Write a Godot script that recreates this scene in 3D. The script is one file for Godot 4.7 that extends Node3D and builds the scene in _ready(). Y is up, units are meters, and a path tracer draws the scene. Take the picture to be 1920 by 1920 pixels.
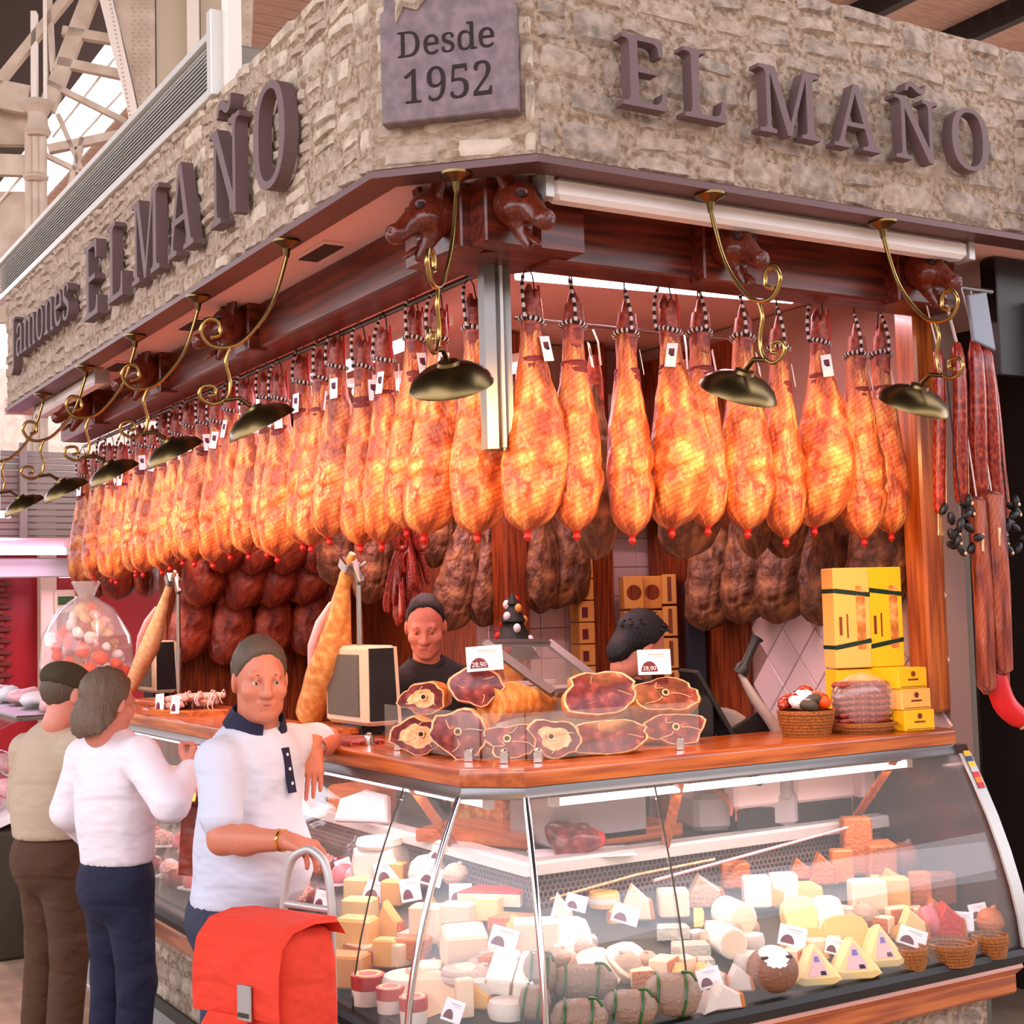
extends Node3D
# A corner delicatessen stall in a market hall. x runs along the stall's right-hand front, z comes out of it towards the viewer.

var rng := RandomNumberGenerator.new()
var nz := FastNoiseLite.new()
var M := {}
var names := {}
var font_serif := SystemFont.new()
var font_sans := SystemFont.new()

# ------------------------------------------------------------------ mesh building
class Mb:
	var V := PackedVector3Array()
	var N := PackedVector3Array()
	var U := PackedVector2Array()
	var C := PackedColorArray()
	var I := PackedInt32Array()
	var col := Color.WHITE
	func patch(v: PackedVector3Array, uv: PackedVector2Array, ix: PackedInt32Array, crease := 40.0, shut := true) -> void:
		var k := ix.size() / 3
		if shut:
			var o := Vector3.ZERO
			for p in v: o += p
			o /= v.size()
			var vol := 0.0
			for t in k: vol += (v[ix[3 * t]] - o).dot((v[ix[3 * t + 1]] - o).cross(v[ix[3 * t + 2]] - o))
			if vol < 0.0:
				for t in k:
					var q := ix[3 * t + 1]
					ix[3 * t + 1] = ix[3 * t + 2]
					ix[3 * t + 2] = q
		var fn := PackedVector3Array()
		fn.resize(k)
		for t in k: fn[t] = (v[ix[3 * t + 1]] - v[ix[3 * t]]).cross(v[ix[3 * t + 2]] - v[ix[3 * t]])
		var base := V.size()
		if crease >= 170.0:
			var sum := {}
			var keys := []
			for p in v: keys.append(Vector3i((p * 20000.0).round()))
			for t in k:
				for j in 3:
					var q = keys[ix[3 * t + j]]
					sum[q] = sum.get(q, Vector3.ZERO) + fn[t]
			for i in v.size():
				V.append(v[i]); U.append(uv[i]); C.append(col)
				N.append((sum.get(keys[i], Vector3.UP) as Vector3).normalized())
			for t in k:
				I.append(base + ix[3 * t]); I.append(base + ix[3 * t + 2]); I.append(base + ix[3 * t + 1])
			return
		var at := {}
		var lim := cos(deg_to_rad(crease))
		if crease > 0.0:
			for t in k:
				for j in 3:
					var q := Vector3i((v[ix[3 * t + j]] * 20000.0).round())
					if not at.has(q): at[q] = []
					at[q].append(t)
		for t in k:
			var f := fn[t].normalized()
			for j in [0, 2, 1]:
				var i := ix[3 * t + j]
				var m := f
				if crease > 0.0:
					m = Vector3.ZERO
					for s in at[Vector3i((v[i] * 20000.0).round())]:
						if fn[s].normalized().dot(f) > lim: m += fn[s]
					m = m.normalized() if m.length_squared() > 0.0 else f
				I.append(V.size()); V.append(v[i]); U.append(uv[i]); C.append(col); N.append(m)
	# rings of the same number of points, joined one to the next
	func loft(rings: Array, crease := 40.0, cap0 := true, cap1 := true) -> Mb:
		var n: int = rings[0].size()
		var v := PackedVector3Array()
		var uv := PackedVector2Array()
		var ix := PackedInt32Array()
		for r in rings.size():
			for i in n + 1:
				v.append(rings[r][i % n]); uv.append(Vector2(float(i) / n, float(r) / maxf(1.0, rings.size() - 1)))
		for r in rings.size() - 1:
			for i in n:
				var a := r * (n + 1) + i
				ix.append_array([a, a + 1, a + n + 2, a, a + n + 2, a + n + 1])
		for e in 2:
			if not [cap0, cap1][e]: continue
			var r := 0 if e == 0 else rings.size() - 1
			var mid := Vector3.ZERO
			for p in rings[r]: mid += p
			mid /= n
			var c := v.size()
			v.append(mid); uv.append(Vector2(0.5, r / maxf(1.0, rings.size() - 1)))
			for i in n:
				var a := r * (n + 1) + i
				if e == 0: ix.append_array([c, a + 1, a])
				else: ix.append_array([c, a, a + 1])
		patch(v, uv, ix, crease)
		return self
	func box(c: Vector3, s: Vector3, b := Basis(), bev := 0.0) -> Mb:
		if bev <= 0.0: bev = minf(s.x, minf(s.y, s.z)) * 0.06
		var h := s * 0.5
		var rings := []
		for q in [[-h.y, bev], [-h.y + bev, 0.0], [h.y - bev, 0.0], [h.y, bev]]:
			var x: float = h.x - q[1]
			var z: float = h.z - q[1]
			var r := PackedVector3Array()
			for p in [[x - bev, -z], [x, -z + bev], [x, z - bev], [x - bev, z], [-x + bev, z], [-x, z - bev], [-x, -z + bev], [-x + bev, -z]]:
				r.append(c + b * Vector3(p[0], q[0], p[1]))
			rings.append(r)
		return loft(rings, 20.0)
	# a flat outline pushed from z0 to z1 along t's z axis, its front edge cut off by bev
	func prism(poly: PackedVector2Array, z0: float, z1: float, t := Transform3D(), bev := 0.0, crease := 25.0) -> Mb:
		if Geometry2D.is_polygon_clockwise(poly): poly.reverse()
		var n := poly.size()
		var lev := [[z0, 0.0], [z1, 0.0]] if bev <= 0.0 else [[z0, 0.0], [z1 - bev, 0.0], [z1, bev]]
		var v := PackedVector3Array()
		var uv := PackedVector2Array()
		var ix := PackedInt32Array()
		for l in lev:
			for i in n:
				var p := poly[i]
				if l[1] > 0.0:
					var e := (poly[i] - poly[(i + n - 1) % n]).normalized()
					var g := (poly[(i + 1) % n] - poly[i]).normalized()
					var d := Vector2(-e.y - g.y, e.x + g.x)
					p += d.normalized() * l[1] / maxf(0.4, d.length() * 0.5)
				v.append(t * Vector3(p.x, p.y, l[0])); uv.append(poly[i])
		for r in lev.size() - 1:
			for i in n:
				var a := r * n + i
				var b := r * n + (i + 1) % n
				ix.append_array([a, b, b + n, a, b + n, a + n])
		var tri := Geometry2D.triangulate_polygon(poly)
		var top := (lev.size() - 1) * n
		for i in tri.size() / 3:
			var a := tri[3 * i]
			var b := tri[3 * i + 1]
			var c := tri[3 * i + 2]
			if (poly[b] - poly[a]).cross(poly[c] - poly[a]) < 0.0:
				var w := b
				b = c
				c = w
			ix.append_array([a, c, b, top + a, top + b, top + c])
		patch(v, uv, ix, crease)
		return self
	func lathe(prof: Array, seg := 24, t := Transform3D(), crease := 40.0, caps := true) -> Mb:
		var rings := []
		for p in prof:
			var r := PackedVector3Array()
			for i in seg: r.append(t * Vector3(p[0] * cos(TAU * i / seg), p[1], p[0] * sin(TAU * i / seg)))
			rings.append(r)
		return loft(rings, crease, caps, caps)
	func tube(pts: Array, rad, seg := 8, crease := 60.0) -> Mb:
		var rings := []
		var up := Vector3.UP
		for i in pts.size():
			var d: Vector3 = (pts[mini(i + 1, pts.size() - 1)] - pts[maxi(i - 1, 0)]).normalized()
			if i == 0 and absf(d.dot(up)) > 0.9: up = Vector3.RIGHT
			up = (up - d * up.dot(d)).normalized()
			var s := d.cross(up)
			var q: float = rad[i] if rad is Array else rad
			var r := PackedVector3Array()
			for k in seg: r.append(pts[i] + (up * cos(TAU * k / seg) + s * sin(TAU * k / seg)) * q)
			rings.append(r)
		return loft(rings, crease)
	func ball(c: Vector3, r: Vector3, b := Basis(), seg := 16, row := 9, bump: FastNoiseLite = null, amp := 0.0) -> Mb:
		var rings := []
		for j in row:
			var a := PI * (j + 0.02) / (row - 0.96)
			var ring := PackedVector3Array()
			for i in seg:
				var d := Vector3(sin(a) * cos(TAU * i / seg), cos(a), sin(a) * sin(TAU * i / seg))
				var p := c + b * (d * r)
				if bump: p += b * d * bump.get_noise_3dv(p) * amp
				ring.append(p)
			rings.append(ring)
		return loft(rings, 180.0)
	func done() -> ArrayMesh:
		var a := []
		a.resize(Mesh.ARRAY_MAX)
		a[Mesh.ARRAY_VERTEX] = V
		a[Mesh.ARRAY_NORMAL] = N
		a[Mesh.ARRAY_TEX_UV] = U
		a[Mesh.ARRAY_TEX_UV2] = U
		a[Mesh.ARRAY_COLOR] = C
		a[Mesh.ARRAY_INDEX] = I
		var m := ArrayMesh.new()
		m.add_surface_from_arrays(Mesh.PRIMITIVE_TRIANGLES, a)
		return m

# a field of distances on a grid, joined smoothly and meshed as surface nets
class Field:
	var o: Vector3
	var h: float
	var nx: int
	var ny: int
	var nz: int
	var f := PackedFloat32Array()
	var near := PackedByteArray()
	func _init(lo: Vector3, hi: Vector3, cell: float) -> void:
		o = lo; h = cell
		nx = int(ceil((hi.x - lo.x) / cell)) + 2
		ny = int(ceil((hi.y - lo.y) / cell)) + 2
		nz = int(ceil((hi.z - lo.z) / cell)) + 2
		f.resize(nx * ny * nz); f.fill(1.0)
		near.resize(nx * ny * nz)
	func _put(lo: Vector3, hi: Vector3, k: float, fn: Callable, op := 0) -> void:
		var a := Vector3i(((lo - o) / h).floor()).clamp(Vector3i.ZERO, Vector3i(nx - 1, ny - 1, nz - 1))
		var b := Vector3i(((hi - o) / h).ceil()).clamp(Vector3i.ZERO, Vector3i(nx - 1, ny - 1, nz - 1))
		var lim := 2.0 * h
		for z in range(a.z, b.z + 1):
			for y in range(a.y, b.y + 1):
				var i := (z * ny + y) * nx + a.x
				for x in range(a.x, b.x + 1):
					var d: float = fn.call(o + Vector3(x, y, z) * h)
					var w := f[i]
					if op == 0:
						if k > 0.0:
							var e := maxf(k - absf(d - w), 0.0) / k
							w = minf(d, w) - e * e * k * 0.25
						else: w = minf(d, w)
					else:
						d = -d
						if k > 0.0:
							var e := maxf(k - absf(d - w), 0.0) / k
							w = maxf(d, w) + e * e * k * 0.25
						else: w = maxf(d, w)
					f[i] = w
					if absf(w) < lim: near[i] = 1
					i += 1
	func cap(a: Vector3, b: Vector3, ra: float, rb: float, k := 0.02, op := 0) -> Field:
		var m := Vector3.ONE * (maxf(ra, rb) + k + 2.0 * h)
		var ab := b - a
		var q := 1.0 / maxf(ab.length_squared(), 1e-9)
		_put(a.min(b) - m, a.max(b) + m, k, func(p: Vector3) -> float:
			var t := clampf((p - a).dot(ab) * q, 0.0, 1.0)
			return (p - a - ab * t).length() - lerpf(ra, rb, t), op)
		return self
	func ell(c: Vector3, r: Vector3, b := Basis(), k := 0.02, op := 0) -> Field:
		var m := Vector3.ONE * (maxf(r.x, maxf(r.y, r.z)) + k + 2.0 * h)
		var ib := b.transposed()
		var s := Vector3(1.0 / r.x, 1.0 / r.y, 1.0 / r.z)
		_put(c - m, c + m, k, func(p: Vector3) -> float:
			var u := (ib * (p - c)) * s
			var g := (u * s).length()
			var l := u.length()
			return l * (l - 1.0) / g if g > 1e-6 else -minf(r.x, minf(r.y, r.z)), op)
		return self
	# takes away everything on the side of the plane that n points to
	func cut(c: Vector3, n: Vector3, k := 0.0) -> Field:
		n = n.normalized()
		_put(o, o + Vector3(nx, ny, nz) * h, k, func(p: Vector3) -> float: return -(p - c).dot(n), 1)
		return self
	func mesh(mb: Mb, t := Transform3D()) -> Mb:
		var id := {}
		var v := PackedVector3Array()
		var nx_ := nx
		var sl := nx * ny
		var off := [0, 1, nx, nx + 1, sl, sl + 1, sl + nx, sl + nx + 1]
		var cells := PackedInt32Array()
		for i in near.size():
			if near[i] == 0: continue
			cells.append(i)
		var ix := PackedInt32Array()
		var want := {}
		for i in cells:
			var x := i % nx
			var y := (i / nx) % ny
			var z := i / sl
			for dz in 2:
				for dy in 2:
					for dx in 2:
						var cx := x - dx
						var cy := y - dy
						var cz := z - dz
						if cx < 0 or cy < 0 or cz < 0 or cx > nx - 2 or cy > ny - 2 or cz > nz - 2: continue
						want[(cz * ny + cy) * nx + cx] = true
		for c in want:
			var s := 0
			var g := PackedFloat32Array()
			for k in 8:
				var w := f[c + off[k]]
				g.append(w)
				if w < 0.0: s |= 1 << k
			if s == 0 or s == 255: continue
			var sum := Vector3.ZERO
			var cnt := 0
			for e in [[0, 1], [2, 3], [4, 5], [6, 7], [0, 2], [1, 3], [4, 6], [5, 7], [0, 4], [1, 5], [2, 6], [3, 7]]:
				var a: float = g[e[0]]
				var b: float = g[e[1]]
				if (a < 0.0) == (b < 0.0): continue
				var q := a / (a - b)
				var pa := Vector3(e[0] & 1, (e[0] >> 1) & 1, e[0] >> 2)
				var pb := Vector3(e[1] & 1, (e[1] >> 1) & 1, e[1] >> 2)
				sum += pa.lerp(pb, q)
				cnt += 1
			id[c] = v.size()
			v.append(t * (o + (Vector3(c % nx, (c / nx) % ny, c / sl) + sum / cnt) * h))
		for c in id:
			for ax in 3:
				var st: int = [1, nx, sl][ax]
				var s1: int = [nx, sl, 1][ax]
				var s2: int = [sl, 1, nx][ax]
				if f.size() <= c + st: continue
				var a := f[c]
				var b := f[c + st]
				if (a < 0.0) == (b < 0.0): continue
				var q0 = id.get(c, -1)
				var q1 = id.get(c - s1, -1)
				var q2 = id.get(c - s1 - s2, -1)
				var q3 = id.get(c - s2, -1)
				if q0 < 0 or q1 < 0 or q2 < 0 or q3 < 0: continue
				if a < 0.0: ix.append_array([q0, q1, q2, q0, q2, q3])
				else: ix.append_array([q0, q2, q1, q0, q3, q2])
		var fn := PackedVector3Array()
		fn.resize(v.size())
		for k in ix.size() / 3:
			var n := (v[ix[3 * k + 1]] - v[ix[3 * k]]).cross(v[ix[3 * k + 2]] - v[ix[3 * k]])
			for j in 3: fn[ix[3 * k + j]] += n
		var base := mb.V.size()
		for i in v.size():
			mb.V.append(v[i]); mb.N.append(fn[i].normalized()); mb.U.append(Vector2(v[i].x, v[i].y)); mb.C.append(mb.col)
		for k in ix.size() / 3:
			mb.I.append(base + ix[3 * k]); mb.I.append(base + ix[3 * k + 2]); mb.I.append(base + ix[3 * k + 1])
		return mb

# ------------------------------------------------------------------ objects
func numbered(called: String) -> String:
	var n: int = names.get(called, 0)
	names[called] = n + 1
	return called if n == 0 else "%s_%03d" % [called, n]

func tag(o: Node, label: String, category := "", group := "") -> Node:
	o.set_meta("label", label)
	if category: o.set_meta("category", category)
	if group: o.set_meta("group", group)
	return o

func thing(called: String, label: String, category: String, at := Vector3.ZERO, turn := 0.0, group := "") -> Node3D:
	var o := Node3D.new()
	o.name = numbered(called)
	add_child(o)
	o.position = at
	o.rotation.y = turn
	return tag(o, label, category, group)

func part(parent: Node, called: String, m, mat: Material, label := "") -> MeshInstance3D:
	var o := MeshInstance3D.new()
	o.mesh = m.done() if m is Mb else m
	o.material_override = mat
	var k := called
	var n := 0
	while parent.has_node(NodePath(k)):
		n += 1
		k = "%s_%03d" % [called, n]
	o.name = k
	parent.add_child(o)
	if label: o.set_meta("label", label)
	return o

func one(called: String, label: String, category: String, m: Mb, mat: Material, at := Vector3.ZERO, turn := 0.0, group := "") -> MeshInstance3D:
	var o := MeshInstance3D.new()
	o.mesh = m.done()
	o.material_override = mat
	o.name = numbered(called)
	add_child(o)
	o.position = at
	o.rotation.y = turn
	tag(o, label, category, group)
	return o

func structure(called: String, m: Mb, mat: Material, label := "") -> MeshInstance3D:
	var o := MeshInstance3D.new()
	o.mesh = m.done()
	o.material_override = mat
	o.name = called
	add_child(o)
	o.set_meta("kind", "structure")
	if label: o.set_meta("label", label)
	return o

func copy(src: Node3D, called: String, label: String, xf: Transform3D, group := "") -> Node3D:
	var o: Node3D = src.duplicate()
	o.name = numbered(called)
	add_child(o)
	o.transform = xf
	o.set_meta("label", label)
	if group: o.set_meta("group", group)
	return o

func V2(a: Array) -> PackedVector2Array:
	var p := PackedVector2Array()
	for q in a: p.append(Vector2(q[0], q[1]))
	return p

func face(dir: Vector3, up := Vector3.UP) -> Basis:   # z axis along dir
	var z := dir.normalized()
	if absf(z.dot(up)) > 0.98: up = Vector3.FORWARD
	var x := up.cross(z).normalized()
	return Basis(x, z.cross(x), z)

func curve(pts: Array, n := 6) -> Array:              # a smooth line through points
	var out := []
	for i in pts.size() - 1:
		var a: Vector3 = pts[maxi(i - 1, 0)]
		var b: Vector3 = pts[i]
		var c: Vector3 = pts[i + 1]
		var d: Vector3 = pts[mini(i + 2, pts.size() - 1)]
		for k in n: out.append(b.cubic_interpolate(c, a, d, float(k) / n))
	out.append(pts[-1])
	return out

func letters(parent: Node, text: String, font: Font, size: float, depth: float, mat: Material, t: Transform3D, called := "letter", spread := 1.0) -> float:
	# one mesh per letter, standing on t's x axis; returns the length
	var x := 0.0
	for ch in text:
		var w := font.get_string_size(ch, HORIZONTAL_ALIGNMENT_LEFT, -1, 100).x * size / 100.0
		if ch != " ":
			var m := TextMesh.new()
			m.text = ch
			m.font = font
			m.font_size = 100
			m.pixel_size = size / 100.0
			m.depth = depth
			m.curve_step = 1.0
			m.horizontal_alignment = HORIZONTAL_ALIGNMENT_LEFT
			m.vertical_alignment = VERTICAL_ALIGNMENT_BOTTOM
			var o := part(parent, called, m, mat)
			o.transform = t * Transform3D(Basis(), Vector3(x, -0.235 * size, 0))
		x += w * spread
	return x

# ------------------------------------------------------------------ materials
func noise_tex(freq: float, oct: int, ramp: Array, size := 256, kind := FastNoiseLite.TYPE_SIMPLEX_SMOOTH, sd := 1) -> NoiseTexture2D:
	var n := FastNoiseLite.new()
	n.noise_type = kind
	n.frequency = freq
	n.fractal_octaves = oct
	n.seed = sd
	if kind == FastNoiseLite.TYPE_CELLULAR: n.cellular_return_type = FastNoiseLite.RETURN_DISTANCE2_SUB
	var t := NoiseTexture2D.new()
	t.width = size
	t.height = size
	t.seamless = true
	t.noise = n
	if ramp.size():
		var g := Gradient.new()
		var off := PackedFloat32Array()
		var cl := PackedColorArray()
		for r in ramp:
			off.append(r[0]); cl.append(r[1])
		g.offsets = off
		g.colors = cl
		t.color_ramp = g
	return t

func mat(key: String, c: Color, rough := 0.6, metal := 0.0) -> StandardMaterial3D:
	var m := StandardMaterial3D.new()
	m.resource_name = key
	m.albedo_color = c
	m.roughness = rough
	m.metallic = metal
	M[key] = m
	return m

func textured(key: String, t: Texture2D, sc: Vector3, rough: float, bump: Texture2D = null, bump_cm := 0.0, world := false, tri := true) -> StandardMaterial3D:
	var m := mat(key, Color.WHITE, rough)
	m.albedo_texture = t
	m.uv1_triplanar = tri
	m.uv1_world_triplanar = world and tri
	m.uv1_scale = sc
	if bump:
		m.heightmap_enabled = true
		m.heightmap_texture = bump
		m.heightmap_scale = bump_cm
	return m

func glow(key: String, c: Color, e: float) -> StandardMaterial3D:
	var m := mat(key, c, 0.4)
	m.emission_enabled = true
	m.emission = c
	m.emission_energy_multiplier = e
	return m

func _ready() -> void:
	rng.seed = 7
	nz.seed = 3
	nz.frequency = 6.0
	nz.fractal_octaves = 3
	# --- camera
	var cam := Camera3D.new()
	cam.name = "camera"
	cam.fov = 39.50
	cam.near = 0.05
	cam.far = 200.0
	add_child(cam)
	var right := Vector3(0.8583, -0.0267, 0.5125)
	var back := Vector3(-0.5131, -0.0687, 0.8556)
	cam.transform = Transform3D(Basis(right, back.cross(right), back).orthonormalized(), Vector3(0, 1.85, 0))
	cam.current = true
	# --- daylight of the hall, and the exposure
	var env := Environment.new()
	var sky := Sky.new()
	var sm := ProceduralSkyMaterial.new()
	sm.sky_top_color = Color(0.80, 0.80, 0.86)
	sm.sky_horizon_color = Color(1.0, 0.955, 0.94)
	sm.ground_bottom_color = Color(0.5, 0.45, 0.42)
	sm.ground_horizon_color = Color(0.7, 0.66, 0.63)
	sky.sky_material = sm
	env.sky = sky
	env.background_mode = Environment.BG_SKY
	env.background_energy_multiplier = 7.5
	env.tonemap_mode = Environment.TONE_MAPPER_LINEAR
	env.tonemap_exposure = 1.0
	env.sdfgi_enabled = true
	env.ssao_enabled = true
	env.ssil_enabled = true
	var we := WorldEnvironment.new()
	we.name = "environment"
	we.environment = env
	add_child(we)
	font_serif.font_names = PackedStringArray(["Droid Serif"])
	font_sans.font_names = PackedStringArray(["Droid Sans"])
	make_materials()
	hall()
	stall_shell()
	fascia()
	signs()
	beam_and_heads()
	brass_lamps()
	counter()
	hams()
	back_of_stall()
	counter_goods()
	cheese_case()
	meat_case()
	people()
	trolley()
	next_stall()

func lamp_spot(at: Vector3, to: Vector3, c: Color, e: float, angle: float, size := 0.05) -> void:
	var l := SpotLight3D.new()
	l.name = numbered("spot")
	l.light_color = c
	l.light_energy = e
	l.spot_angle = angle
	l.spot_angle_attenuation = 0.7
	l.spot_range = 20.0
	l.spot_attenuation = 2.0
	l.light_size = size
	l.shadow_enabled = true
	add_child(l)
	l.transform = Transform3D(face(at - to), at)

func lamp_area(at: Vector3, dir: Vector3, along: Vector3, w: float, d: float, c: Color, e: float) -> void:
	# shines towards dir; w metres along «along»
	var l := AreaLight3D.new()
	l.name = numbered("tube_light")
	l.light_color = c
	l.light_energy = e
	l.area_size = Vector2(w, d)
	l.area_range = 20.0
	l.area_attenuation = 2.0
	l.shadow_enabled = true
	add_child(l)
	var z := -dir.normalized()
	var x := along.normalized()
	l.transform = Transform3D(Basis(x, z.cross(x), z), at)

func make_materials() -> void:
	var fine := noise_tex(0.02, 5, [], 512)
	var coarse := noise_tex(0.012, 4, [], 256)
	var cells := noise_tex(0.03, 3, [], 256, FastNoiseLite.TYPE_CELLULAR)
	M["fine"] = null
	textured("stone", noise_tex(0.014, 5, [[0.2, Color(0.58, 0.51, 0.44)], [0.5, Color(0.67, 0.60, 0.53)], [0.8, Color(0.73, 0.66, 0.59)]], 512), Vector3(2.3, 2.3, 2.3), 0.95, fine, 0.9, true)
	textured("stone_pale", noise_tex(0.014, 5, [[0.2, Color(0.58, 0.53, 0.46)], [0.5, Color(0.72, 0.66, 0.58)], [0.8, Color(0.80, 0.74, 0.66)]], 512, 3, 4), Vector3(2.0, 2.0, 2.0), 0.95, fine, 0.9, true)
	textured("stone_grey", noise_tex(0.014, 5, [[0.2, Color(0.48, 0.43, 0.38)], [0.5, Color(0.62, 0.56, 0.50)], [0.8, Color(0.71, 0.64, 0.57)]], 512, 3, 9), Vector3(2.6, 2.6, 2.6), 0.95, fine, 0.9, true)
	textured("mortar", noise_tex(0.02, 5, [[0.2, Color(0.50, 0.41, 0.32)], [0.5, Color(0.64, 0.56, 0.48)], [0.8, Color(0.70, 0.63, 0.55)]], 512), Vector3(2.5, 2.5, 2.5), 0.98, fine, 1.3, true)
	var slate := textured("slate", noise_tex(0.02, 4, [[0.2, Color(0.43, 0.37, 0.38)], [0.8, Color(0.52, 0.45, 0.46)]], 256), Vector3(3, 3, 3), 0.75)
	mat("engraved", Color(0.16, 0.11, 0.10), 0.9)
	mat("sign_letter", Color(0.40, 0.31, 0.31), 0.6)
	mat("fascia_trim", Color(0.36, 0.22, 0.21), 0.45)
	mat("soffit", Color(0.90, 0.72, 0.68), 0.8)
	var wood := [[0.25, Color(0.36, 0.13, 0.04)], [0.5, Color(0.50, 0.21, 0.07)], [0.75, Color(0.60, 0.28, 0.10)]]
	var wt := noise_tex(0.05, 4, wood, 512)
	var dark := noise_tex(0.05, 4, [[0.25, Color(0.25, 0.08, 0.04)], [0.55, Color(0.38, 0.13, 0.06)], [0.8, Color(0.46, 0.18, 0.08)]], 256)
	var bright := noise_tex(0.05, 4, [[0.25, Color(0.56, 0.25, 0.08)], [0.5, Color(0.70, 0.35, 0.12)], [0.75, Color(0.78, 0.43, 0.17)]], 256)
	for g in [["x", Vector3(0.12, 2.3, 2.3)], ["y", Vector3(2.3, 0.12, 2.3)], ["z", Vector3(2.3, 2.3, 0.12)]]:
		textured("beam_" + g[0], dark, g[1], 0.35, null, 0, true)
		textured("wood_" + g[0], wt, g[1], 0.4, null, 0, true)
		var b := textured("counter_" + g[0], bright, g[1], 0.28, null, 0, true)
		b.clearcoat_enabled = true
		b.clearcoat = 0.5
		b.clearcoat_roughness = 0.15
	textured("carved", dark, Vector3(9, 3, 9), 0.3)
	mat("steel", Color(0.50, 0.49, 0.48), 0.38, 0.9)
	mat("chrome", Color(0.85, 0.85, 0.86), 0.12, 1.0)
	mat("aluminium", Color(0.74, 0.74, 0.72), 0.45, 0.5)
	mat("alu_frame", Color(0.80, 0.79, 0.76), 0.4, 0.3)
	mat("grille", Color(0.50, 0.47, 0.42), 0.5, 0.3)
	mat("brass", Color(0.63, 0.52, 0.30), 0.25, 1.0)
	mat("dark_brass", Color(0.42, 0.35, 0.22), 0.3, 1.0)
	mat("black", Color(0.045, 0.04, 0.045), 0.45)
	mat("rail_black", Color(0.09, 0.085, 0.08), 0.5)
	mat("white", Color(0.90, 0.88, 0.86), 0.5)
	mat("card", Color(0.95, 0.93, 0.94), 0.6)
	mat("end_glass", Color(0.30, 0.22, 0.20), 0.15, 0.4)
	mat("maroon", Color(0.38, 0.08, 0.16), 0.6)
	mat("tile", Color(0.90, 0.80, 0.79), 0.25)
	mat("grout", Color(0.60, 0.47, 0.43), 0.8)
	var gl := mat("glass", Color(0.93, 0.97, 0.96, 0.05), 0.02)
	gl.metallic_specular = 0.36
	gl.transparency = BaseMaterial3D.TRANSPARENCY_ALPHA
	var film := mat("film", Color(1, 1, 1, 0.12), 0.12)
	film.transparency = BaseMaterial3D.TRANSPARENCY_ALPHA
	textured("iron", noise_tex(0.02, 3, [[0.2, Color(0.72, 0.64, 0.57)], [0.8, Color(0.80, 0.73, 0.66)]], 256), Vector3(0.6, 0.6, 0.6), 0.7)
	mat("iron_pale", Color(0.90, 0.86, 0.82), 0.6)
	mat("iron_olive", Color(0.74, 0.68, 0.59), 0.7)
	textured("floor", noise_tex(0.02, 4, [[0.2, Color(0.72, 0.60, 0.50)], [0.8, Color(0.83, 0.72, 0.62)]], 256), Vector3(0.7, 0.7, 0.7), 0.35, null, 0, true)
	mat("floor_pale", Color(0.82, 0.83, 0.80), 0.4)
	mat("plinth", Color(0.22, 0.20, 0.15), 0.5)
	textured("roof_pale", noise_tex(0.02, 3, [[0.2, Color(0.72, 0.60, 0.54)], [0.8, Color(0.80, 0.68, 0.62)]], 256), Vector3(0.4, 3, 3), 0.8)
	mat("roof_dark", Color(0.20, 0.14, 0.12), 0.8)
	mat("rafter", Color(0.14, 0.10, 0.09), 0.7)
	glow("tube_pink", Color(1.0, 0.86, 0.90), 4.0)
	glow("tube_case", Color(1.0, 0.92, 0.94), 4.0)
	glow("tube_violet", Color(1.0, 0.82, 1.0), 7.0)
	glow("bulb_warm", Color(1.0, 0.75, 0.40), 6.0)
	# cured meat: skin under a knotted net
	var net := Image.create(64, 64, false, Image.FORMAT_RGBA8)
	net.fill(Color(0.5, 0.1, 0.05, 0.0))
	for i in 64:
		for w in 5:
			var a := 0.75 if w > 0 and w < 4 else 0.35
			net.set_pixel(i, (i / 2 + w) % 64, Color(0.42, 0.06, 0.04, a))
			net.set_pixel(i, (i / 2 + w + 32) % 64, Color(0.42, 0.06, 0.04, a))
			if w < 4: net.set_pixel((i / 2 + w + 8) % 64, (63 - i), Color(0.45, 0.08, 0.05, a * 0.8))
	var net_t := ImageTexture.create_from_image(net)
	var hamtex := noise_tex(0.006, 5, [[0.2, Color(0.55, 0.25, 0.13)], [0.4, Color(0.74, 0.37, 0.19)], [0.6, Color(0.82, 0.46, 0.24)], [0.82, Color(0.90, 0.62, 0.36)]], 512)
	var h := textured("ham_net", hamtex, Vector3(1.6, 1.3, 1), 0.42, coarse, 1.4, false, false)
	h.detail_enabled = true
	h.detail_albedo = net_t
	h.detail_blend_mode = BaseMaterial3D.BLEND_MODE_MIX
	h.detail_uv_layer = BaseMaterial3D.DETAIL_UV_2
	h.uv2_scale = Vector3(12, 17, 1)
	var hr := textured("ham_red", noise_tex(0.013, 4, [[0.22, Color(0.40, 0.13, 0.07)], [0.5, Color(0.60, 0.25, 0.14)], [0.8, Color(0.72, 0.36, 0.22)]], 256, 3, 8), Vector3(1.6, 1.3, 1), 0.45, coarse, 1.2, false, false)
	hr.detail_enabled = true
	hr.detail_albedo = net_t
	hr.detail_blend_mode = BaseMaterial3D.BLEND_MODE_MIX
	hr.detail_uv_layer = BaseMaterial3D.DETAIL_UV_2
	hr.uv2_scale = Vector3(14, 18, 1)
	textured("ham_dark", noise_tex(0.008, 5, [[0.2, Color(0.33, 0.19, 0.11)], [0.5, Color(0.46, 0.29, 0.19)], [0.7, Color(0.55, 0.37, 0.24)], [0.9, Color(0.68, 0.46, 0.27)]], 512, 3, 5), Vector3(2.2, 1.8, 1), 0.5, coarse, 1.5, false, false)
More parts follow.
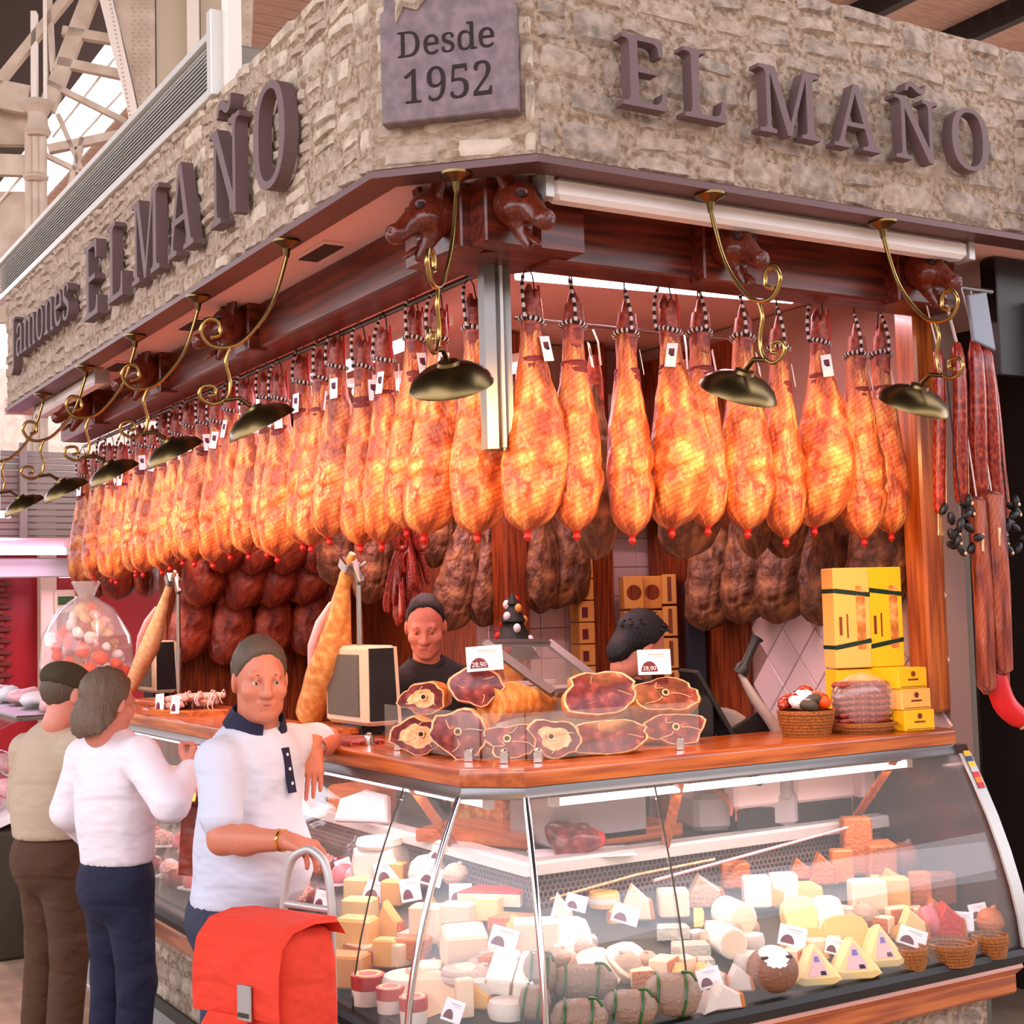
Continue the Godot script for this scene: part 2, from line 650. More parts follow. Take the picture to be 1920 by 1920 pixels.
	textured("shank", noise_tex(0.03, 4, [[0.25, Color(0.42, 0.09, 0.05)], [0.55, Color(0.62, 0.23, 0.13)], [0.8, Color(0.70, 0.34, 0.2)]], 256), Vector3(4, 4, 4), 0.45)
	mat("net_red", Color(0.72, 0.06, 0.04), 0.6)
	mat("band_red", Color(0.42, 0.06, 0.08), 0.6)
	mat("cord_white", Color(0.86, 0.80, 0.78), 0.8)
	mat("cord_dark", Color(0.16, 0.06, 0.08), 0.8)
	textured("cut_lean", noise_tex(0.016, 4, [[0.2, Color(0.32, 0.08, 0.08)], [0.5, Color(0.47, 0.16, 0.15)], [0.75, Color(0.56, 0.24, 0.22)], [0.92, Color(0.74, 0.46, 0.40)]], 256), Vector3(4, 4, 4), 0.3)
	textured("fat", noise_tex(0.02, 3, [[0.2, Color(0.84, 0.62, 0.42)], [0.8, Color(0.93, 0.80, 0.63)]], 256), Vector3(5, 5, 5), 0.35)
	textured("fat_gold", noise_tex(0.02, 4, [[0.2, Color(0.70, 0.42, 0.19)], [0.5, Color(0.80, 0.53, 0.27)], [0.8, Color(0.88, 0.68, 0.42)]], 256), Vector3(4, 4, 4), 0.3)
	textured("salami", noise_tex(0.05, 3, [[0.3, Color(0.42, 0.10, 0.08)], [0.6, Color(0.60, 0.20, 0.15)], [0.85, Color(0.82, 0.55, 0.45)]], 256), Vector3(6, 6, 6), 0.35)
	textured("loin", noise_tex(0.04, 3, [[0.3, Color(0.42, 0.09, 0.06)], [0.6, Color(0.62, 0.18, 0.11)], [0.85, Color(0.74, 0.34, 0.22)]], 256), Vector3(8, 3, 8), 0.22)
	textured("fuet", noise_tex(0.05, 3, [[0.3, Color(0.62, 0.30, 0.26)], [0.55, Color(0.86, 0.68, 0.62)], [0.8, Color(0.95, 0.86, 0.82)]], 256), Vector3(7, 7, 7), 0.6)
	mat("jeans", Color(0.10, 0.13, 0.26), 0.8)
	var weave := noise_tex(0.012, 3, [], 256)
	for c in [["polo", Color(0.80, 0.82, 0.88)], ["white_cloth", Color(0.93, 0.90, 0.92)], ["beige_cloth", Color(0.74, 0.66, 0.56)], ["brown_cloth", Color(0.30, 0.19, 0.10)], ["jeans_dark", Color(0.075, 0.09, 0.20)], ["jeans_grey", Color(0.19, 0.21, 0.28)], ["black_cloth", Color(0.09, 0.065, 0.07)], ["navy_cloth", Color(0.10, 0.09, 0.20)], ["olive_cloth", Color(0.24, 0.20, 0.11)], ["orange_cloth", Color(0.86, 0.22, 0.12)], ["leather", Color(0.50, 0.17, 0.07)]]:
		var cm := mat(c[0], c[1], 0.85)
		cm.heightmap_enabled = true
		cm.heightmap_texture = weave
		cm.heightmap_scale = 1.6
		cm.uv1_triplanar = true
		cm.uv1_scale = Vector3(1.6, 2.6, 1.6)
	M.leather.roughness = 0.45
	for c in [["skin", Color(0.78, 0.47, 0.36)], ["skin_pink", Color(0.84, 0.54, 0.45)], ["skin_red", Color(0.80, 0.48, 0.39)]]:
		var k := mat(c[0], c[1], 0.5)
		k.subsurf_scatter_enabled = true
		k.subsurf_scatter_strength = 0.15
	mat("lips", Color(0.62, 0.28, 0.24), 0.45)
	mat("eye_white", Color(0.82, 0.77, 0.74), 0.25)
	mat("iris", Color(0.10, 0.07, 0.05), 0.2)
	mat("brow", Color(0.20, 0.13, 0.09), 0.8)
	for c in [["hair_grey", Color(0.36, 0.29, 0.23)], ["hair_brown", Color(0.43, 0.34, 0.26)], ["hair_dark", Color(0.13, 0.07, 0.05)], ["hair_black", Color(0.03, 0.02, 0.02)]]:
		var k := mat(c[0], c[1], 0.55)
		k.heightmap_enabled = true
		k.heightmap_texture = fine
		k.heightmap_scale = 0.6
		k.uv1_triplanar = true
		k.uv1_scale = Vector3(14, 3, 14)
	mat("gold", Color(0.90, 0.68, 0.28), 0.2, 1.0)
	mat("shoe", Color(0.10, 0.07, 0.05), 0.4)
	for c in [["beige_plastic", Color(0.80, 0.70, 0.60)], ["screen_grey", Color(0.32, 0.29, 0.25)], ["screen_green", Color(0.20, 0.32, 0.16)], ["pink", Color(0.92, 0.42, 0.55)], ["pepper", Color(0.93, 0.30, 0.05)], ["pink_pale", Color(0.93, 0.70, 0.70)], ["pink_pack", Color(0.86, 0.42, 0.45)], ["slicer", Color(0.62, 0.58, 0.58)], ["yellow_card", Color(0.95, 0.74, 0.08)], ["yellow_pale_card", Color(0.96, 0.72, 0.36)], ["foil", Color(0.50, 0.53, 0.58)], ["red_casing", Color(0.80, 0.05, 0.06)], ["violet", Color(0.42, 0.36, 0.66)], ["label_red", Color(0.72, 0.20, 0.18)], ["raffia", Color(0.10, 0.34, 0.12)], ["red_wall", Color(0.62, 0.10, 0.12)], ["brick", Color(0.50, 0.20, 0.15)], ["brick_dark", Color(0.42, 0.15, 0.12)], ["slat_grey", Color(0.60, 0.55, 0.52)], ["amber", Color(0.86, 0.47, 0.20)]]:
		mat(c[0], c[1], 0.4)
	for c in [["white_cheese", Color(0.93, 0.89, 0.83)], ["cream", Color(0.93, 0.82, 0.68)], ["yellow_pale", Color(0.93, 0.82, 0.55)], ["yellow", Color(0.90, 0.69, 0.38)], ["yellow_dark", Color(0.82, 0.55, 0.25)], ["bloomy", Color(0.84, 0.79, 0.74)], ["half_loaf", Color(0.95, 0.88, 0.79)]]:
		var k := mat(c[0], c[1], 0.55)
		k.subsurf_scatter_enabled = true
		k.subsurf_scatter_strength = 0.1
	for c in [["red_wax", Color(0.80, 0.16, 0.08)], ["rind_orange", Color(0.80, 0.44, 0.20)], ["rind_pale", Color(0.74, 0.62, 0.52)], ["rind_brown", Color(0.50, 0.32, 0.22)], ["wrapped_brown", Color(0.55, 0.27, 0.14)], ["loaf", Color(0.56, 0.45, 0.37)], ["blue", Color(0.74, 0.71, 0.64)]]:
		var k := mat(c[0], c[1], 0.45)
		k.heightmap_enabled = true
		k.heightmap_texture = fine
		k.heightmap_scale = 0.5
		k.uv1_triplanar = true
		k.uv1_scale = Vector3(6, 6, 6)
	mat("grey_plastic", Color(0.62, 0.60, 0.58), 0.4)
	mat("green_plastic", Color(0.03, 0.16, 0.09), 0.4)
	mat("navy", Color(0.05, 0.07, 0.15), 0.5)
	mat("gold_card", Color(0.86, 0.62, 0.30), 0.5)
	mat("tree_green", Color(0.05, 0.10, 0.06), 0.7)
	var hole := Image.create(32, 56, false, Image.FORMAT_RGBA8)
	hole.fill(Color(0.50, 0.40, 0.37))
	for yy in 56:
		for xx in 32:
			var d := minf(Vector2(xx - 16, yy - 14).length(), minf(Vector2(xx, yy - 42).length(), Vector2(xx - 32, yy - 42).length()))
			if d < 12.0: hole.set_pixel(xx, yy, Color(0.05, 0.035, 0.04))
	textured("air_grille", ImageTexture.create_from_image(hole), Vector3(48, 27, 48), 0.5)
	textured("wicker", noise_tex(0.05, 2, [[0.3, Color(0.45, 0.24, 0.08)], [0.7, Color(0.74, 0.46, 0.2)]], 128), Vector3(20, 20, 20), 0.6)

func plank(called: String, c: Vector3, s: Vector3, m: String) -> MeshInstance3D:
	return structure(called, Mb.new().box(c, s), M[m])

# ------------------------------------------------------------------ the market hall
func hall() -> void:
	structure("floor", Mb.new().box(Vector3(3, -0.1, -8), Vector3(50, 0.2, 60), Basis(), 0.01), M.floor)
	var strip := one("floor_strip", "pale strip of stone set in the floor along the stall", "floor strip", Mb.new().box(Vector3(0, 0.004, 0), Vector3(0.16, 0.012, 9.0)), M.floor_pale, Vector3(1.98, 0, -8.4))
	# roof: dark boards over the left, pale planks with rafters over the right; the hall's tall sides stand open to daylight
	structure("roof_left", Mb.new().box(Vector3(-4, 11.1, -22), Vector3(20, 0.2, 34), Basis(), 0.01), M.roof_dark)
	structure("roof_near", Mb.new().box(Vector3(-1, 11.1, -0.5), Vector3(14, 0.2, 9), Basis(), 0.01), M.roof_dark)
	var roof := thing("plank_roof", "pale pink plank roof over the right of the hall", "roof", Vector3(0, 0, 0))
	roof.set_meta("kind", "structure")
	var mb := Mb.new()
	for i in 90: mb.box(Vector3(16, 9.6 + 0.004 * rng.randf(), 2 - 0.3 * i - 4), Vector3(20, 0.06, 0.285), Basis(), 0.012)
	part(roof, "plank", mb, M.roof_pale).set_meta("kind", "stuff")
	for i in 8:
		var x := 8.0 + 1.75 * i
		var r := part(roof, "rafter", Mb.new().box(Vector3(x, 9.42, -12), Vector3(0.16, 0.3, 28)), M.rafter)
		part(r, "conduit", Mb.new().tube([Vector3(x + 0.2, 9.5, 1), Vector3(x + 0.2, 9.5, -26)], 0.05), M.grille)
	structure("wall_far", Mb.new().box(Vector3(4, 4.2, -38), Vector3(60, 8.4, 0.4), Basis(), 0.02), M.iron)
	structure("wall_east", Mb.new().box(Vector3(26, 2.2, -14), Vector3(0.4, 4.4, 50), Basis(), 0.02), M.iron)
	structure("wall_south", Mb.new().box(Vector3(6, 3.4, 13), Vector3(44, 6.8, 0.4), Basis(), 0.02), M.iron)
	structure("wall_west", Mb.new().box(Vector3(-14, 2.6, -10), Vector3(0.4, 5.2, 46), Basis(), 0.02), M.iron)
	structure("roof_south", Mb.new().box(Vector3(10, 11.1, 8.5), Vector3(36, 0.2, 9), Basis(), 0.01), M.roof_dark)
	trusses()

func bar(mb: Mb, a: Vector3, b: Vector3, w: float, d: float, nrm: Vector3) -> void:
	var y := (b - a).normalized()
	var z := (nrm - y * nrm.dot(y)).normalized()
	mb.box((a + b) * 0.5, Vector3(w, (b - a).length(), d), Basis(y.cross(z), y, z), minf(w, d) * 0.04)

# painted iron of the hall, seen over the left half of the stall; a frame plane across the aisle, origin on the floor
func trusses() -> void:
	var n := Vector3(-0.42, 0, 0.91).normalized()
	var fr := Transform3D(Basis(Vector3.UP.cross(n), Vector3.UP, n), Vector3(3.988, 0, -14.708))
	var arch := thing("iron_arch", "broad riveted iron arch rib with a bright curved flange", "arch", fr.origin)
	arch.transform = fr
	arch.set_meta("kind", "structure")

	var mb := Mb.new()
	mb.prism(V2([[-0.1, 8.9], [-0.06, 8.4], [0.01, 8.11], [0.08, 7.79], [0.16, 7.48], [0.22, 7.22], [0.26, 6.96], [0.30, 6.2], [0.42, 6.2], [0.36, 6.96], [0.32, 7.22], [0.27, 7.48], [0.20, 7.8], [0.14, 8.11], [0.07, 8.4], [0.04, 8.9]]), -0.1, 0.16)
	part(arch, "flange", mb, M.iron_pale)
	part(arch, "web_plate", Mb.new().prism(V2([[0.06, 8.9], [0.51, 8.9], [0.50, 6.2], [0.40, 6.2], [0.33, 7.22], [0.21, 7.8], [0.08, 8.4]]), -0.08, 0.06), M.iron)
	part(arch, "panel", Mb.new().prism(V2([[0.52, 8.9], [0.84, 8.9], [0.84, 6.2], [0.52, 6.2]]), -0.08, 0.03), M.iron_olive)
	part(arch, "post", Mb.new().prism(V2([[0.85, 8.9], [0.97, 8.9], [0.97, 6.2], [0.85, 6.2]]), -0.1, 0.14), M.iron_pale)
	part(arch, "panel", Mb.new().prism(V2([[0.98, 8.9], [1.33, 8.9], [1.33, 6.2], [0.98, 6.2]]), -0.08, 0.03), M.iron_olive)
	part(arch, "web_plate", Mb.new().prism(V2([[1.34, 8.9], [1.56, 8.9], [1.5, 7.9], [1.5, 6.2], [1.34, 6.2]]), -0.08, 0.06), M.iron)
	var rv := Mb.new()
	for i in 44:
		for k in 3:
			var y := 8.7 - 0.045 * i
			var x := 0.30 + 0.07 * k - 0.02 * (i % 2)
			if x > 0.12 + (8.4 - y) * 0.2: rv.ball(Vector3(x, y, 0.065), Vector3(0.014, 0.014, 0.012), Basis(), 6, 4)
		if i < 34: rv.ball(Vector3(1.39 + 0.08 * (i % 2), 8.6 - 0.04 * i, 0.065), Vector3(0.014, 0.014, 0.012), Basis(), 6, 4)
		var t := i / 44.0
		rv.ball(Vector3(lerpf(0.0, 0.33, pow(t, 0.85)), 8.6 - 2.0 * t, 0.165), Vector3(0.012, 0.012, 0.01), Basis(), 6, 4)
	part(arch, "rivet", rv, M.iron).set_meta("kind", "stuff")
	var col := thing("iron_column", "slim clustered iron column with a ringed capital", "column", fr.origin)
	col.transform = fr
	col.set_meta("kind", "structure")
	var cm := Mb.new()
	for x in [-0.79, -0.72, -0.65]: cm.tube([Vector3(x, 0, 0.05), Vector3(x, 6.95, 0.05)], 0.045)
	part(col, "shaft", cm, M.iron)
	part(col, "capital", Mb.new().lathe([[0.11, 6.9], [0.14, 6.95], [0.11, 7.02], [0.1, 7.14], [0.16, 7.22], [0.13, 7.28]], 12, Transform3D(Basis(), Vector3(-0.7, 0, 0.05))), M.iron)
	part(col, "ring", Mb.new().lathe([[0.10, 6.42], [0.13, 6.45], [0.13, 6.48], [0.10, 6.5]], 12, Transform3D(Basis(), Vector3(-0.72, 0, 0.05))), M.iron)
	part(col, "mullion", Mb.new().box(Vector3(-0.74, 7.6, 0.0), Vector3(0.06, 1.3, 0.1)), M.iron_pale)
	part(col, "mullion", Mb.new().box(Vector3(-0.62, 8.1, 0.02), Vector3(0.04, 1.9, 0.08)), M.iron_pale)
	var tr := thing("iron_lattice", "crossed iron lattice bars beside the riveted arch", "truss", fr.origin)
	tr.transform = fr
	tr.set_meta("kind", "structure")
	for b in [[-1.25, 7.3, -0.3, 8.55, 0.1], [-0.62, 7.2, -0.1, 8.6, 0.17], [-0.62, 7.5, 0.2, 7.08, 0.06], [-0.5, 7.72, 0.2, 7.58, 0.1], [-0.45, 8.05, 0.1, 7.96, 0.1], [-0.6, 6.78, 0.3, 6.98, 0.09], [-0.5, 7.15, -0.2, 6.4, 0.05], [-0.63, 6.72, 0.2, 6.3, 0.05], [-0.4, 6.3, -0.25, 6.9, 0.05], [-1.4, 6.62, -0.8, 6.6, 0.22], [-1.4, 7.42, -0.8, 7.3, 0.3], [-1.2, 6.5, -1.15, 8.6, 0.05], [-0.6, 8.6, -0.55, 7.6, 0.05]]:
		var m := Mb.new()
		bar(m, Vector3(b[0], b[1], 0), Vector3(b[2], b[3], 0), b[4], 0.1, Vector3(0, 0, 1))
		part(tr, "bar", m, M.iron)
	for b in [[-0.6, 6.98, 0.1, 7.92], [-0.4, 6.88, 0.12, 7.48], [-1.3, 6.1, -0.8, 6.7]]:
		part(tr, "tie_rod", Mb.new().tube([Vector3(b[0], b[1], -0.2), Vector3(b[2], b[3], -0.2)], 0.014), M.iron_pale)
	var pl := thing("iron_spandrel", "wide painted iron spandrel plate at the left edge of the hall frame", "plate", fr.origin)
	pl.transform = fr
	pl.set_meta("kind", "structure")
	part(pl, "plate", Mb.new().prism(V2([[-3.5, 6.9], [-0.82, 6.9], [-0.8, 7.3], [-1.1, 7.5], [-1.3, 8.2], [-3.5, 8.2]]), -0.3, -0.2), M.iron)
	part(pl, "plate", Mb.new().prism(V2([[-3.5, 5.0], [-0.9, 5.0], [-0.9, 6.4], [-3.5, 6.4]]), -0.3, -0.22), M.iron)

# ------------------------------------------------------------------ the stall's shell
const TOP := 3.88          # top of the stone fascia
const SOF := 3.15          # underside of it
func stall_shell() -> void:
	# soffit over the counters and ceiling of the shop, in one level
	structure("ceiling", Mb.new().prism(V2([[1.86, 9.3], [1.86, 3.82], [2.2, 3.48], [5.6, 3.48], [5.6, 9.3]]), 0, 0.1, Transform3D(Basis(Vector3(1, 0, 0), Vector3(0, 0, -1), Vector3(0, 1, 0)), Vector3(0, 3.17, 0))), M.soffit)
	# walls of the shop behind the counters
	structure("wall_back", Mb.new().box(Vector3(3.95, 1.58, -5.98), Vector3(1.1, 3.17, 0.12)), M.tile)
	structure("wall_side", Mb.new().box(Vector3(4.41, 1.58, -4.95), Vector3(0.12, 3.17, 2.0)), M.tile)
	structure("wall_end", Mb.new().box(Vector3(3.55, 1.58, -8.95), Vector3(1.6, 3.17, 0.12)), M.wood_y)
	structure("wall_inner", Mb.new().box(Vector3(4.3, 1.58, -7.5), Vector3(0.12, 3.17, 2.9)), M.wood_y)
	# tiles laid on edge over the side wall and the back wall
	var sh := [Mb.new().prism(V2([[0.104, 0], [0, 0.124], [-0.104, 0], [0, -0.124]]), -0.004, 0.006, Transform3D(), 0.003).done()]
	var side := get_node("wall_side")
	side.material_override = M.grout
	for i in 10:
		for k in 18:
			var z := -4.05 - 0.107 * i
			var y := 1.1 + 0.127 * k
			if (i + k) % 2 or y > 2.4: continue
			var t := part(side, "tile", sh[0], M.tile)
			t.transform = Transform3D(Basis(Vector3(0, 0, 1), Vector3(0, 1, 0), Vector3(-1, 0, 0)), Vector3(4.346, y, z))
	var wb := get_node("wall_back")
	wb.material_override = M.grout
	var bl := Mb.new().prism(V2([[0.072, 0.072], [-0.072, 0.072], [-0.072, -0.072], [0.072, -0.072]]), -0.004, 0.006, Transform3D(), 0.003).done()
	for i in 7:
		for k in 14:
			part(wb, "tile", bl, M.tile).position = Vector3(3.47 + 0.147 * i, 0.95 + 0.147 * k, -5.916)
	# wooden posts and panels
	structure("pillar_corner", Mb.new().box(Vector3(3.43, 1.58, -5.75), Vector3(0.13, 3.16, 0.13), Basis(), 0.01), M.wood_y)
	structure("pillar_back", Mb.new().box(Vector3(3.97, 1.58, -5.84), Vector3(0.15, 3.16, 0.12), Basis(), 0.01), M.wood_y)
	structure("pillar_right", Mb.new().box(Vector3(4.29, 2.28, -4.0), Vector3(0.11, 1.74, 0.11), Basis(), 0.01), M.counter_y)
	structure("panel_side", Mb.new().box(Vector3(4.335, 1.8, -5.5), Vector3(0.03, 2.6, 0.75), Basis(), 0.004), M.wood_y)
	structure("panel_core", Mb.new().box(Vector3(3.72, 1.4, -6.6), Vector3(0.05, 2.8, 1.3), Basis(), 0.004), M.wood_y)
	# tubes of the shop ceiling
	for g in [[Vector3(2.74, 3.10, -4.49), Vector3(4.0, 3.10, -4.38), "long bright fluorescent tube under the shop ceiling behind the right hams"], [Vector3(2.9, 2.93, -6.3), Vector3(3.33, 2.93, -5.35), "short fluorescent tube behind the first hams right of the steel post"], [Vector3(2.75, 3.0, -5.1), Vector3(2.75, 3.0, -6.6), "fluorescent tube glimpsed between the hams left of the steel post"], [Vector3(2.75, 2.99, -7.0), Vector3(2.75, 2.99, -8.5), "fluorescent tube at the far end of the left row of hams"]]:
		var d: Vector3 = g[1] - g[0]
		var o := thing("tube_light", g[2], "tube light", g[0])
		part(o, "tube", Mb.new().tube([Vector3.ZERO, d], 0.02, 10), M.tube_pink)
		var mid: Vector3 = d * 0.5 + Vector3(0, 0.045, 0)
		part(o, "housing", Mb.new().box(mid, Vector3(0.07, 0.04, d.length() + 0.06), face(d)), M.white)
		lamp_area(g[0] + d * 0.5 + Vector3(0, -0.03, 0), Vector3.DOWN, d, d.length(), 0.04, Color(1.0, 0.78, 0.80), 1.8)
	# hanging rail of the inner row
	one("hanging_rail", "thin bright steel rail across the shop behind the right hams", "rail", Mb.new().tube([Vector3(3.0, 3.05, -4.95), Vector3(4.33, 3.05, -4.95)], 0.012), M.chrome)
	# steel post at the corner
	var sp := thing("steel_post", "brushed steel post hanging at the corner between the two rows of hams", "post", Vector3(2.335, 2.37, -3.95))
	part(sp, "post", Mb.new().prism(V2([[-0.05, 0], [-0.02, -0.02], [-0.02, 0.0], [0.02, 0.02], [0.05, 0], [0.045, 0.05], [-0.045, 0.05]]), 0, 0.78, Transform3D(Basis(Vector3(1, 0, 0), Vector3(0, 0, -1), Vector3(0, 1, 0)), Vector3.ZERO)), M.steel)
	part(sp, "groove", Mb.new().box(Vector3(0.005, 0.39, 0.012), Vector3(0.012, 0.77, 0.012)), M.aluminium)
	# right-hand neighbour: dark shutter bay with steel guides
	structure("wall_right", Mb.new().box(Vector3(5.6, 1.6, -5.0), Vector3(0.1, 3.2, 3.0)), M.roof_dark)
	structure("panel_right", Mb.new().box(Vector3(4.62, 2.93, -3.72), Vector3(0.42, 0.46, 0.08)), M.black)
	structure("wall_right_back", Mb.new().box(Vector3(5.3, 1.5, -4.9), Vector3(1.7, 3.0, 0.08)), M.roof_dark)
	var gd := thing("shutter_guide", "tall dull steel shutter guides standing right of the stall", "shutter guide", Vector3(4.6, 0, -3.7))
	part(gd, "post", Mb.new().box(Vector3(0.02, 1.5, 0.04), Vector3(0.075, 3.0, 0.1), Basis(), 0.008), M.steel)
	part(gd, "post", Mb.new().box(Vector3(-0.22, 1.35, -0.4), Vector3(0.06, 2.7, 0.08), Basis(), 0.008), M.steel)
	part(gd, "post", Mb.new().box(Vector3(-0.1, 1.3, -0.3), Vector3(0.05, 2.6, 0.06), Basis(), 0.008), M.grille)
	part(gd, "channel", Mb.new().box(Vector3(0.10, 1.5, 0.0), Vector3(0.05, 3.0, 0.05), Basis(), 0.004), M.black)
	var rungs := Mb.new()
	for i in 90: rungs.box(Vector3(0.17, 0.4 + 0.028 * i, -0.05), Vector3(0.07, 0.012, 0.02))
	part(gd, "ladder_strip", rungs, M.alu_frame)

# ------------------------------------------------------------------ rough stone band above the stall
func stone_mesh(w: float, h: float, sd: int) -> Mb:
	# one rough stone, w by h, lying on z = 0 and standing proud of it
	var nu := 5
	var nv := 4
	var v := PackedVector3Array()
	var uv := PackedVector2Array()
	var ix := PackedInt32Array()
	var cut := 0.22
	for j in nv + 1:
		for i in nu + 1:
			var a := float(i) / nu
			var b := float(j) / nv
			var x := (a - 0.5) * w
			var y := (b - 0.5) * h
			# broken corners and a wandering outline
			var ex := absf(a - 0.5) * 2.0
			var ey := absf(b - 0.5) * 2.0
			var shrink := 1.0 - cut * pow(ex * ey, 3.0) - 0.05 * nz.get_noise_3d(a * 3.0 + sd, b * 3.0, sd * 0.7)
			var rim := maxf(ex, ey)
			var z := -0.02 if rim > 0.99 else 0.009 + 0.013 * nz.get_noise_3d(a * 0.9 + sd * 3.1, b * 0.9, sd) + 0.006 * (a - 0.5) * sin(sd)
			v.append(Vector3(x * shrink, y * shrink, z))
			uv.append(Vector2(a, b))
	for j in nv:
		for i in nu:
			var q := j * (nu + 1) + i
			ix.append_array([q, q + 1, q + nu + 2, q, q + nu + 2, q + nu + 1])
	var mb := Mb.new()
	mb.patch(v, uv, ix, 35.0, false)
	return mb

func stone_run(parent: Node, t: Transform3D, length: float, height: float, size: float, mats: Array, keep: float, sgn := 1.0) -> void:
	# courses of uneven stones over a wall that runs along t's x axis; past «keep» metres they are joined into one part
	var far := Mb.new()
	var y := 0.0
	while y < height - 0.02:
		var h := minf(size * rng.randf_range(0.5, 1.05), height - y)
		if height - y - h < size * 0.35: h = height - y
		var x := -rng.randf() * size
		while x < length:
			var w := size * rng.randf_range(0.9, 2.3)
			var x0 := maxf(x, 0.0)
			var x1 := minf(x + w, length)
			x += w
			if x1 - x0 < 0.03: continue
			var rows := 2 if h > size * 0.7 and rng.randf() < 0.3 else 1
			for r in rows:
				var hh := h / rows
				var m := stone_mesh(x1 - x0 + 0.006, hh + 0.006, rng.randi() % 1000)
				var at := t * Transform3D(Basis(Vector3(0, 0, 1), rng.randf_range(-0.1, 0.1)), Vector3(sgn * (x0 + x1) * 0.5, y + hh * (r + 0.5), rng.randf_range(-0.008, 0.004)))
				if x0 > keep:
					for i in m.V.size():
						far.V.append(at * m.V[i]); far.N.append(at.basis * m.N[i]); far.U.append(m.U[i]); far.C.append(Color.WHITE); far.I.append(far.I.size())
				else:
					part(parent, "stone", m, mats[rng.randi() % mats.size()]).transform = at
		y += h
	if far.V.size(): part(parent, "small_stones", far, mats[0]).set_meta("kind", "stuff")

func fascia() -> void:
	var f := thing("stone_fascia", "rough pale stone band with the stall's name, above the hams", "fascia", Vector3.ZERO)
	var out := V2([[1.83, 9.05], [1.83, 3.804], [2.184, 3.45], [5.4, 3.45], [5.4, 3.62], [2.26, 3.62], [2.0, 3.88], [2.0, 9.05]])
	var flip := Basis(Vector3(1, 0, 0), Vector3(0, 0, -1), Vector3(0, 1, 0))
	part(f, "core", Mb.new().prism(out, SOF + 0.03, TOP - 0.01, Transform3D(flip, Vector3.ZERO)), M.mortar)
	var hgt := TOP - SOF - 0.02
	stone_run(f, Transform3D(Basis(), Vector3(2.19, SOF + 0.02, -3.447)), 3.1, hgt, 0.135, [M.stone_grey, M.stone, M.stone_grey], 2.2)
	stone_run(f, Transform3D(Basis(Vector3(0, 1, 0), -PI / 4), Vector3(1.83, SOF + 0.02, -3.80)), 0.5, hgt, 0.17, [M.stone_pale, M.stone_pale, M.stone], 9.0)
	# the left side runs away from the corner: stones are laid from it backwards
	stone_run(f, Transform3D(Basis(Vector3(0, 0, 1), Vector3(0, 1, 0), Vector3(-1, 0, 0)), Vector3(1.827, SOF + 0.02, -3.81)), 5.24, hgt, 0.115, [M.stone, M.stone_pale], 1.6, -1.0)
	# trim under the stone: narrow face in front, broad board underneath
	var band := V2([[1.815, 9.06], [1.815, 3.798], [2.178, 3.435], [5.4, 3.435], [5.4, 3.54], [2.22, 3.54], [1.92, 3.84], [1.92, 9.06]])
	part(f, "trim_board", Mb.new().prism(band, SOF, SOF + 0.025, Transform3D(flip, Vector3.ZERO), 0.004), M.fascia_trim)
	# long louvred vent above the left side
	var v := thing("louvre_vent", "long pale aluminium louvre vent on top of the left fascia", "vent", Vector3(1.86, 3.87, -9.3))
	part(v, "frame", Mb.new().box(Vector3(-0.03, 0.01, 2.05), Vector3(0.05, 0.035, 4.1)), M.alu_frame)
	part(v, "frame", Mb.new().box(Vector3(-0.03, 0.24, 2.05), Vector3(0.05, 0.03, 4.1)), M.alu_frame)
	part(v, "frame", Mb.new().box(Vector3(-0.03, 0.16, 4.11), Vector3(0.06, 0.34, 0.05)), M.alu_frame)
	part(v, "body", Mb.new().box(Vector3(0.12, 0.12, 2.05), Vector3(0.2, 0.22, 4.08)), M.grille)
	for i in 12: part(v, "louvre", Mb.new().box(Vector3(-0.02, 0.04 + 0.0165 * i, 2.05), Vector3(0.035, 0.004, 4.06), Basis(Vector3(0, 0, 1), 0.5)), M.aluminium)
	part(v, "post", Mb.new().box(Vector3(0.02, 0.3, 4.15), Vector3(0.06, 0.6, 0.06)), M.iron_pale)
	# soffit vents
	for p in [[3.57, -3.68, 0.0, "dark slot vent in the soffit above the right-hand lamps"], [2.05, -4.72, 1.0, "dark slot vent in the soffit nearest the corner on the left side"], [2.05, -6.14, 1.0, "second dark slot vent along the left soffit"], [2.03, -7.33, 1.0, "third dark slot vent along the left soffit"], [2.02, -8.42, 1.0, "farthest dark slot vent along the left soffit"]]:
		var o := thing("soffit_vent", p[3], "vent", Vector3(p[0], 3.167, p[1]), PI / 2 * p[2])
		part(o, "frame", Mb.new().box(Vector3(0, 0, 0), Vector3(0.30, 0.008, 0.11)), M.soffit)
		part(o, "grid", Mb.new().box(Vector3(0, -0.004, 0), Vector3(0.24, 0.008, 0.075)), M.roof_dark)
	# unlit batten lamp under the right soffit and one far along the left
	for p in [[Vector3(3.2, 3.12, -3.575), 1.86, 0.0, "long unlit white batten lamp under the right soffit"], [Vector3(1.97, 3.12, -8.1), 1.4, PI / 2, "unlit white batten lamp far along the left soffit"]]:
		var o := thing("batten_lamp", p[3], "lamp", p[0], p[2])
		part(o, "diffuser", Mb.new().box(Vector3.ZERO, Vector3(p[1] - 0.06, 0.07, 0.075), Basis(), 0.015), M.white)
		for s in [-1, 1]: part(o, "end_cap", Mb.new().box(Vector3(s * (p[1] * 0.5 - 0.015), 0.005, 0), Vector3(0.03, 0.08, 0.08)), M.aluminium)

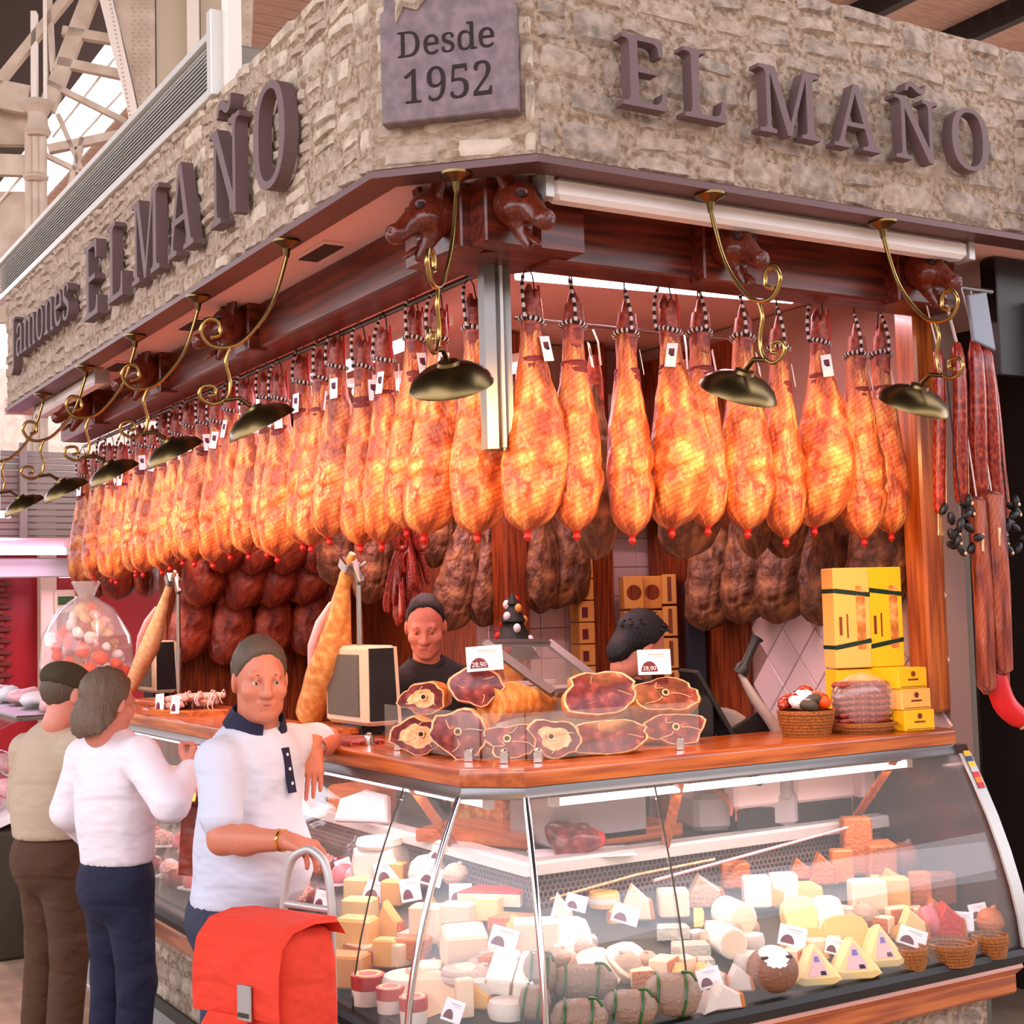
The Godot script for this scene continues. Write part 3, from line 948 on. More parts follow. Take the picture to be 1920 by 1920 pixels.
func signs() -> void:
	var a := thing("shop_sign", "brown raised capital letters of the shop name on the right stone face", "sign", Vector3(2.44, 3.35, -3.40))
	var right := [["E", 0.0], ["L", 0.23], ["M", 0.53], ["A", 0.86], ["Ñ", 1.13], ["O", 1.40]]
	for l in right: letters(a, l[0], font_serif, 0.305, 0.045, M.sign_letter, Transform3D(Basis().scaled(Vector3(0.98, 1, 1)), Vector3(l[1], -0.004 if l[0] != "O" else 0.0, 0)))
	letters(a, "J", font_serif, 0.40, 0.045, M.sign_letter, Transform3D(Basis(), Vector3(1.84, -0.03, 0)))
	var b := thing("shop_sign", "brown raised lettering of the trade and shop name on the left stone face", "sign", Vector3(1.785, 3.30, -8.63), -PI / 2)
	# its x axis comes towards the corner
	for l in [["E", 1.68], ["L", 2.10], ["M", 2.50], ["A", 3.03], ["Ñ", 3.53], ["O", 3.98]]: letters(b, l[0], font_serif, 0.50, 0.05, M.sign_letter, Transform3D(Basis().scaled(Vector3(0.92, 1, 1)), Vector3(l[1], 0.0, 0)))
	letters(b, "Jamones", font_serif, 0.34, 0.05, M.sign_letter, Transform3D(Basis().scaled(Vector3(1.0, 1, 1)), Vector3(0.02, 0.085, 0)))
	# slate plaque on the cut corner
	var at := Transform3D(Basis(Vector3(0, 1, 0), -PI / 4), Vector3(1.99, 3.297, -3.605))
	var p := thing("slate_plaque", "grey slate plaque with engraved words and year on the cut corner", "plaque", at.origin, -PI / 4)
	part(p, "slab", Mb.new().prism(V2([[-0.207, 0], [0.207, 0], [0.207, 0.315], [0.19, 0.335], [0.15, 0.342], [0.145, 0.60], [-0.19, 0.60], [-0.195, 0.345], [-0.207, 0.335]]), -0.04, 0.03, Transform3D(), 0.004), M.slate)
	var w := font_serif.get_string_size("Desde", HORIZONTAL_ALIGNMENT_LEFT, -1, 100).x / 100.0
	letters(p, "Desde", font_serif, 0.31 / w * 0.98, 0.004, M.engraved, Transform3D(Basis(), Vector3(-0.155, 0.193, 0.031)))
	w = font_serif.get_string_size("1952", HORIZONTAL_ALIGNMENT_LEFT, -1, 100).x / 100.0
	letters(p, "1952", font_serif, 0.285 / w, 0.004, M.engraved, Transform3D(Basis().scaled(Vector3(1, 1.1, 1)), Vector3(-0.142, 0.052, 0.031)))
	part(p, "carving", Mb.new().prism(V2([[-0.155, 0.30], [-0.13, 0.345], [-0.09, 0.33], [-0.05, 0.37], [-0.06, 0.6], [-0.155, 0.6]]), 0.0, 0.05, Transform3D(), 0.012), M.stone_pale)
	part(p, "carving", Mb.new().prism(V2([[0.05, 0.36], [0.07, 0.345], [0.09, 0.375], [0.13, 0.37], [0.13, 0.6], [0.05, 0.6]]), 0.0, 0.05, Transform3D(), 0.012), M.stone_pale)

# ------------------------------------------------------------------ beam with carved pigs' heads
func pig(at: Vector3, turn: float, label: String, src: Node3D) -> Node3D:
	if src: return copy(src, "pig_head", label, Transform3D(Basis(Vector3.UP, turn), at))
	var o := thing("pig_head", label, "carving", at, turn, "carved pig heads on the beam")
	var f := Field.new(Vector3(-0.13, -0.17, -0.08), Vector3(0.13, 0.16, 0.2), 0.0085)
	f.ell(Vector3(0, 0.02, 0.0), Vector3(0.07, 0.075, 0.075), Basis(), 0.0)
	f.cap(Vector3(0, 0.01, 0.04), Vector3(0, -0.055, 0.125), 0.052, 0.030, 0.03)
	f.cap(Vector3(0, -0.058, 0.128), Vector3(0, -0.064, 0.143), 0.031, 0.033, 0.006)
	f.cap(Vector3(0, -0.05, 0.02), Vector3(0, -0.125, 0.06), 0.036, 0.017, 0.02)
	f.ell(Vector3(0, -0.094, 0.095), Vector3(0.028, 0.013, 0.05), Basis(Vector3(1, 0, 0), 0.75), 0.01, 1)
	for s in [-1, 1]:
		f.ell(Vector3(s * 0.062, 0.10, 0.02), Vector3(0.030, 0.058, 0.014), Basis(Vector3(0, 0, 1), -s * 0.35) * Basis(Vector3(0, 1, 0), s * 0.3), 0.012)
		f.ell(Vector3(s * 0.064, 0.10, 0.036), Vector3(0.017, 0.04, 0.011), Basis(Vector3(0, 0, 1), -s * 0.35), 0.008, 1)
		f.ell(Vector3(s * 0.035, 0.025, 0.08), Vector3(0.018, 0.016, 0.018), Basis(), 0.012, 1)
		f.cap(Vector3(s * 0.012, -0.062, 0.18), Vector3(s * 0.012, -0.062, 0.168), 0.007, 0.007, 0.004, 1)
		f.ell(Vector3(s * 0.042, -0.012, 0.045), Vector3(0.033, 0.03, 0.036), Basis(), 0.02)
	part(o, "head", f.mesh(Mb.new()), M.carved)
	part(o, "backing_block", Mb.new().box(Vector3(0, 0.0, -0.085), Vector3(0.17, 0.2, 0.09), Basis(), 0.006), M.beam_x)
	for s in [-1, 1]:
		part(o, "eye", Mb.new().ball(Vector3(s * 0.036, 0.026, 0.072), Vector3(0.012, 0.012, 0.012), Basis(), 10, 7), M.engraved)
	part(o, "tongue", Mb.new().ball(Vector3(0, -0.115, 0.09), Vector3(0.016, 0.01, 0.035), Basis(Vector3(1, 0, 0), 0.7), 10, 7), M.carved)
	return o

func beam_and_heads() -> void:
	var b := thing("ham_beam", "dark red timber beam under the soffit carrying the hams", "beam", Vector3(0, 0, 0))
	var flip := Basis(Vector3(1, 0, 0), Vector3(0, 0, -1), Vector3(0, 1, 0))
	part(b, "beam", Mb.new().box(Vector3(3.37, 3.065, -3.86), Vector3(1.86, 0.21, 0.16), Basis(), 0.008), M.beam_x)
	part(b, "beam", Mb.new().box(Vector3(2.24, 3.075, -6.6), Vector3(0.16, 0.19, 5.0), Basis(), 0.008), M.beam_z)
	part(b, "corner_block", Mb.new().prism(V2([[2.08, 4.1], [2.08, 3.94], [2.34, 3.68], [2.5, 3.68], [2.5, 3.95], [2.35, 4.1]]), 2.97, 3.17, Transform3D(flip, Vector3.ZERO), 0.004), M.beam_x)
	part(b, "hook_rail", Mb.new().tube([Vector3(2.45, 2.985, -3.95), Vector3(4.2, 2.985, -3.95)], 0.012), M.steel)
	part(b, "hook_rail", Mb.new().tube([Vector3(2.36, 2.985, -4.1), Vector3(2.36, 2.985, -9.3)], 0.012), M.steel)
	var p := pig(Vector3(2.225, 3.065, -3.64), 0.1, "carved wooden pig head on the corner, right of the corner lamp arm", null)
	pig(Vector3(2.045, 3.06, -3.83), -PI / 2 + 0.1, "carved wooden pig head on the corner, left of the corner lamp arm", p)
	pig(Vector3(3.09, 3.04, -3.67), 0.0, "carved wooden pig head on the right beam between the two brass lamps", p)
	pig(Vector3(4.0, 3.05, -3.67), 0.0, "carved wooden pig head at the right end of the beam above the hanging loins", p)
	pig(Vector3(2.07, 3.07, -5.72), -PI / 2, "carved wooden pig head on the left beam nearest the corner pair", p)
	pig(Vector3(2.07, 3.07, -6.95), -PI / 2, "carved wooden pig head in the middle of the left beam", p)
	pig(Vector3(2.07, 3.07, -8.2), -PI / 2, "carved wooden pig head farthest along the left beam", p)

# ------------------------------------------------------------------ brass lamps on scrolled arms
func brass_lamps() -> void:
	var first: Node3D = null
	for l in [[2.02, -3.64, -PI / 4, "brass dome lamp on a scrolled arm at the cut corner, nearest the viewer"], [2.847, -3.475, 0.0, "brass dome lamp on a scrolled arm over the middle of the right hams"], [3.602, -3.475, 0.0, "brass dome lamp on a scrolled arm at the right end, before the loins"], [1.857, -4.57, -PI / 2, "first brass dome lamp along the left side from the corner"], [1.857, -5.52, -PI / 2, "second brass dome lamp along the left side from the corner"], [1.855, -6.40, -PI / 2, "third brass dome lamp along the left side from the corner"], [1.857, -7.29, -PI / 2, "fourth brass dome lamp along the left side from the corner"], [1.865, -8.27, -PI / 2, "farthest brass dome lamp along the left side"]]:
		var at := Vector3(l[0], 3.15, l[1])
		# the lamp's own z axis leads out of the stall
		var t := Transform3D(Basis(Vector3.UP, l[2]), at)
		if first == null:
			var o := thing("brass_lamp", l[3], "lamp", at, l[2], "brass lamps on scrolled arms along the fascia")
			first = o
			part(o, "rosette", Mb.new().lathe([[0.003, 0.0], [0.05, 0.0], [0.05, -0.008], [0.03, -0.018], [0.014, -0.028], [0.010, -0.05], [0.008, -0.06]], 20), M.dark_brass)
			var p := [Vector3(0, -0.03, 0), Vector3(0, -0.07, 0.005), Vector3(0, -0.23, 0.06), Vector3(0, -0.35, 0.15), Vector3(0, -0.39, 0.22), Vector3(0, -0.385, 0.28), Vector3(0, -0.34, 0.31), Vector3(0, -0.30, 0.29), Vector3(0, -0.305, 0.25), Vector3(0, -0.345, 0.245), Vector3(0, -0.36, 0.275)]
			part(o, "arm", Mb.new().tube(curve(p, 6), 0.0075, 8), M.brass)
			p = [Vector3(0, -0.39, 0.21), Vector3(0, -0.44, 0.225), Vector3(0, -0.51, 0.21), Vector3(0, -0.56, 0.225), Vector3(0, -0.585, 0.27), Vector3(0, -0.565, 0.315), Vector3(0, -0.53, 0.31), Vector3(0, -0.525, 0.27), Vector3(0, -0.55, 0.262), Vector3(0, -0.558, 0.285)]
			part(o, "scroll", Mb.new().tube(curve(p, 6), 0.0065, 8), M.brass)
			part(o, "stem", Mb.new().tube([Vector3(0, -0.57, 0.235), Vector3(0, -0.56, 0.18), Vector3(0, -0.585, 0.14)], 0.008), M.dark_brass)
			var tilt := Transform3D(Basis(Vector3(1, 0, 0), 0.5), Vector3(0, -0.585, 0.135))
			part(o, "shade", Mb.new().lathe([[0.004, 0.0], [0.03, -0.002], [0.034, -0.012], [0.075, -0.024], [0.108, -0.046], [0.122, -0.07], [0.124, -0.076], [0.118, -0.076], [0.104, -0.05], [0.07, -0.03], [0.004, -0.018]], 36, Transform3D(), 30.0), M.dark_brass).transform = tilt
			part(o, "bulb", Mb.new().ball(tilt * Vector3(0, -0.048, 0), Vector3(0.026, 0.024, 0.026), Basis(), 12, 7), M.bulb_warm)
		else:
			copy(first, "brass_lamp", l[3], t, "brass lamps on scrolled arms along the fascia")
		var q := t * (Transform3D(Basis(Vector3(1, 0, 0), 0.5), Vector3(0, -0.585, 0.135)) * Vector3(0, -0.085, 0))
		var aim := t * Vector3(0, -0.95, -0.45)
		lamp_spot(q, aim, Color(1.0, 0.72, 0.42), 0.95, 62.0, 0.06)

# ------------------------------------------------------------------ the counter
# Profiles across the counter: b is how far a point stands out before the counter's edge, y its height. ways() lays one round the corner.
func station(k: int, b: float, y: float) -> Vector3:
	if b < -0.256 and (k == 1 or k == 2): return Vector3(2.15 - b, y, -3.80 + b)
	match k:
		0: return Vector3(4.20, y, -3.80 + b)
		1: return Vector3(2.30 - 0.4142 * b, y, -3.80 + b)
		2: return Vector3(2.15 - b, y, -3.95 + 0.4142 * b)
		_: return Vector3(2.15 - b, y, -9.35)

func ways(mb: Mb, prof: Array, from := 0, to := 3, cut0 := -1.0, cut1 := -1.0) -> Mb:
	# cut0, cut1: start or stop part of the way along the first or last leg
	var rings := []
	for k in range(from, to + 1):
		var r := PackedVector3Array()
		for p in prof:
			var q := station(k, p[0], p[1])
			if k == from and cut0 >= 0.0: q = q.lerp(station(k + 1, p[0], p[1]), cut0)
			if k == to and cut1 >= 0.0: q = station(k - 1, p[0], p[1]).lerp(q, cut1)
			r.append(q)
		rings.append(r)
	return mb.loft(rings, 30.0)

const GLASS := [[0.0, 1.27], [0.055, 1.17], [0.115, 1.05], [0.165, 0.93], [0.205, 0.81], [0.232, 0.70], [0.245, 0.60]]

func counter() -> void:
	var c := thing("display_counter", "long wooden-topped glass display counter turning the stall's corner", "counter", Vector3.ZERO)
	var top := [[-0.42, 1.305], [-0.42, 1.362], [-0.02, 1.362], [-0.006, 1.357], [0.0, 1.345], [0.0, 1.305]]
	var mats := [M.counter_x, M.counter_x, M.counter_z]
	for k in 3: part(c, "worktop", ways(Mb.new(), top, k, k + 1), mats[k])
	part(c, "steel_edge", ways(Mb.new(), [[-0.10, 1.266], [-0.10, 1.305], [-0.012, 1.305], [-0.006, 1.285], [0.004, 1.272], [0.004, 1.266]]), M.steel)
	part(c, "lamp_tray", ways(Mb.new(), [[-0.30, 1.268], [-0.30, 1.30], [-0.10, 1.30], [-0.10, 1.268]]), M.aluminium)
	# glass in panes
	var th := []
	for p in GLASS: th.append(p)
	for i in GLASS.size(): th.append([GLASS[-1 - i][0] - 0.006, GLASS[-1 - i][1] - 0.002])
	for g in [[0, 1, -1.0, 0.74], [0, 1, 0.743, -1.0], [1, 2, -1.0, -1.0], [2, 3, -1.0, 0.07], [2, 3, 0.073, 0.45], [2, 3, 0.453, -1.0]]:
		part(c, "glass_pane", ways(Mb.new(), th, g[0], g[1], g[2], g[3]), M.glass)
	for g in [[0, 0.7415], [2, 0.0715]]:
		var line := []
		for p in GLASS: line.append(station(g[0], p[0] + 0.001, p[1]).lerp(station(g[0] + 1, p[0] + 0.001, p[1]), g[1]))
		part(c, "pane_seam", Mb.new().tube(line, 0.003, 6), M.plinth)
	for k in [1, 2]:
		var line := []
		for p in GLASS: line.append(station(k, p[0] + 0.006, p[1]))
		part(c, "corner_post", Mb.new().tube(curve(line, 3), 0.011, 10), M.chrome)
	part(c, "black_rail", ways(Mb.new(), [[0.17, 0.545], [0.17, 0.59], [0.24, 0.602], [0.262, 0.595], [0.27, 0.575], [0.262, 0.545]]), M.rail_black)
	for k in 3: part(c, "wood_trim", ways(Mb.new(), [[0.10, 0.43], [0.10, 0.545], [0.255, 0.545], [0.262, 0.53], [0.225, 0.50], [0.225, 0.44], [0.215, 0.43]], k, k + 1), mats[k])
	part(c, "base", ways(Mb.new(), [[-0.55, 0.06], [-0.55, 0.44], [0.085, 0.44], [0.085, 0.06]]), M.mortar)
	part(c, "plinth", ways(Mb.new(), [[-0.5, 0.0], [-0.5, 0.07], [0.10, 0.07], [0.10, 0.0]]), M.plinth)
	stone_run(c, Transform3D(Basis(Vector3(0, 0, 1), Vector3(0, 1, 0), Vector3(-1, 0, 0)), Vector3(2.062, 0.07, -3.91)), 4.5, 0.36, 0.12, [M.stone, M.stone_pale], 3.2, -1.0)
	stone_run(c, Transform3D(Basis(), Vector3(2.27, 0.07, -3.712)), 1.9, 0.36, 0.12, [M.stone, M.stone_grey], 2.2)
	# tray, grille and shelf inside
	part(c, "tray", ways(Mb.new(), [[0.19, 0.56], [0.19, 0.605], [-0.40, 0.835], [-0.40, 0.79]]), M.plinth)
	part(c, "air_grille", ways(Mb.new(), [[-0.44, 0.78], [-0.44, 0.97], [-0.415, 0.97], [-0.395, 0.78]]), M.air_grille)
	part(c, "shelf_edge", ways(Mb.new(), [[-0.44, 0.955], [-0.44, 1.0], [-0.37, 1.0], [-0.362, 0.99], [-0.362, 0.955]]), M.alu_frame)
	part(c, "shelf", ways(Mb.new(), [[-0.85, 0.94], [-0.85, 0.985], [-0.43, 0.985], [-0.43, 0.94]]), M.steel)
	for s in [[0, 0.655], [0, 0.105], [2, 0.10], [2, 0.35]]:
		var a := station(s[0], -0.12, 1.26).lerp(station(s[0] + 1, -0.12, 1.26), s[1])
		var b := station(s[0], -0.39, 0.98).lerp(station(s[0] + 1, -0.39, 0.98), s[1])
		var m := Mb.new()
		bar(m, a, b, 0.035, 0.012, Vector3(0, 1, 0.5) if s[0] == 0 else Vector3(-0.5, 1, 0))
		part(c, "strut", m, M.counter_y)
	# end panel with its stickers
	var ep := [[-0.44, 1.30], [0.004, 1.30]]
	for p in GLASS: ep.append([p[0] + 0.02, p[1]])
	ep.append([0.26, 0.55])
	ep.append([-0.44, 0.55])
	part(c, "end_panel", Mb.new().prism(V2(ep), 0.0, 0.05, Transform3D(Basis(Vector3(0, 0, 1), Vector3(0, 1, 0), Vector3(-1, 0, 0)), Vector3(4.25, 0, -3.80))), M.end_glass)
	var edge := []
	for p in GLASS: edge.append([p[0] + 0.022, p[1]])
	for i in GLASS.size(): edge.append([GLASS[-1 - i][0] + 0.012, GLASS[-1 - i][1]])
	part(c, "end_edge", Mb.new().prism(V2(edge), -0.002, 0.052, Transform3D(Basis(Vector3(0, 0, 1), Vector3(0, 1, 0), Vector3(-1, 0, 0)), Vector3(4.25, 0, -3.80))), M.aluminium)
	for i in 7:
		var t := 0.03 + 0.085 * i
		var p0: Vector3 = station(0, 0.022, 1.27).lerp(station(0, 0.137, 1.05), t)
		var q := part(c, "sticker", Mb.new().box(Vector3.ZERO, Vector3(0.032, 0.022, 0.002)), mat("sticker_%d" % i, [Color(0.95, 0.7, 0.1), Color(0.2, 0.25, 0.4), Color(0.95, 0.75, 0.2), Color(0.75, 0.75, 0.78), Color(0.8, 0.15, 0.15), Color(0.9, 0.5, 0.1), Color(0.75, 0.1, 0.15)][i], 0.5))
		q.transform = Transform3D(face(Vector3(0, 0.46, 0.88)), p0 + Vector3(0.025, 0.005, 0.004))
	# light tubes under the worktop
	for g in [[Vector3(2.5, 1.225, -3.955), Vector3(4.10, 1.225, -3.955), "white light tube in the display case along the right front", Vector3(0, -1, 0.25)], [Vector3(2.31, 1.225, -4.05), Vector3(2.31, 1.225, -5.36), "white light tube in the display case left of the corner posts", Vector3(-0.25, -1, 0)], [Vector3(2.31, 1.225, -5.5), Vector3(2.31, 1.225, -6.9), "white light tube in the display case behind the woman in white", Vector3(-0.25, -1, 0)], [Vector3(2.31, 1.225, -7.0), Vector3(2.31, 1.225, -8.6), "white light tube at the far end of the left display case", Vector3(-0.25, -1, 0)]]:
		var d: Vector3 = g[1] - g[0]
		var o := thing("case_light", g[2], "tube light", g[0])
		part(o, "tube", Mb.new().tube([Vector3.ZERO, d], 0.013, 10), M.tube_case)
		for e in [0.0, 1.0]: part(o, "socket", Mb.new().box(d * e + Vector3(0, 0.012, 0), Vector3(0.03, 0.05, 0.03)), M.white)
		lamp_area(g[0] + d * 0.5 + Vector3(0, -0.02, 0), g[3], d, d.length(), 0.03, Color(1.0, 0.87, 0.88), 0.85)

# ------------------------------------------------------------------ hams
func ham_body(sd: float, wide: float, thick: float, long: float, top: float) -> Mb:
	# hangs down from y = -top*long to -long; x is its broad side
	var prof := [[0.0, 0.036, 0.034, 0.0], [0.08, 0.037, 0.037, 0.0], [0.16, 0.043, 0.041, 0.0], [0.25, 0.058, 0.052, 0.004], [0.36, 0.080, 0.068, 0.010], [0.48, 0.099, 0.082, 0.014], [0.6, 0.110, 0.088, 0.012], [0.7, 0.114, 0.090, 0.004], [0.79, 0.112, 0.087, -0.004], [0.87, 0.102, 0.079, -0.013], [0.93, 0.085, 0.065, -0.022], [0.97, 0.060, 0.046, -0.03], [0.99, 0.036, 0.028, -0.035], [1.0, 0.012, 0.012, -0.038]]
	var rings := []
	var n := 22
	for r in 30:
		var t := r / 29.0
		var k := 0
		while k < prof.size() - 2 and prof[k + 1][0] < t: k += 1
		var q := smoothstep(0, 1, (t - prof[k][0]) / (prof[k + 1][0] - prof[k][0]))
		var w := lerpf(prof[k][1], prof[k + 1][1], q) * wide
		var d := lerpf(prof[k][2], prof[k + 1][2], q) * thick
		var c := lerpf(prof[k][3], prof[k + 1][3], q)
		var ring := PackedVector3Array()
		for i in n:
			var a := TAU * i / n
			var ca := cos(a)
			var sa := sin(a)
			# a fold of skin runs across the front where the hip joint sits, and a hollow beside the shin
			var fold := -0.11 * exp(-pow((t - 0.70 - 0.03 * sin(a + sd)) / 0.022, 2.0)) * maxf(0.0, sin(a + 0.5 * sin(sd)))
			fold += 0.05 * exp(-pow((t - 0.76) / 0.035, 2.0)) * maxf(0.0, sin(a + 0.4))
			var hollow := -0.13 * exp(-pow((t - 0.42) / 0.16, 2.0)) * exp(-pow(wrapf(a - 1.9 - 0.3 * sin(sd * 2.0), -PI, PI) / 0.55, 2.0))
			var g := 1.0 + fold + hollow + 0.10 * nz.get_noise_3d(ca * 0.22 + sd, t * 0.9, sa * 0.22) * (0.3 + t)
			ring.append(Vector3(c + w * g * ca * (1.0 - 0.12 * sa), -long * lerpf(top, 1.0, t), d * g * sa))
		rings.append(ring)
	return Mb.new().loft(rings, 180.0)

func striped_cord(o: Node, pts: Array, r: float) -> void:
	var a := Mb.new()
	var b := Mb.new()
	var p := curve(pts, 4)
	for i in p.size() - 1:
		(a if i % 2 else b).tube([p[i].lerp(p[i + 1], -0.15), p[i].lerp(p[i + 1], 0.5), p[i].lerp(p[i + 1], 1.15)], [r * 0.6, r, r * 0.6], 6)
	var q := part(o, "cord", a, M.cord_white)
	part(q, "dark_strand", b, M.cord_dark)

func make_ham(label: String, sd: float, wide: float, thick: float, group: String) -> Node3D:
	var o := thing("cured_ham", label, "ham", Vector3.ZERO, 0.0, group)
	part(o, "meat", ham_body(sd, wide, thick, 0.82, 0.15), M.ham_net)
	# the trotter, two toes at its upper end
	part(o, "trotter", Mb.new().tube([Vector3(0.0, -0.23, 0), Vector3(0.0, -0.16, 0.0), Vector3(0.0, -0.1, 0.004), Vector3(0, -0.05, 0.006)], [0.034, 0.037, 0.037, 0.03], 12), M.shank)
	for s in [-1, 1]: part(o, "toe", Mb.new().tube([Vector3(s * 0.012, -0.07, 0.004), Vector3(s * 0.014, -0.03, 0.006), Vector3(s * 0.010, 0.0 - 0.008 * (s + 1), 0.004)], [0.021, 0.017, 0.006], 8), M.shank)
	part(o, "net_top", Mb.new().tube([Vector3(0.03, 0.0, 0.0), Vector3(0.033, -0.06, 0.0), Vector3(0.035, -0.13, 0)], [0.004, 0.008, 0.006], 6), M.net_red)
	# cord tied round the ankle, up to the rail
	var ring := []
	for i in 9: ring.append(Vector3(0.039 * cos(TAU * i / 8), -0.125 - 0.01 * cos(TAU * i / 8), 0.041 * sin(TAU * i / 8)))
	striped_cord(o, ring, 0.0095)
	striped_cord(o, [Vector3(-0.04, -0.125, 0.02), Vector3(-0.046, -0.07, 0.02), Vector3(-0.042, -0.01, 0.01), Vector3(-0.03, 0.03, 0.0)], 0.007)
	part(o, "loop", Mb.new().tube([Vector3(-0.03, 0.03, 0), Vector3(-0.01, 0.06, 0), Vector3(0.008, 0.03, 0), Vector3(0.02, -0.06, 0.0)], 0.0025, 5), M.cord_dark)
	part(o, "band", Mb.new().lathe([[0.0405, -0.245], [0.0445, -0.25], [0.045, -0.262], [0.0425, -0.268], [0.046, -0.272], [0.047, -0.285], [0.045, -0.29]], 18), M.band_red)
	var tagm := part(o, "paper_tag", Mb.new().box(Vector3.ZERO, Vector3(0.038, 0.085, 0.0015)), M.card)
	tagm.transform = Transform3D(Basis(Vector3(0, 0, 1), 0.15 * sin(sd * 3.0)) * Basis(Vector3(1, 0, 0), -0.15), Vector3(0.018 + 0.012 * sin(sd), -0.222, 0.052))
	part(tagm, "print", Mb.new().box(Vector3(0, 0.012, 0.0012), Vector3(0.02, 0.022, 0.001)), M.maroon)
	part(tagm, "print", Mb.new().box(Vector3(0.003, 0.0, 0.0012), Vector3(0.014, 0.008, 0.001)), M.jeans)
	part(o, "net_knot", Mb.new().lathe([[0.012, -0.805], [0.02, -0.815], [0.009, -0.827], [0.014, -0.84], [0.003, -0.852]], 8, Transform3D(Basis(), Vector3(-0.036, 0, 0))), M.net_red)
	return o

func make_dark_ham(called: String, label: String, sd: float, m: Material, group: String) -> Node3D:
	var o := thing(called, label, "ham", Vector3.ZERO, 0.0, group)
	part(o, "meat", ham_body(sd, 1.12, 0.85, 0.80, 0.17), m)
	part(o, "trotter", Mb.new().tube([Vector3(0, -0.23, 0), Vector3(0, -0.12, 0), Vector3(0, -0.02, 0.0)], [0.035, 0.034, 0.02], 10), M.shank)
	part(o, "string", Mb.new().tube([Vector3(0, -0.06, 0.03), Vector3(0, 0.03, 0.02), Vector3(0, 0.08, 0)], 0.004, 5), M.cord_white)
	return o

func ordinal(i: int) -> String:
	var w := ["first", "second", "third", "fourth", "fifth", "sixth", "seventh", "eighth", "ninth", "tenth", "eleventh", "twelfth", "thirteenth", "fourteenth", "fifteenth", "sixteenth", "seventeenth", "eighteenth", "nineteenth", "twentieth", "twenty-first", "twenty-second", "twenty-third", "twenty-fourth", "twenty-fifth", "twenty-sixth"]
	return w[i]

func hams() -> void:
	var protos := [[0.3, 1.0, 1.0], [2.1, 0.92, 0.95], [4.4, 1.04, 0.9], [5.7, 0.96, 1.05]]
	var made := []
	# the right-hand row
	var xs := [2.468, 2.636, 2.851, 3.015, 3.173, 3.348, 3.525, 3.725, 3.901, 4.07]
	var turn := [0.05, 0.75, 0.95, -0.85, 1.0, 0.7, 0.9, -0.7, 0.8, 1.1]
	var drop := [0.0, 0.0, -0.015, 0.01, 0.015, 0.005, -0.02, 0.02, -0.02, 0.0]
	var gr := "netted hams hanging over the right counter"
	var gl := "netted hams hanging over the left counter"
	for i in 10:
		var l := "broad netted cured ham facing out, first right of the steel post" if i == 0 else "netted cured ham on a striped cord, %s right of the steel post" % ordinal(i)
		var at := Transform3D(Basis(Vector3.UP, turn[i]) * Basis(Vector3(0, 0, 1), rng.randf_range(-0.03, 0.03)), Vector3(xs[i], 2.925 + drop[i], -3.95 + rng.randf_range(-0.02, 0.02)))
		if i < 4:
			var h := make_ham(l, protos[i][0], protos[i][1], protos[i][2], gr)
			h.transform = at
			made.append(h)
		else: copy(made[[1, 3, 2, 0, 3, 1][i - 4]], "cured_ham", l, at, gr)
	# the left-hand row, running away from the post
	var zs := [-4.18, -4.40, -4.60, -4.82, -5.03, -5.25, -5.47, -5.67, -5.88, -6.10, -6.32, -6.54, -6.75, -6.95, -7.16, -7.37, -7.58, -7.79, -8.0, -8.21, -8.42, -8.63, -8.85, -9.06, -9.27]
	for i in zs.size():
		var t := rng.randf_range(-0.9, 0.5)
		if i == 0: t = 0.5
		copy(made[(i * 3 + i / 4) % 4], "cured_ham", "netted cured ham on a striped cord, %s left of the steel post" % ordinal(i), Transform3D(Basis(Vector3.UP, t - 0.5) * Basis(Vector3(0, 0, 1), rng.randf_range(-0.05, 0.05)), Vector3(2.36 + rng.randf_range(-0.015, 0.015), 2.96 + rng.randf_range(-0.03, 0.03) - 0.001 * i, zs[i])), gl)

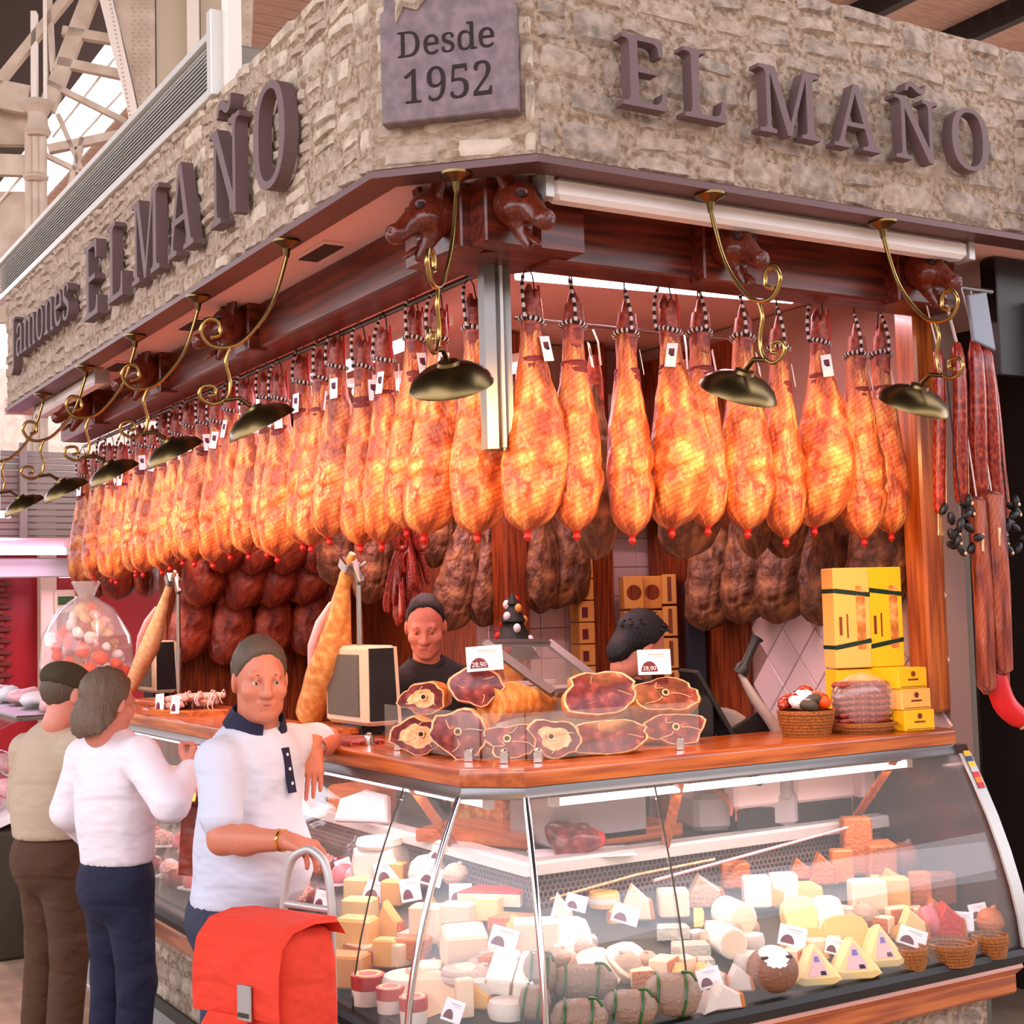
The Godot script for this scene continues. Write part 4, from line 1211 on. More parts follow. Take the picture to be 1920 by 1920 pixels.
func back_of_stall() -> void:
	# three rows of netted hams on the end wall
	var first: Node3D = null
	var k := 0
	for r in [[2.93, -8.50, [3.01, 3.21, 3.42, 3.63, 3.86], "upper"], [2.71, -8.62, [2.90, 3.16, 3.38, 3.59, 3.83], "middle"], [2.37, -8.74, [2.84, 3.1, 3.38, 3.65], "lower"]]:
		var n := 0
		for x in r[2]:
			var l := "round red-netted ham on the end wall, %s from the left in the %s row" % [ordinal(n), r[3]]
			var at := Transform3D(Basis(Vector3.UP, rng.randf_range(-0.3, 0.3)), Vector3(x + 0.03, r[0] + rng.randf_range(-0.02, 0.02), r[1]))
			if first == null:
				first = make_dark_ham("hanging_ham", l, 1.3, M.ham_red, "red-netted hams on the end wall")
				first.transform = at
				first.get_node("meat").scale = Vector3(1.12, 1, 1.1)
			else: copy(first, "hanging_ham", l, at, "red-netted hams on the end wall")
			n += 1
			k += 1
	for p in [[2.49, -9.62, 2.78], [2.66, -9.55, 2.79], [2.83, -9.5, 2.80]]:
		copy(first, "hanging_ham", "red-netted ham hanging below the far end of the left row, %s from the aisle" % ordinal(int(round((p[0] - 2.49) / 0.17))), Transform3D(Basis(Vector3.UP, rng.randf()), Vector3(p[0], p[2], p[1])), "netted hams beyond the left row")
	# unnetted dark hams along the side wall and round the corner pillar
	var d := make_dark_ham("dark_ham", "dark unnetted ham on the side wall, first from the wooden panel", 3.2, M.ham_dark, "dark hams on the tiled side wall")
	d.transform = Transform3D(Basis(Vector3.UP, -0.7), Vector3(4.2, 2.53, -5.22))
	var e := make_dark_ham("dark_ham", "dark unnetted ham on the side wall, second from the wooden panel", 0.8, M.ham_dark, "dark hams on the tiled side wall")
	e.transform = Transform3D(Basis(Vector3.UP, -1.1), Vector3(4.2, 2.56, -4.97))
	for p in [[4.2, 2.56, -4.72, -0.9, "dark unnetted ham on the side wall, third from the wooden panel"], [4.18, 2.55, -4.42, -0.5, "broad dark unnetted ham on the side wall, left of the yellow boxes"], [4.2, 2.57, -4.17, -0.8, "dark unnetted ham on the side wall, above the yellow boxes"]]:
		copy(e if p[2] < -4.45 else d, "dark_ham", p[4], Transform3D(Basis(Vector3.UP, p[3]), Vector3(p[0], p[1], p[2])), "dark hams on the tiled side wall")
	for p in [[3.59, 2.63, -5.72, 0.6, 0.0, "dark blotched ham beside the corner pillar, nearest the pillar"], [3.72, 2.65, -5.75, -0.6, 0.0, "dark blotched ham in the middle of the three right of the corner pillar"], [3.82, 2.67, -5.78, 0.9, 0.0, "dark blotched ham next to the column of small boxes"], [3.19, 2.86, -6.02, 0.5, 0.0, "dark ham hanging above the man in black, left of the others"], [3.44, 2.9, -6.05, -0.4, 0.0, "dark ham hanging high just left of the corner pillar"], [3.38, 2.53, -5.95, 0.2, 0.16, "brown ham slanting down behind the man in black's shoulder"], [3.52, 2.55, -5.98, 0.5, 0.14, "brown ham slanting beside the corner pillar, below the high one"], [3.08, 2.7, -6.5, 0.3, 0.0, "brown ham hanging behind the sausage bundle"], [3.02, 2.8, -6.75, -0.3, 0.0, "brown ham hanging left of the sausage bundle behind the ham stand"]]:
		copy(d if p[3] > 0.0 else e, "dark_ham", p[5], Transform3D(Basis(Vector3.UP, p[3]) * Basis(Vector3(0, 0, 1), -p[4] * 1.5), Vector3(p[0], p[1], p[2])), "dark hams in the middle of the shop")
	for p in [[3.05, -4.45, 0.5], [3.45, -4.4, -0.4], [3.75, -4.38, 0.8], [3.95, -4.4, 0.2]]:
		copy(e, "dark_ham", "dark ham behind the right row, about %s metres from the steel post" % ["half a", "one", "one and a half", "two"][int((p[0] - 3.0) / 0.3)], Transform3D(Basis(Vector3.UP, p[2]), Vector3(p[0], 2.83, p[1])), "dark hams behind the right row")
	# bundle of thin sausages and a string of horseshoes
	var s := thing("sausage_bundle", "hanging bundle of thin dark red sausages above the man in black", "sausages", Vector3(2.92, 2.3, -5.85))
	for i in 22:
		var a := rng.randf() * TAU
		var q := 0.03 + 0.09 * rng.randf()
		var y0 := -0.1 - 0.22 * rng.randf()
		part(s, "sausage", Mb.new().tube(curve([Vector3(0.02 * cos(a), y0 + 0.1, 0.02 * sin(a)), Vector3(q * 0.6 * cos(a), y0, q * 0.6 * sin(a)), Vector3(q * cos(a), y0 - 0.14, q * sin(a)), Vector3(q * 1.1 * cos(a), y0 - 0.2, q * sin(a))], 3), [0.006, 0.012, 0.015, 0.016, 0.016, 0.016, 0.016, 0.015, 0.012, 0.005], 7), M.loin if i % 3 else M.salami)
	for i in 5:
		var c := Vector3(-0.09 + 0.035 * i, -0.02 - 0.1 * (i % 3), 0.08)
		var ring := []
		for j in 9: ring.append(c + Vector3(0.03 * cos(TAU * j / 8 + 0.2), 0.045 * sin(TAU * j / 8 + 0.2), 0.01 * j / 8))
		part(s, "sausage_ring", Mb.new().tube(ring, 0.014, 7), M.loin)
	part(s, "string", Mb.new().tube([Vector3(0, 0.7, 0), Vector3(0, 0.02, 0)], 0.004, 5), M.cord_white)
	# boxes on the shelves of the back wall
	var bx := 0
	for i in 2:
		for j in 2:
			var o := thing("gold_box", "gold tin-shaped box on the shelf behind the woman in black, %s" % ["upper left", "lower left", "upper right", "lower right"][i * 2 + j], "box", Vector3(4.10 + 0.11 * i, 1.84 - 0.17 * j, -5.72), -0.35, "gold boxes on the back shelf")
			part(o, "carton", Mb.new().box(Vector3(0, 0.08, 0), Vector3(0.1, 0.16, 0.1), Basis(), 0.004), M.gold_card)
			part(o, "emblem", Mb.new().lathe([[0.036, 0], [0.038, 0.001], [0.034, 0.002], [0.03, 0.001]], 20, Transform3D(Basis(Vector3(1, 0, 0), PI / 2), Vector3(0, 0.08, 0.05))), M.wood_y)
	for j in 4:
		var o := thing("gold_box", "narrow gold box in the stack against the wooden panel, %s from the top" % ordinal(j), "box", Vector3(4.24, 1.86 - 0.155 * j, -5.6), -0.6, "narrow gold boxes by the panel")
		part(o, "carton", Mb.new().box(Vector3(0, 0.072, 0), Vector3(0.07, 0.145, 0.1), Basis(), 0.004), M.gold_card)
		part(o, "band", Mb.new().box(Vector3(0, 0.072, 0.048), Vector3(0.02, 0.12, 0.006)), M.wood_y)
	one("dark_case", "tall dark blue case standing beside the gold boxes", "case", Mb.new().box(Vector3(0, 0.25, 0), Vector3(0.09, 0.56, 0.12), Basis(), 0.006), M.navy, Vector3(4.28, 1.44, -5.46), -0.5)
	structure("shelf_back", Mb.new().box(Vector3(4.14, 1.385, -5.75), Vector3(0.36, 0.02, 0.3)), M.wood_x)
	structure("lintel_back", Mb.new().box(Vector3(4.17, 2.3, -5.8), Vector3(0.3, 0.05, 0.25)), M.wood_x)
	for j in 7:
		var o := thing("small_box", "small printed carton in the column beside the tiled strip, %s from the top" % ordinal(j), "box", Vector3(3.86, 2.1 - 0.105 * j, -5.8), -0.2, "column of small cartons")
		part(o, "carton", Mb.new().box(Vector3(0, 0.05, 0), Vector3(0.08, 0.1, 0.12), Basis(), 0.003), M.gold_card)
		part(o, "print", Mb.new().box(Vector3(-0.01, 0.045, 0.061), Vector3(0.03, 0.05, 0.002)), M.maroon)
	# little decorated tree
	var t := thing("tabletop_tree", "small dark tabletop tree with red and white ribbons by the corner pillar", "decoration", Vector3(3.36, 1.63, -5.62))
	part(t, "foliage", Mb.new().lathe([[0.004, 0.30], [0.03, 0.25], [0.022, 0.24], [0.06, 0.17], [0.045, 0.16], [0.09, 0.08], [0.07, 0.075], [0.12, 0.0], [0.02, 0.0]], 14), M.tree_green)
	for i in 14:
		var a := i * 2.4
		var y := 0.02 + 0.018 * i
		part(t, "bauble" if i % 3 else "ribbon", Mb.new().ball(Vector3(0.105 * (1.0 - y / 0.32) * cos(a), y + 0.01, 0.105 * (1.0 - y / 0.32) * sin(a)), Vector3(0.018, 0.022, 0.018), Basis(), 8, 6), [M.card, M.net_red, M.gold_card][i % 3])
	part(t, "pot", Mb.new().lathe([[0.045, -0.1], [0.06, -0.01], [0.05, 0.0]], 14), M.fat_gold)
	structure("shelf_pillar", Mb.new().box(Vector3(3.36, 1.52, -5.66), Vector3(0.3, 0.02, 0.3)), M.tile)
	structure("shelf_front", Mb.new().box(Vector3(3.36, 1.2, -5.66), Vector3(0.3, 0.62, 0.28)), M.tile)

var body: Mb

# ------------------------------------------------------------------ people
func head_mesh(o: Node3D, at: Vector3, fw: Vector3, tilt: float, skin: Material, cell: float, s := 1.0, jowl := 0.0, lids := 0.1) -> Transform3D:
	# the head's own axes: z forward, y up, x to its left; the origin lies at eye height in the middle of the head
	var t := Transform3D((face(fw) * Basis(Vector3(1, 0, 0), tilt)).scaled_local(Vector3.ONE * s), at)
	var f := Field.new(Vector3(-0.11, -0.235, -0.13), Vector3(0.11, 0.14, 0.135), cell)
	f.ell(Vector3(0, 0.028, -0.015), Vector3(0.076, 0.092, 0.097), Basis(), 0.0)
	f.ell(Vector3(0, -0.035, 0.018), Vector3(0.066, 0.086, 0.072), Basis(), 0.03)
	f.ell(Vector3(0, -0.082, 0.03), Vector3(0.053 + jowl, 0.036 + jowl, 0.052), Basis(), 0.025)
	f.cap(Vector3(-0.012, -0.104, 0.068), Vector3(0.012, -0.104, 0.068), 0.018, 0.018, 0.02)
	f.cap(Vector3(-0.036, 0.022, 0.073), Vector3(0.036, 0.022, 0.073), 0.013, 0.013, 0.014)
	for e in [-1, 1]:
		f.ell(Vector3(e * 0.043, -0.03, 0.055), Vector3(0.028, 0.024, 0.026), Basis(), 0.02)
		f.ell(Vector3(e * 0.032, 0.0, 0.095), Vector3(0.019, 0.012, 0.016), Basis(), 0.012, 1)
		f.ell(Vector3(e * 0.079, -0.008, -0.012), Vector3(0.010, 0.034, 0.02), Basis(Vector3(0, 1, 0), e * 0.35), 0.008)
		f.cap(Vector3(e * 0.032, 0.011, 0.081), Vector3(e * 0.034, 0.0065, 0.084), 0.006, 0.006, 0.006)
	f.cap(Vector3(0, 0.008, 0.086), Vector3(0, -0.034, 0.103), 0.0095, 0.014, 0.012)
	for e in [-1, 1]: f.ell(Vector3(e * 0.013, -0.037, 0.092), Vector3(0.010, 0.009, 0.012), Basis(), 0.008)
	f.cap(Vector3(-0.021, -0.063, 0.083), Vector3(0.021, -0.063, 0.083), 0.0075, 0.0075, 0.010)
	f.cap(Vector3(-0.017, -0.075, 0.081), Vector3(0.017, -0.075, 0.081), 0.0085, 0.0085, 0.010)
	f.cap(Vector3(0, -0.07, -0.02), Vector3(0, -0.125, -0.03), 0.053 + jowl, 0.056 + jowl, 0.03)
	f.mesh(body, t)
	var lips := part(o, "lips", Mb.new().tube([t * Vector3(-0.024, -0.069, 0.080), t * Vector3(-0.01, -0.067, 0.0895), t * Vector3(0, -0.0685, 0.0908), t * Vector3(0.01, -0.067, 0.0895), t * Vector3(0.024, -0.069, 0.080)], [0.002, 0.0045, 0.0045, 0.0045, 0.002], 8), M.lips)
	for e in [-1, 1]:
		var eye := part(o, "eye", Mb.new().ball(t * Vector3(e * 0.032, 0.0, 0.0735), Vector3.ONE * 0.0118, Basis(), 14, 9), M.eye_white)
		part(eye, "iris", Mb.new().ball(t * Vector3(e * 0.0325, -0.001, 0.0838), Vector3(0.005, 0.005, 0.003), t.basis.orthonormalized(), 10, 5), M.iris)
		# upper lid: a cap of skin drawn down over the eye
		body.ball(t * Vector3(e * 0.032, lerpf(0.011, 0.0, lids), 0.0745), Vector3(0.0138, 0.009, 0.0125), t.basis.orthonormalized() * Basis(Vector3(1, 0, 0), 0.5), 14, 9)
		part(o, "eyebrow", Mb.new().tube([t * Vector3(e * 0.015, 0.0215, 0.0865), t * Vector3(e * 0.03, 0.0255, 0.0845), t * Vector3(e * 0.047, 0.020, 0.0735)], [0.002, 0.0032, 0.0012], 6), M.brow)
	return t

func hair(o: Node3D, t: Transform3D, m: Material, shapes: Array, cuts: Array, cell := 0.006, wave := 1.0) -> void:
	var f := Field.new(Vector3(-0.14, -0.2, -0.17), Vector3(0.14, 0.18, 0.14), cell)
	for s in shapes: f.ell(s[0], s[1], Basis(), 0.02)
	for c in cuts: f.cut(c[0], c[1], 0.012)
	var mb := f.mesh(Mb.new())
	for i in mb.V.size():
		var n := nz.get_noise_3d(mb.V[i].x * 5.0, mb.V[i].y * 2.0, mb.V[i].z * 5.0) * wave
		mb.V[i] = t * (mb.V[i] + mb.N[i] * n * 0.006)
		mb.N[i] = (t.basis * mb.N[i]).normalized()
	part(o, "hair", mb, m)

func collar(o: Node3D, t: Transform3D, r: float, h: float, gap: float, m: Material) -> void:
	# a folded collar round the neck, open in front (t's z axis) by twice «gap» radians, its points turned down
	var rings := []
	for i in 25:
		var q := i / 24.0
		var a := PI / 2 + gap + (TAU - 2.0 * gap) * q
		var tip := pow(absf(q - 0.5) * 2.0, 6.0)
		var ring := PackedVector3Array()
		for p in [[r * 0.98, h * 0.2], [r * 1.0, h], [r * 1.06, h * 1.03], [r * 1.34, h * 0.1 - 0.035 * tip], [r * 1.30, h * 0.05 - 0.038 * tip], [r * 1.08, h * 0.5]]:
			ring.append(t * Vector3(p[0] * cos(a), p[1] - 0.02 * tip, p[0] * sin(a)))
		rings.append(ring)
	part(o, "collar", Mb.new().loft(rings, 50.0), m)

func hand(mb: Mb, wrist: Vector3, along: Vector3, back: Vector3, side: float, curl: float, spread := 0.0, thumb := 0.4) -> void:
	# side +1: thumb on the x side. «along» points from the wrist to the knuckles, «back» out of the back of the hand
	var z := (back - along * back.dot(along)).normalized()
	var y := along.normalized()
	var t := Transform3D(Basis(y.cross(z), y, z), wrist)
	var f := Field.new(Vector3(-0.09, -0.05, -0.11), Vector3(0.09, 0.21, 0.05), 0.004)
	f.cap(Vector3(0, -0.045, 0), Vector3(0, 0.02, 0), 0.027, 0.027, 0.0)
	var lens := [0.082, 0.092, 0.086, 0.066]
	for i in 4:
		var x := side * (0.033 - 0.0215 * i)
		f.cap(Vector3(x * 0.5, 0.015, 0), Vector3(x, 0.085, 0.002), 0.018, 0.0125, 0.012)
		var p := Vector3(x, 0.088 - 0.004 * absf(i - 1.2), 0.003)
		var a := curl * (0.8 + 0.08 * i)
		for k in 3:
			var d := Vector3(side * spread * (1.5 - i) * 0.1, cos(a), -sin(a)).normalized()
			var q: Vector3 = p + d * lens[i] * [0.46, 0.30, 0.24][k]
			f.cap(p, q, 0.0098 - 0.0009 * k, 0.0093 - 0.0010 * k, 0.003)
			p = q
			a += curl * [0.95, 0.6, 0.5][k]
	var b := Vector3(side * 0.022, 0.025, -0.012)
	var c := b + Vector3(side * 0.030, 0.028, -0.012)
	var e := c + Vector3(side * 0.016 * (1.0 - thumb), 0.026, -0.02 * thumb)
	f.cap(b, c, 0.016, 0.0125, 0.012)
	f.cap(c, e, 0.012, 0.0105, 0.004)
	f.cap(e, e + Vector3(-side * 0.006 * thumb, 0.02, -0.014 * thumb), 0.0105, 0.0085, 0.003)
	f.mesh(mb, t)

func arms(J: Dictionary, r := 1.0) -> void:
	for s in ["_r", "_l"]:
		var a: Vector3 = J["sh" + s]
		var b: Vector3 = J["el" + s]
		var c: Vector3 = J["wr" + s]
		var m := Vector3.ONE * 0.1
		var f := Field.new(a.min(b).min(c) - m, a.max(b).max(c) + m, 0.011)
		f.cap(a, b, 0.056 * r, 0.044 * r, 0.0)
		f.cap(b, b.lerp(c, 0.35), 0.046 * r, 0.045 * r, 0.03)
		f.cap(b.lerp(c, 0.35), c, 0.045 * r, 0.030 * r, 0.03)
		f.mesh(body)

func torso_field(J: Dictionary, w: float, dp: float, fat: float, cell: float, grow: float, arm_r: float, sleeve: float, hem: float) -> Field:
	# w: half width at the shoulders, dp: half depth of the chest; hem: height at which the cloth ends
	var mn: Vector3 = J.hip
	var mx: Vector3 = J.hip
	for k in J:
		mn = mn.min(J[k])
		mx = mx.max(J[k])
	var f := Field.new(Vector3(mn.x - 0.25, hem - 0.06, mn.z - 0.25), Vector3(mx.x + 0.25, J.neck.y + 0.1, mx.z + 0.25), cell)
	var sx: Vector3 = J.sh_l - J.sh_r
	sx.y = 0.0
	var b := face(sx.normalized().cross(Vector3.UP))
	f.ell(J.chest.lerp(J.neck, 0.1), Vector3(w * 0.86 + grow, 0.20, dp + grow), b, 0.0)
	f.ell(J.chest.lerp(J.belly, 0.5), Vector3(w * 0.82 + grow, 0.2, dp * 1.02 + grow), b, 0.05)
	f.ell(J.belly + b.z * fat * 0.35, Vector3(w * 0.80 + grow, 0.2, dp * 0.98 + fat * 0.6 + grow), b, 0.06)
	f.ell(J.hip, Vector3(w * 0.84 + grow, 0.17, dp * 1.0 + grow), b, 0.06)
	f.cap(J.neck - Vector3(0, 0.06, 0), J.neck - Vector3(0, 0.035, 0), 0.066 + grow, 0.056 + grow, 0.03)
	for s in ["_r", "_l"]:
		f.cap(J.neck.lerp(J["sh" + s], 0.35) - Vector3(0, 0.02, 0), J["sh" + s], 0.036 + grow, 0.062 * arm_r + grow, 0.05)
		if sleeve > 0.0:
			f.cap(J["sh" + s], J["sh" + s].lerp(J["el" + s], minf(sleeve, 1.0)), 0.060 * arm_r + grow, 0.056 * arm_r + grow * 1.3, 0.03)
		if sleeve > 1.0:
			f.cap(J["el" + s], J["el" + s].lerp(J["wr" + s], sleeve - 1.0), 0.054 * arm_r + grow, 0.036 * arm_r + grow, 0.02)
	f.cut(Vector3(0, hem, 0) + J.hip * Vector3(1, 0, 1), Vector3(0, -1, 0), 0.0)
	return f

func legs_field(J: Dictionary, w: float, dp: float, cell: float, r: float, top: float) -> Field:
	var sx: Vector3 = J.sh_l - J.sh_r
	sx.y = 0.0
	sx = sx.normalized()
	var b := face(sx.cross(Vector3.UP))
	var f := Field.new(J.hip * Vector3(1, 0, 1) - Vector3(0.36, -0.02, 0.36), Vector3(J.hip.x + 0.36, top + 0.03, J.hip.z + 0.36), cell)
	f.ell(J.hip, Vector3(w * 0.88, 0.16, dp * 1.05), b, 0.0)
	f.ell(J.hip - b.z * 0.06 + Vector3(0, -0.05, 0), Vector3(w * 0.8, 0.13, dp * 0.75), b, 0.05)
	for s in [-1, 1]:
		var h: Vector3 = J.hip + sx * s * w * 0.42 + Vector3(0, -0.05, 0)
		var k: Vector3 = J.get("kn_l" if s > 0 else "kn_r", Vector3(h.x, 0.5, h.z) + sx * s * 0.02 + b.z * 0.02)
		var a: Vector3 = J.get("an_l" if s > 0 else "an_r", Vector3(k.x, 0.06, k.z) - b.z * 0.04)
		f.cap(h, k, 0.098 * r, 0.072 * r, 0.035)
		f.cap(k, a, 0.073 * r, 0.066 * r, 0.03)
	f.cut(Vector3(0, top, 0), Vector3(0, 1, 0), 0.0)
	return f

func shoes(o: Node3D, J: Dictionary, w: float, m: Material) -> void:
	var sx: Vector3 = J.sh_l - J.sh_r
	sx.y = 0.0
	sx = sx.normalized()
	var b := face(sx.cross(Vector3.UP))
	for s in [-1, 1]:
		var p: Vector3 = J.hip * Vector3(1, 0, 1) + sx * s * (w * 0.42 + 0.02) - b.z * 0.02
		var f := Field.new(p - Vector3(0.25, 0.01, 0.25), p + Vector3(0.25, 0.15, 0.25), 0.012)
		f.cap(p + Vector3(0, 0.055, 0) - b.z * 0.02, p + Vector3(0, 0.04, 0) + b.z * 0.17, 0.045, 0.04, 0.0)
		f.cap(p + Vector3(0, 0.1, 0) - b.z * 0.02, p + Vector3(0, 0.05, 0), 0.045, 0.05, 0.02)
		f.cut(Vector3.ZERO, Vector3(0, -1, 0))
		part(o, "shoe", f.mesh(Mb.new()), m)

func person(label: String, at: Vector3, J: Dictionary, w: float, dp: float, fat: float, shirt: Material, legs: Material, sleeve: float, hem: float, leg_r: float, skin: Material, shirt_called: String, legs_called: String, cell := 0.016) -> Node3D:
	var o := thing("person", label, "person", at)
	body = Mb.new()
	arms(J)
	var nk := Field.new(J.neck - Vector3(0.12, 0.14, 0.12), J.head + Vector3(0.12, 0.02, 0.12), 0.011)
	nk.cap(J.neck - Vector3(0, 0.06, 0), J.head.lerp(J.neck, 0.3), 0.062, 0.057, 0.0)
	nk.mesh(body)
	torso_field(J, w, dp, fat * 0.8, 0.022, -0.022, 0.8, 0.3, hem - 0.1).mesh(body)
	part(o, shirt_called, torso_field(J, w, dp, fat, cell, 0.012, 1.0, sleeve, hem).mesh(Mb.new()), shirt)
	part(o, legs_called, legs_field(J, w, dp, 0.018, leg_r, hem + 0.08).mesh(Mb.new()), legs)
	shoes(o, J, w, M.shoe)
	return o

func people() -> void:
	var up := Vector3.UP
	# the man in the polo shirt, leaning on the counter with one hand on his trolley
	var J := {"head": Vector3(0.024, 1.638, 0.050), "neck": Vector3(0.030, 1.454, -0.03), "chest": Vector3(0.03, 1.30, -0.045), "belly": Vector3(0.0, 1.03, -0.05), "hip": Vector3(-0.005, 0.86, -0.09), "sh_r": Vector3(-0.135, 1.375, 0.07), "el_r": Vector3(-0.165, 1.135, 0.19), "wr_r": Vector3(-0.04, 1.150, 0.44), "sh_l": Vector3(0.19, 1.392, -0.115), "el_l": Vector3(0.405, 1.384, -0.27), "wr_l": Vector3(0.275, 1.372, -0.09)}
	var at := Vector3(1.74, 0, -4.69)
	var o := person("grey-haired man in a pale polo shirt leaning on the counter, looking at the viewer", at, J, 0.215, 0.15, 0.10, M.polo, M.jeans_grey, 0.72, 0.875, 1.05, M.skin, "polo_shirt", "jeans", 0.0135)
	var f := Vector3(-0.12, 0, 0.97)
	var t := head_mesh(o, J.head, f, 0.10, M.skin, 0.0042, 1.08, 0.010, 0.12)
	hair(o, t, M.hair_grey, [[Vector3(0, 0.037, -0.02), Vector3(0.086, 0.103, 0.103)]], [[Vector3(0, 0.072, 0.066), Vector3(0, -0.66, 0.75)], [Vector3(0, -0.055, 0), Vector3(0, -1, 0.35)], [Vector3(0, 0.0, 0.018), Vector3(0, -0.45, 0.9)]], 0.0055)
	hand(body, J.wr_r, Vector3(0.42, -0.18, 0.89), Vector3(-0.05, 0.97, 0.2), -1.0, 0.62, 0.0, 0.6)
	hand(body, J.wr_l, Vector3(-0.25, -0.85, 0.35), Vector3(-0.35, 0.5, 0.8), 1.0, 0.22, 0.3, 0.3)
	part(o, "body", body, M.skin)
	collar(o, Transform3D(face(Vector3(0.30, 0, 0.95)) * Basis(Vector3(1, 0, 0), 0.30), J.neck + Vector3(0.0, 0.012, 0.014)), 0.086, 0.062, 0.42, M.navy_cloth)
	var pf := Vector3(0.42, 0, 0.9).normalized()
	var p0: Vector3 = J.chest + pf * 0.150 + Vector3(0.0, 0.105, 0)
	var p1: Vector3 = J.chest + pf * 0.182 + Vector3(0, -0.045, 0)
	var pm := Mb.new()
	bar(pm, p0, p1, 0.03, 0.012, pf)
	var pl := part(o, "placket", pm, M.navy_cloth)
	for i in 3: part(pl, "button", Mb.new().ball(p0.lerp(p1, 0.15 + 0.32 * i) + pf * 0.007, Vector3(0.006, 0.006, 0.003), face(pf), 8, 5), M.card)
	var wd: Vector3 = (J.wr_l - J.el_l).normalized()
	part(o, "watch", Mb.new().lathe([[0.033, -0.011], [0.037, -0.011], [0.038, 0.0], [0.037, 0.011], [0.033, 0.011]], 18, Transform3D(face(wd) * Basis(Vector3(1, 0, 0), PI / 2), J.wr_l - wd * 0.03)), M.chrome)
	wd = (J.wr_r - J.el_r).normalized()
	part(o, "bracelet", Mb.new().lathe([[0.032, -0.004], [0.036, -0.004], [0.036, 0.004], [0.032, 0.004]], 18, Transform3D(face(wd) * Basis(Vector3(1, 0, 0), PI / 2), J.wr_r - wd * 0.02)), M.gold)
	# the woman in white, seen from behind
	J = {"head": Vector3(-0.046, 1.541, -0.003), "neck": Vector3(-0.035, 1.387, -0.045), "chest": Vector3(-0.03, 1.25, -0.035), "belly": Vector3(-0.02, 1.07, -0.04), "hip": Vector3(-0.01, 0.90, -0.045), "sh_r": Vector3(0.022, 1.345, 0.135), "el_r": Vector3(0.085, 1.185, 0.31), "wr_r": Vector3(0.19, 1.285, 0.21), "sh_l": Vector3(-0.085, 1.325, -0.215), "el_l": Vector3(-0.135, 1.115, -0.285), "wr_l": Vector3(-0.03, 0.985, -0.36)}
	o = person("woman with wavy brown hair and glasses in a white jacket and dark jeans, back turned", Vector3(1.52, 0, -5.45), J, 0.168, 0.115, 0.02, M.white_cloth, M.jeans_dark, 1.97, 0.935, 0.97, M.skin_pink, "jacket", "jeans", 0.0145)
	t = head_mesh(o, J.head, Vector3(0.93, -0.12, -0.38), 0.08, M.skin_pink, 0.006, 0.97)
	hair(o, t, M.hair_brown, [[Vector3(0, 0.03, -0.03), Vector3(0.094, 0.106, 0.105)], [Vector3(0, -0.075, -0.065), Vector3(0.10, 0.10, 0.074)], [Vector3(0.055, -0.115, -0.045), Vector3(0.052, 0.06, 0.055)], [Vector3(-0.055, -0.115, -0.045), Vector3(0.052, 0.06, 0.055)]], [[Vector3(0, 0.075, 0.075), Vector3(0, -0.62, 0.78)], [Vector3(0, 0.0, 0.012), Vector3(0, -0.3, 0.95)]], 0.006, 2.2)
	var gm := Mb.new()
	for e in [-1, 1]:
		var rim := []
		for i in 13: rim.append(t * Vector3(e * 0.033 + 0.022 * cos(TAU * i / 12), -0.004 + 0.016 * sin(TAU * i / 12), 0.098))
		gm.tube(rim, 0.0015, 5)
		gm.tube([t * Vector3(e * 0.055, 0.002, 0.097), t * Vector3(e * 0.082, 0.004, 0.04), t * Vector3(e * 0.083, 0.002, -0.02)], 0.0015, 5)
	part(o, "glasses", gm, M.chrome)
	hand(body, J.wr_r, Vector3(0.5, 0.6, -0.5), Vector3(0.5, 0.2, 0.8), -1.0, 0.7)
	hand(body, J.wr_l, Vector3(0.6, -0.7, -0.3), Vector3(0.2, 0.3, -0.9), 1.0, 0.4)
	part(o, "body", body, M.skin_pink)
	# her shoulder bag hangs in front of her
	var bg := thing("shoulder_bag", "tan leather shoulder bag hanging at the front of the woman in white", "bag", Vector3(1.83, 0.9, -5.30), 0.5)
	part(bg, "body", Mb.new().prism(V2([[-0.15, 0], [0.15, 0], [0.13, 0.20], [0.10, 0.26], [-0.10, 0.26], [-0.13, 0.20]]), -0.055, 0.055, Transform3D(), 0.02), M.leather)
	part(bg, "flap", Mb.new().prism(V2([[-0.13, 0.10], [0, 0.07], [0.13, 0.10], [0.125, 0.265], [-0.125, 0.265]]), 0.045, 0.066, Transform3D(), 0.006), M.leather)
	for e in [-1, 1]: part(bg, "strap", Mb.new().tube(curve([Vector3(e * 0.1, 0.25, 0), Vector3(e * 0.06, 0.36, -0.01), Vector3(-0.02, 0.47, -0.03)], 4), 0.012, 6), M.leather)
	# the man in the cap
	J = {"head": Vector3(0.042, 1.547, 0.051), "neck": Vector3(0.026, 1.385, 0.0), "chest": Vector3(-0.006, 1.23, -0.003), "belly": Vector3(-0.01, 1.04, -0.02), "hip": Vector3(-0.003, 0.90, -0.03), "sh_r": Vector3(0.06, 1.335, 0.19), "el_r": Vector3(0.12, 1.12, 0.29), "wr_r": Vector3(0.29, 1.10, 0.16), "sh_l": Vector3(-0.06, 1.30, -0.23), "el_l": Vector3(-0.06, 1.07, -0.31), "wr_l": Vector3(0.141, 0.994, -0.42)}
	o = person("man in an olive cap, checked beige shirt and brown trousers, back turned", Vector3(1.44, 0, -6.2), J, 0.20, 0.135, 0.04, M.beige_cloth, M.brown_cloth, 1.9, 0.955, 1.08, M.skin_pink, "shirt", "trousers")
	t = head_mesh(o, J.head, Vector3(0.93, -0.1, -0.33), 0.1, M.skin_pink, 0.007)
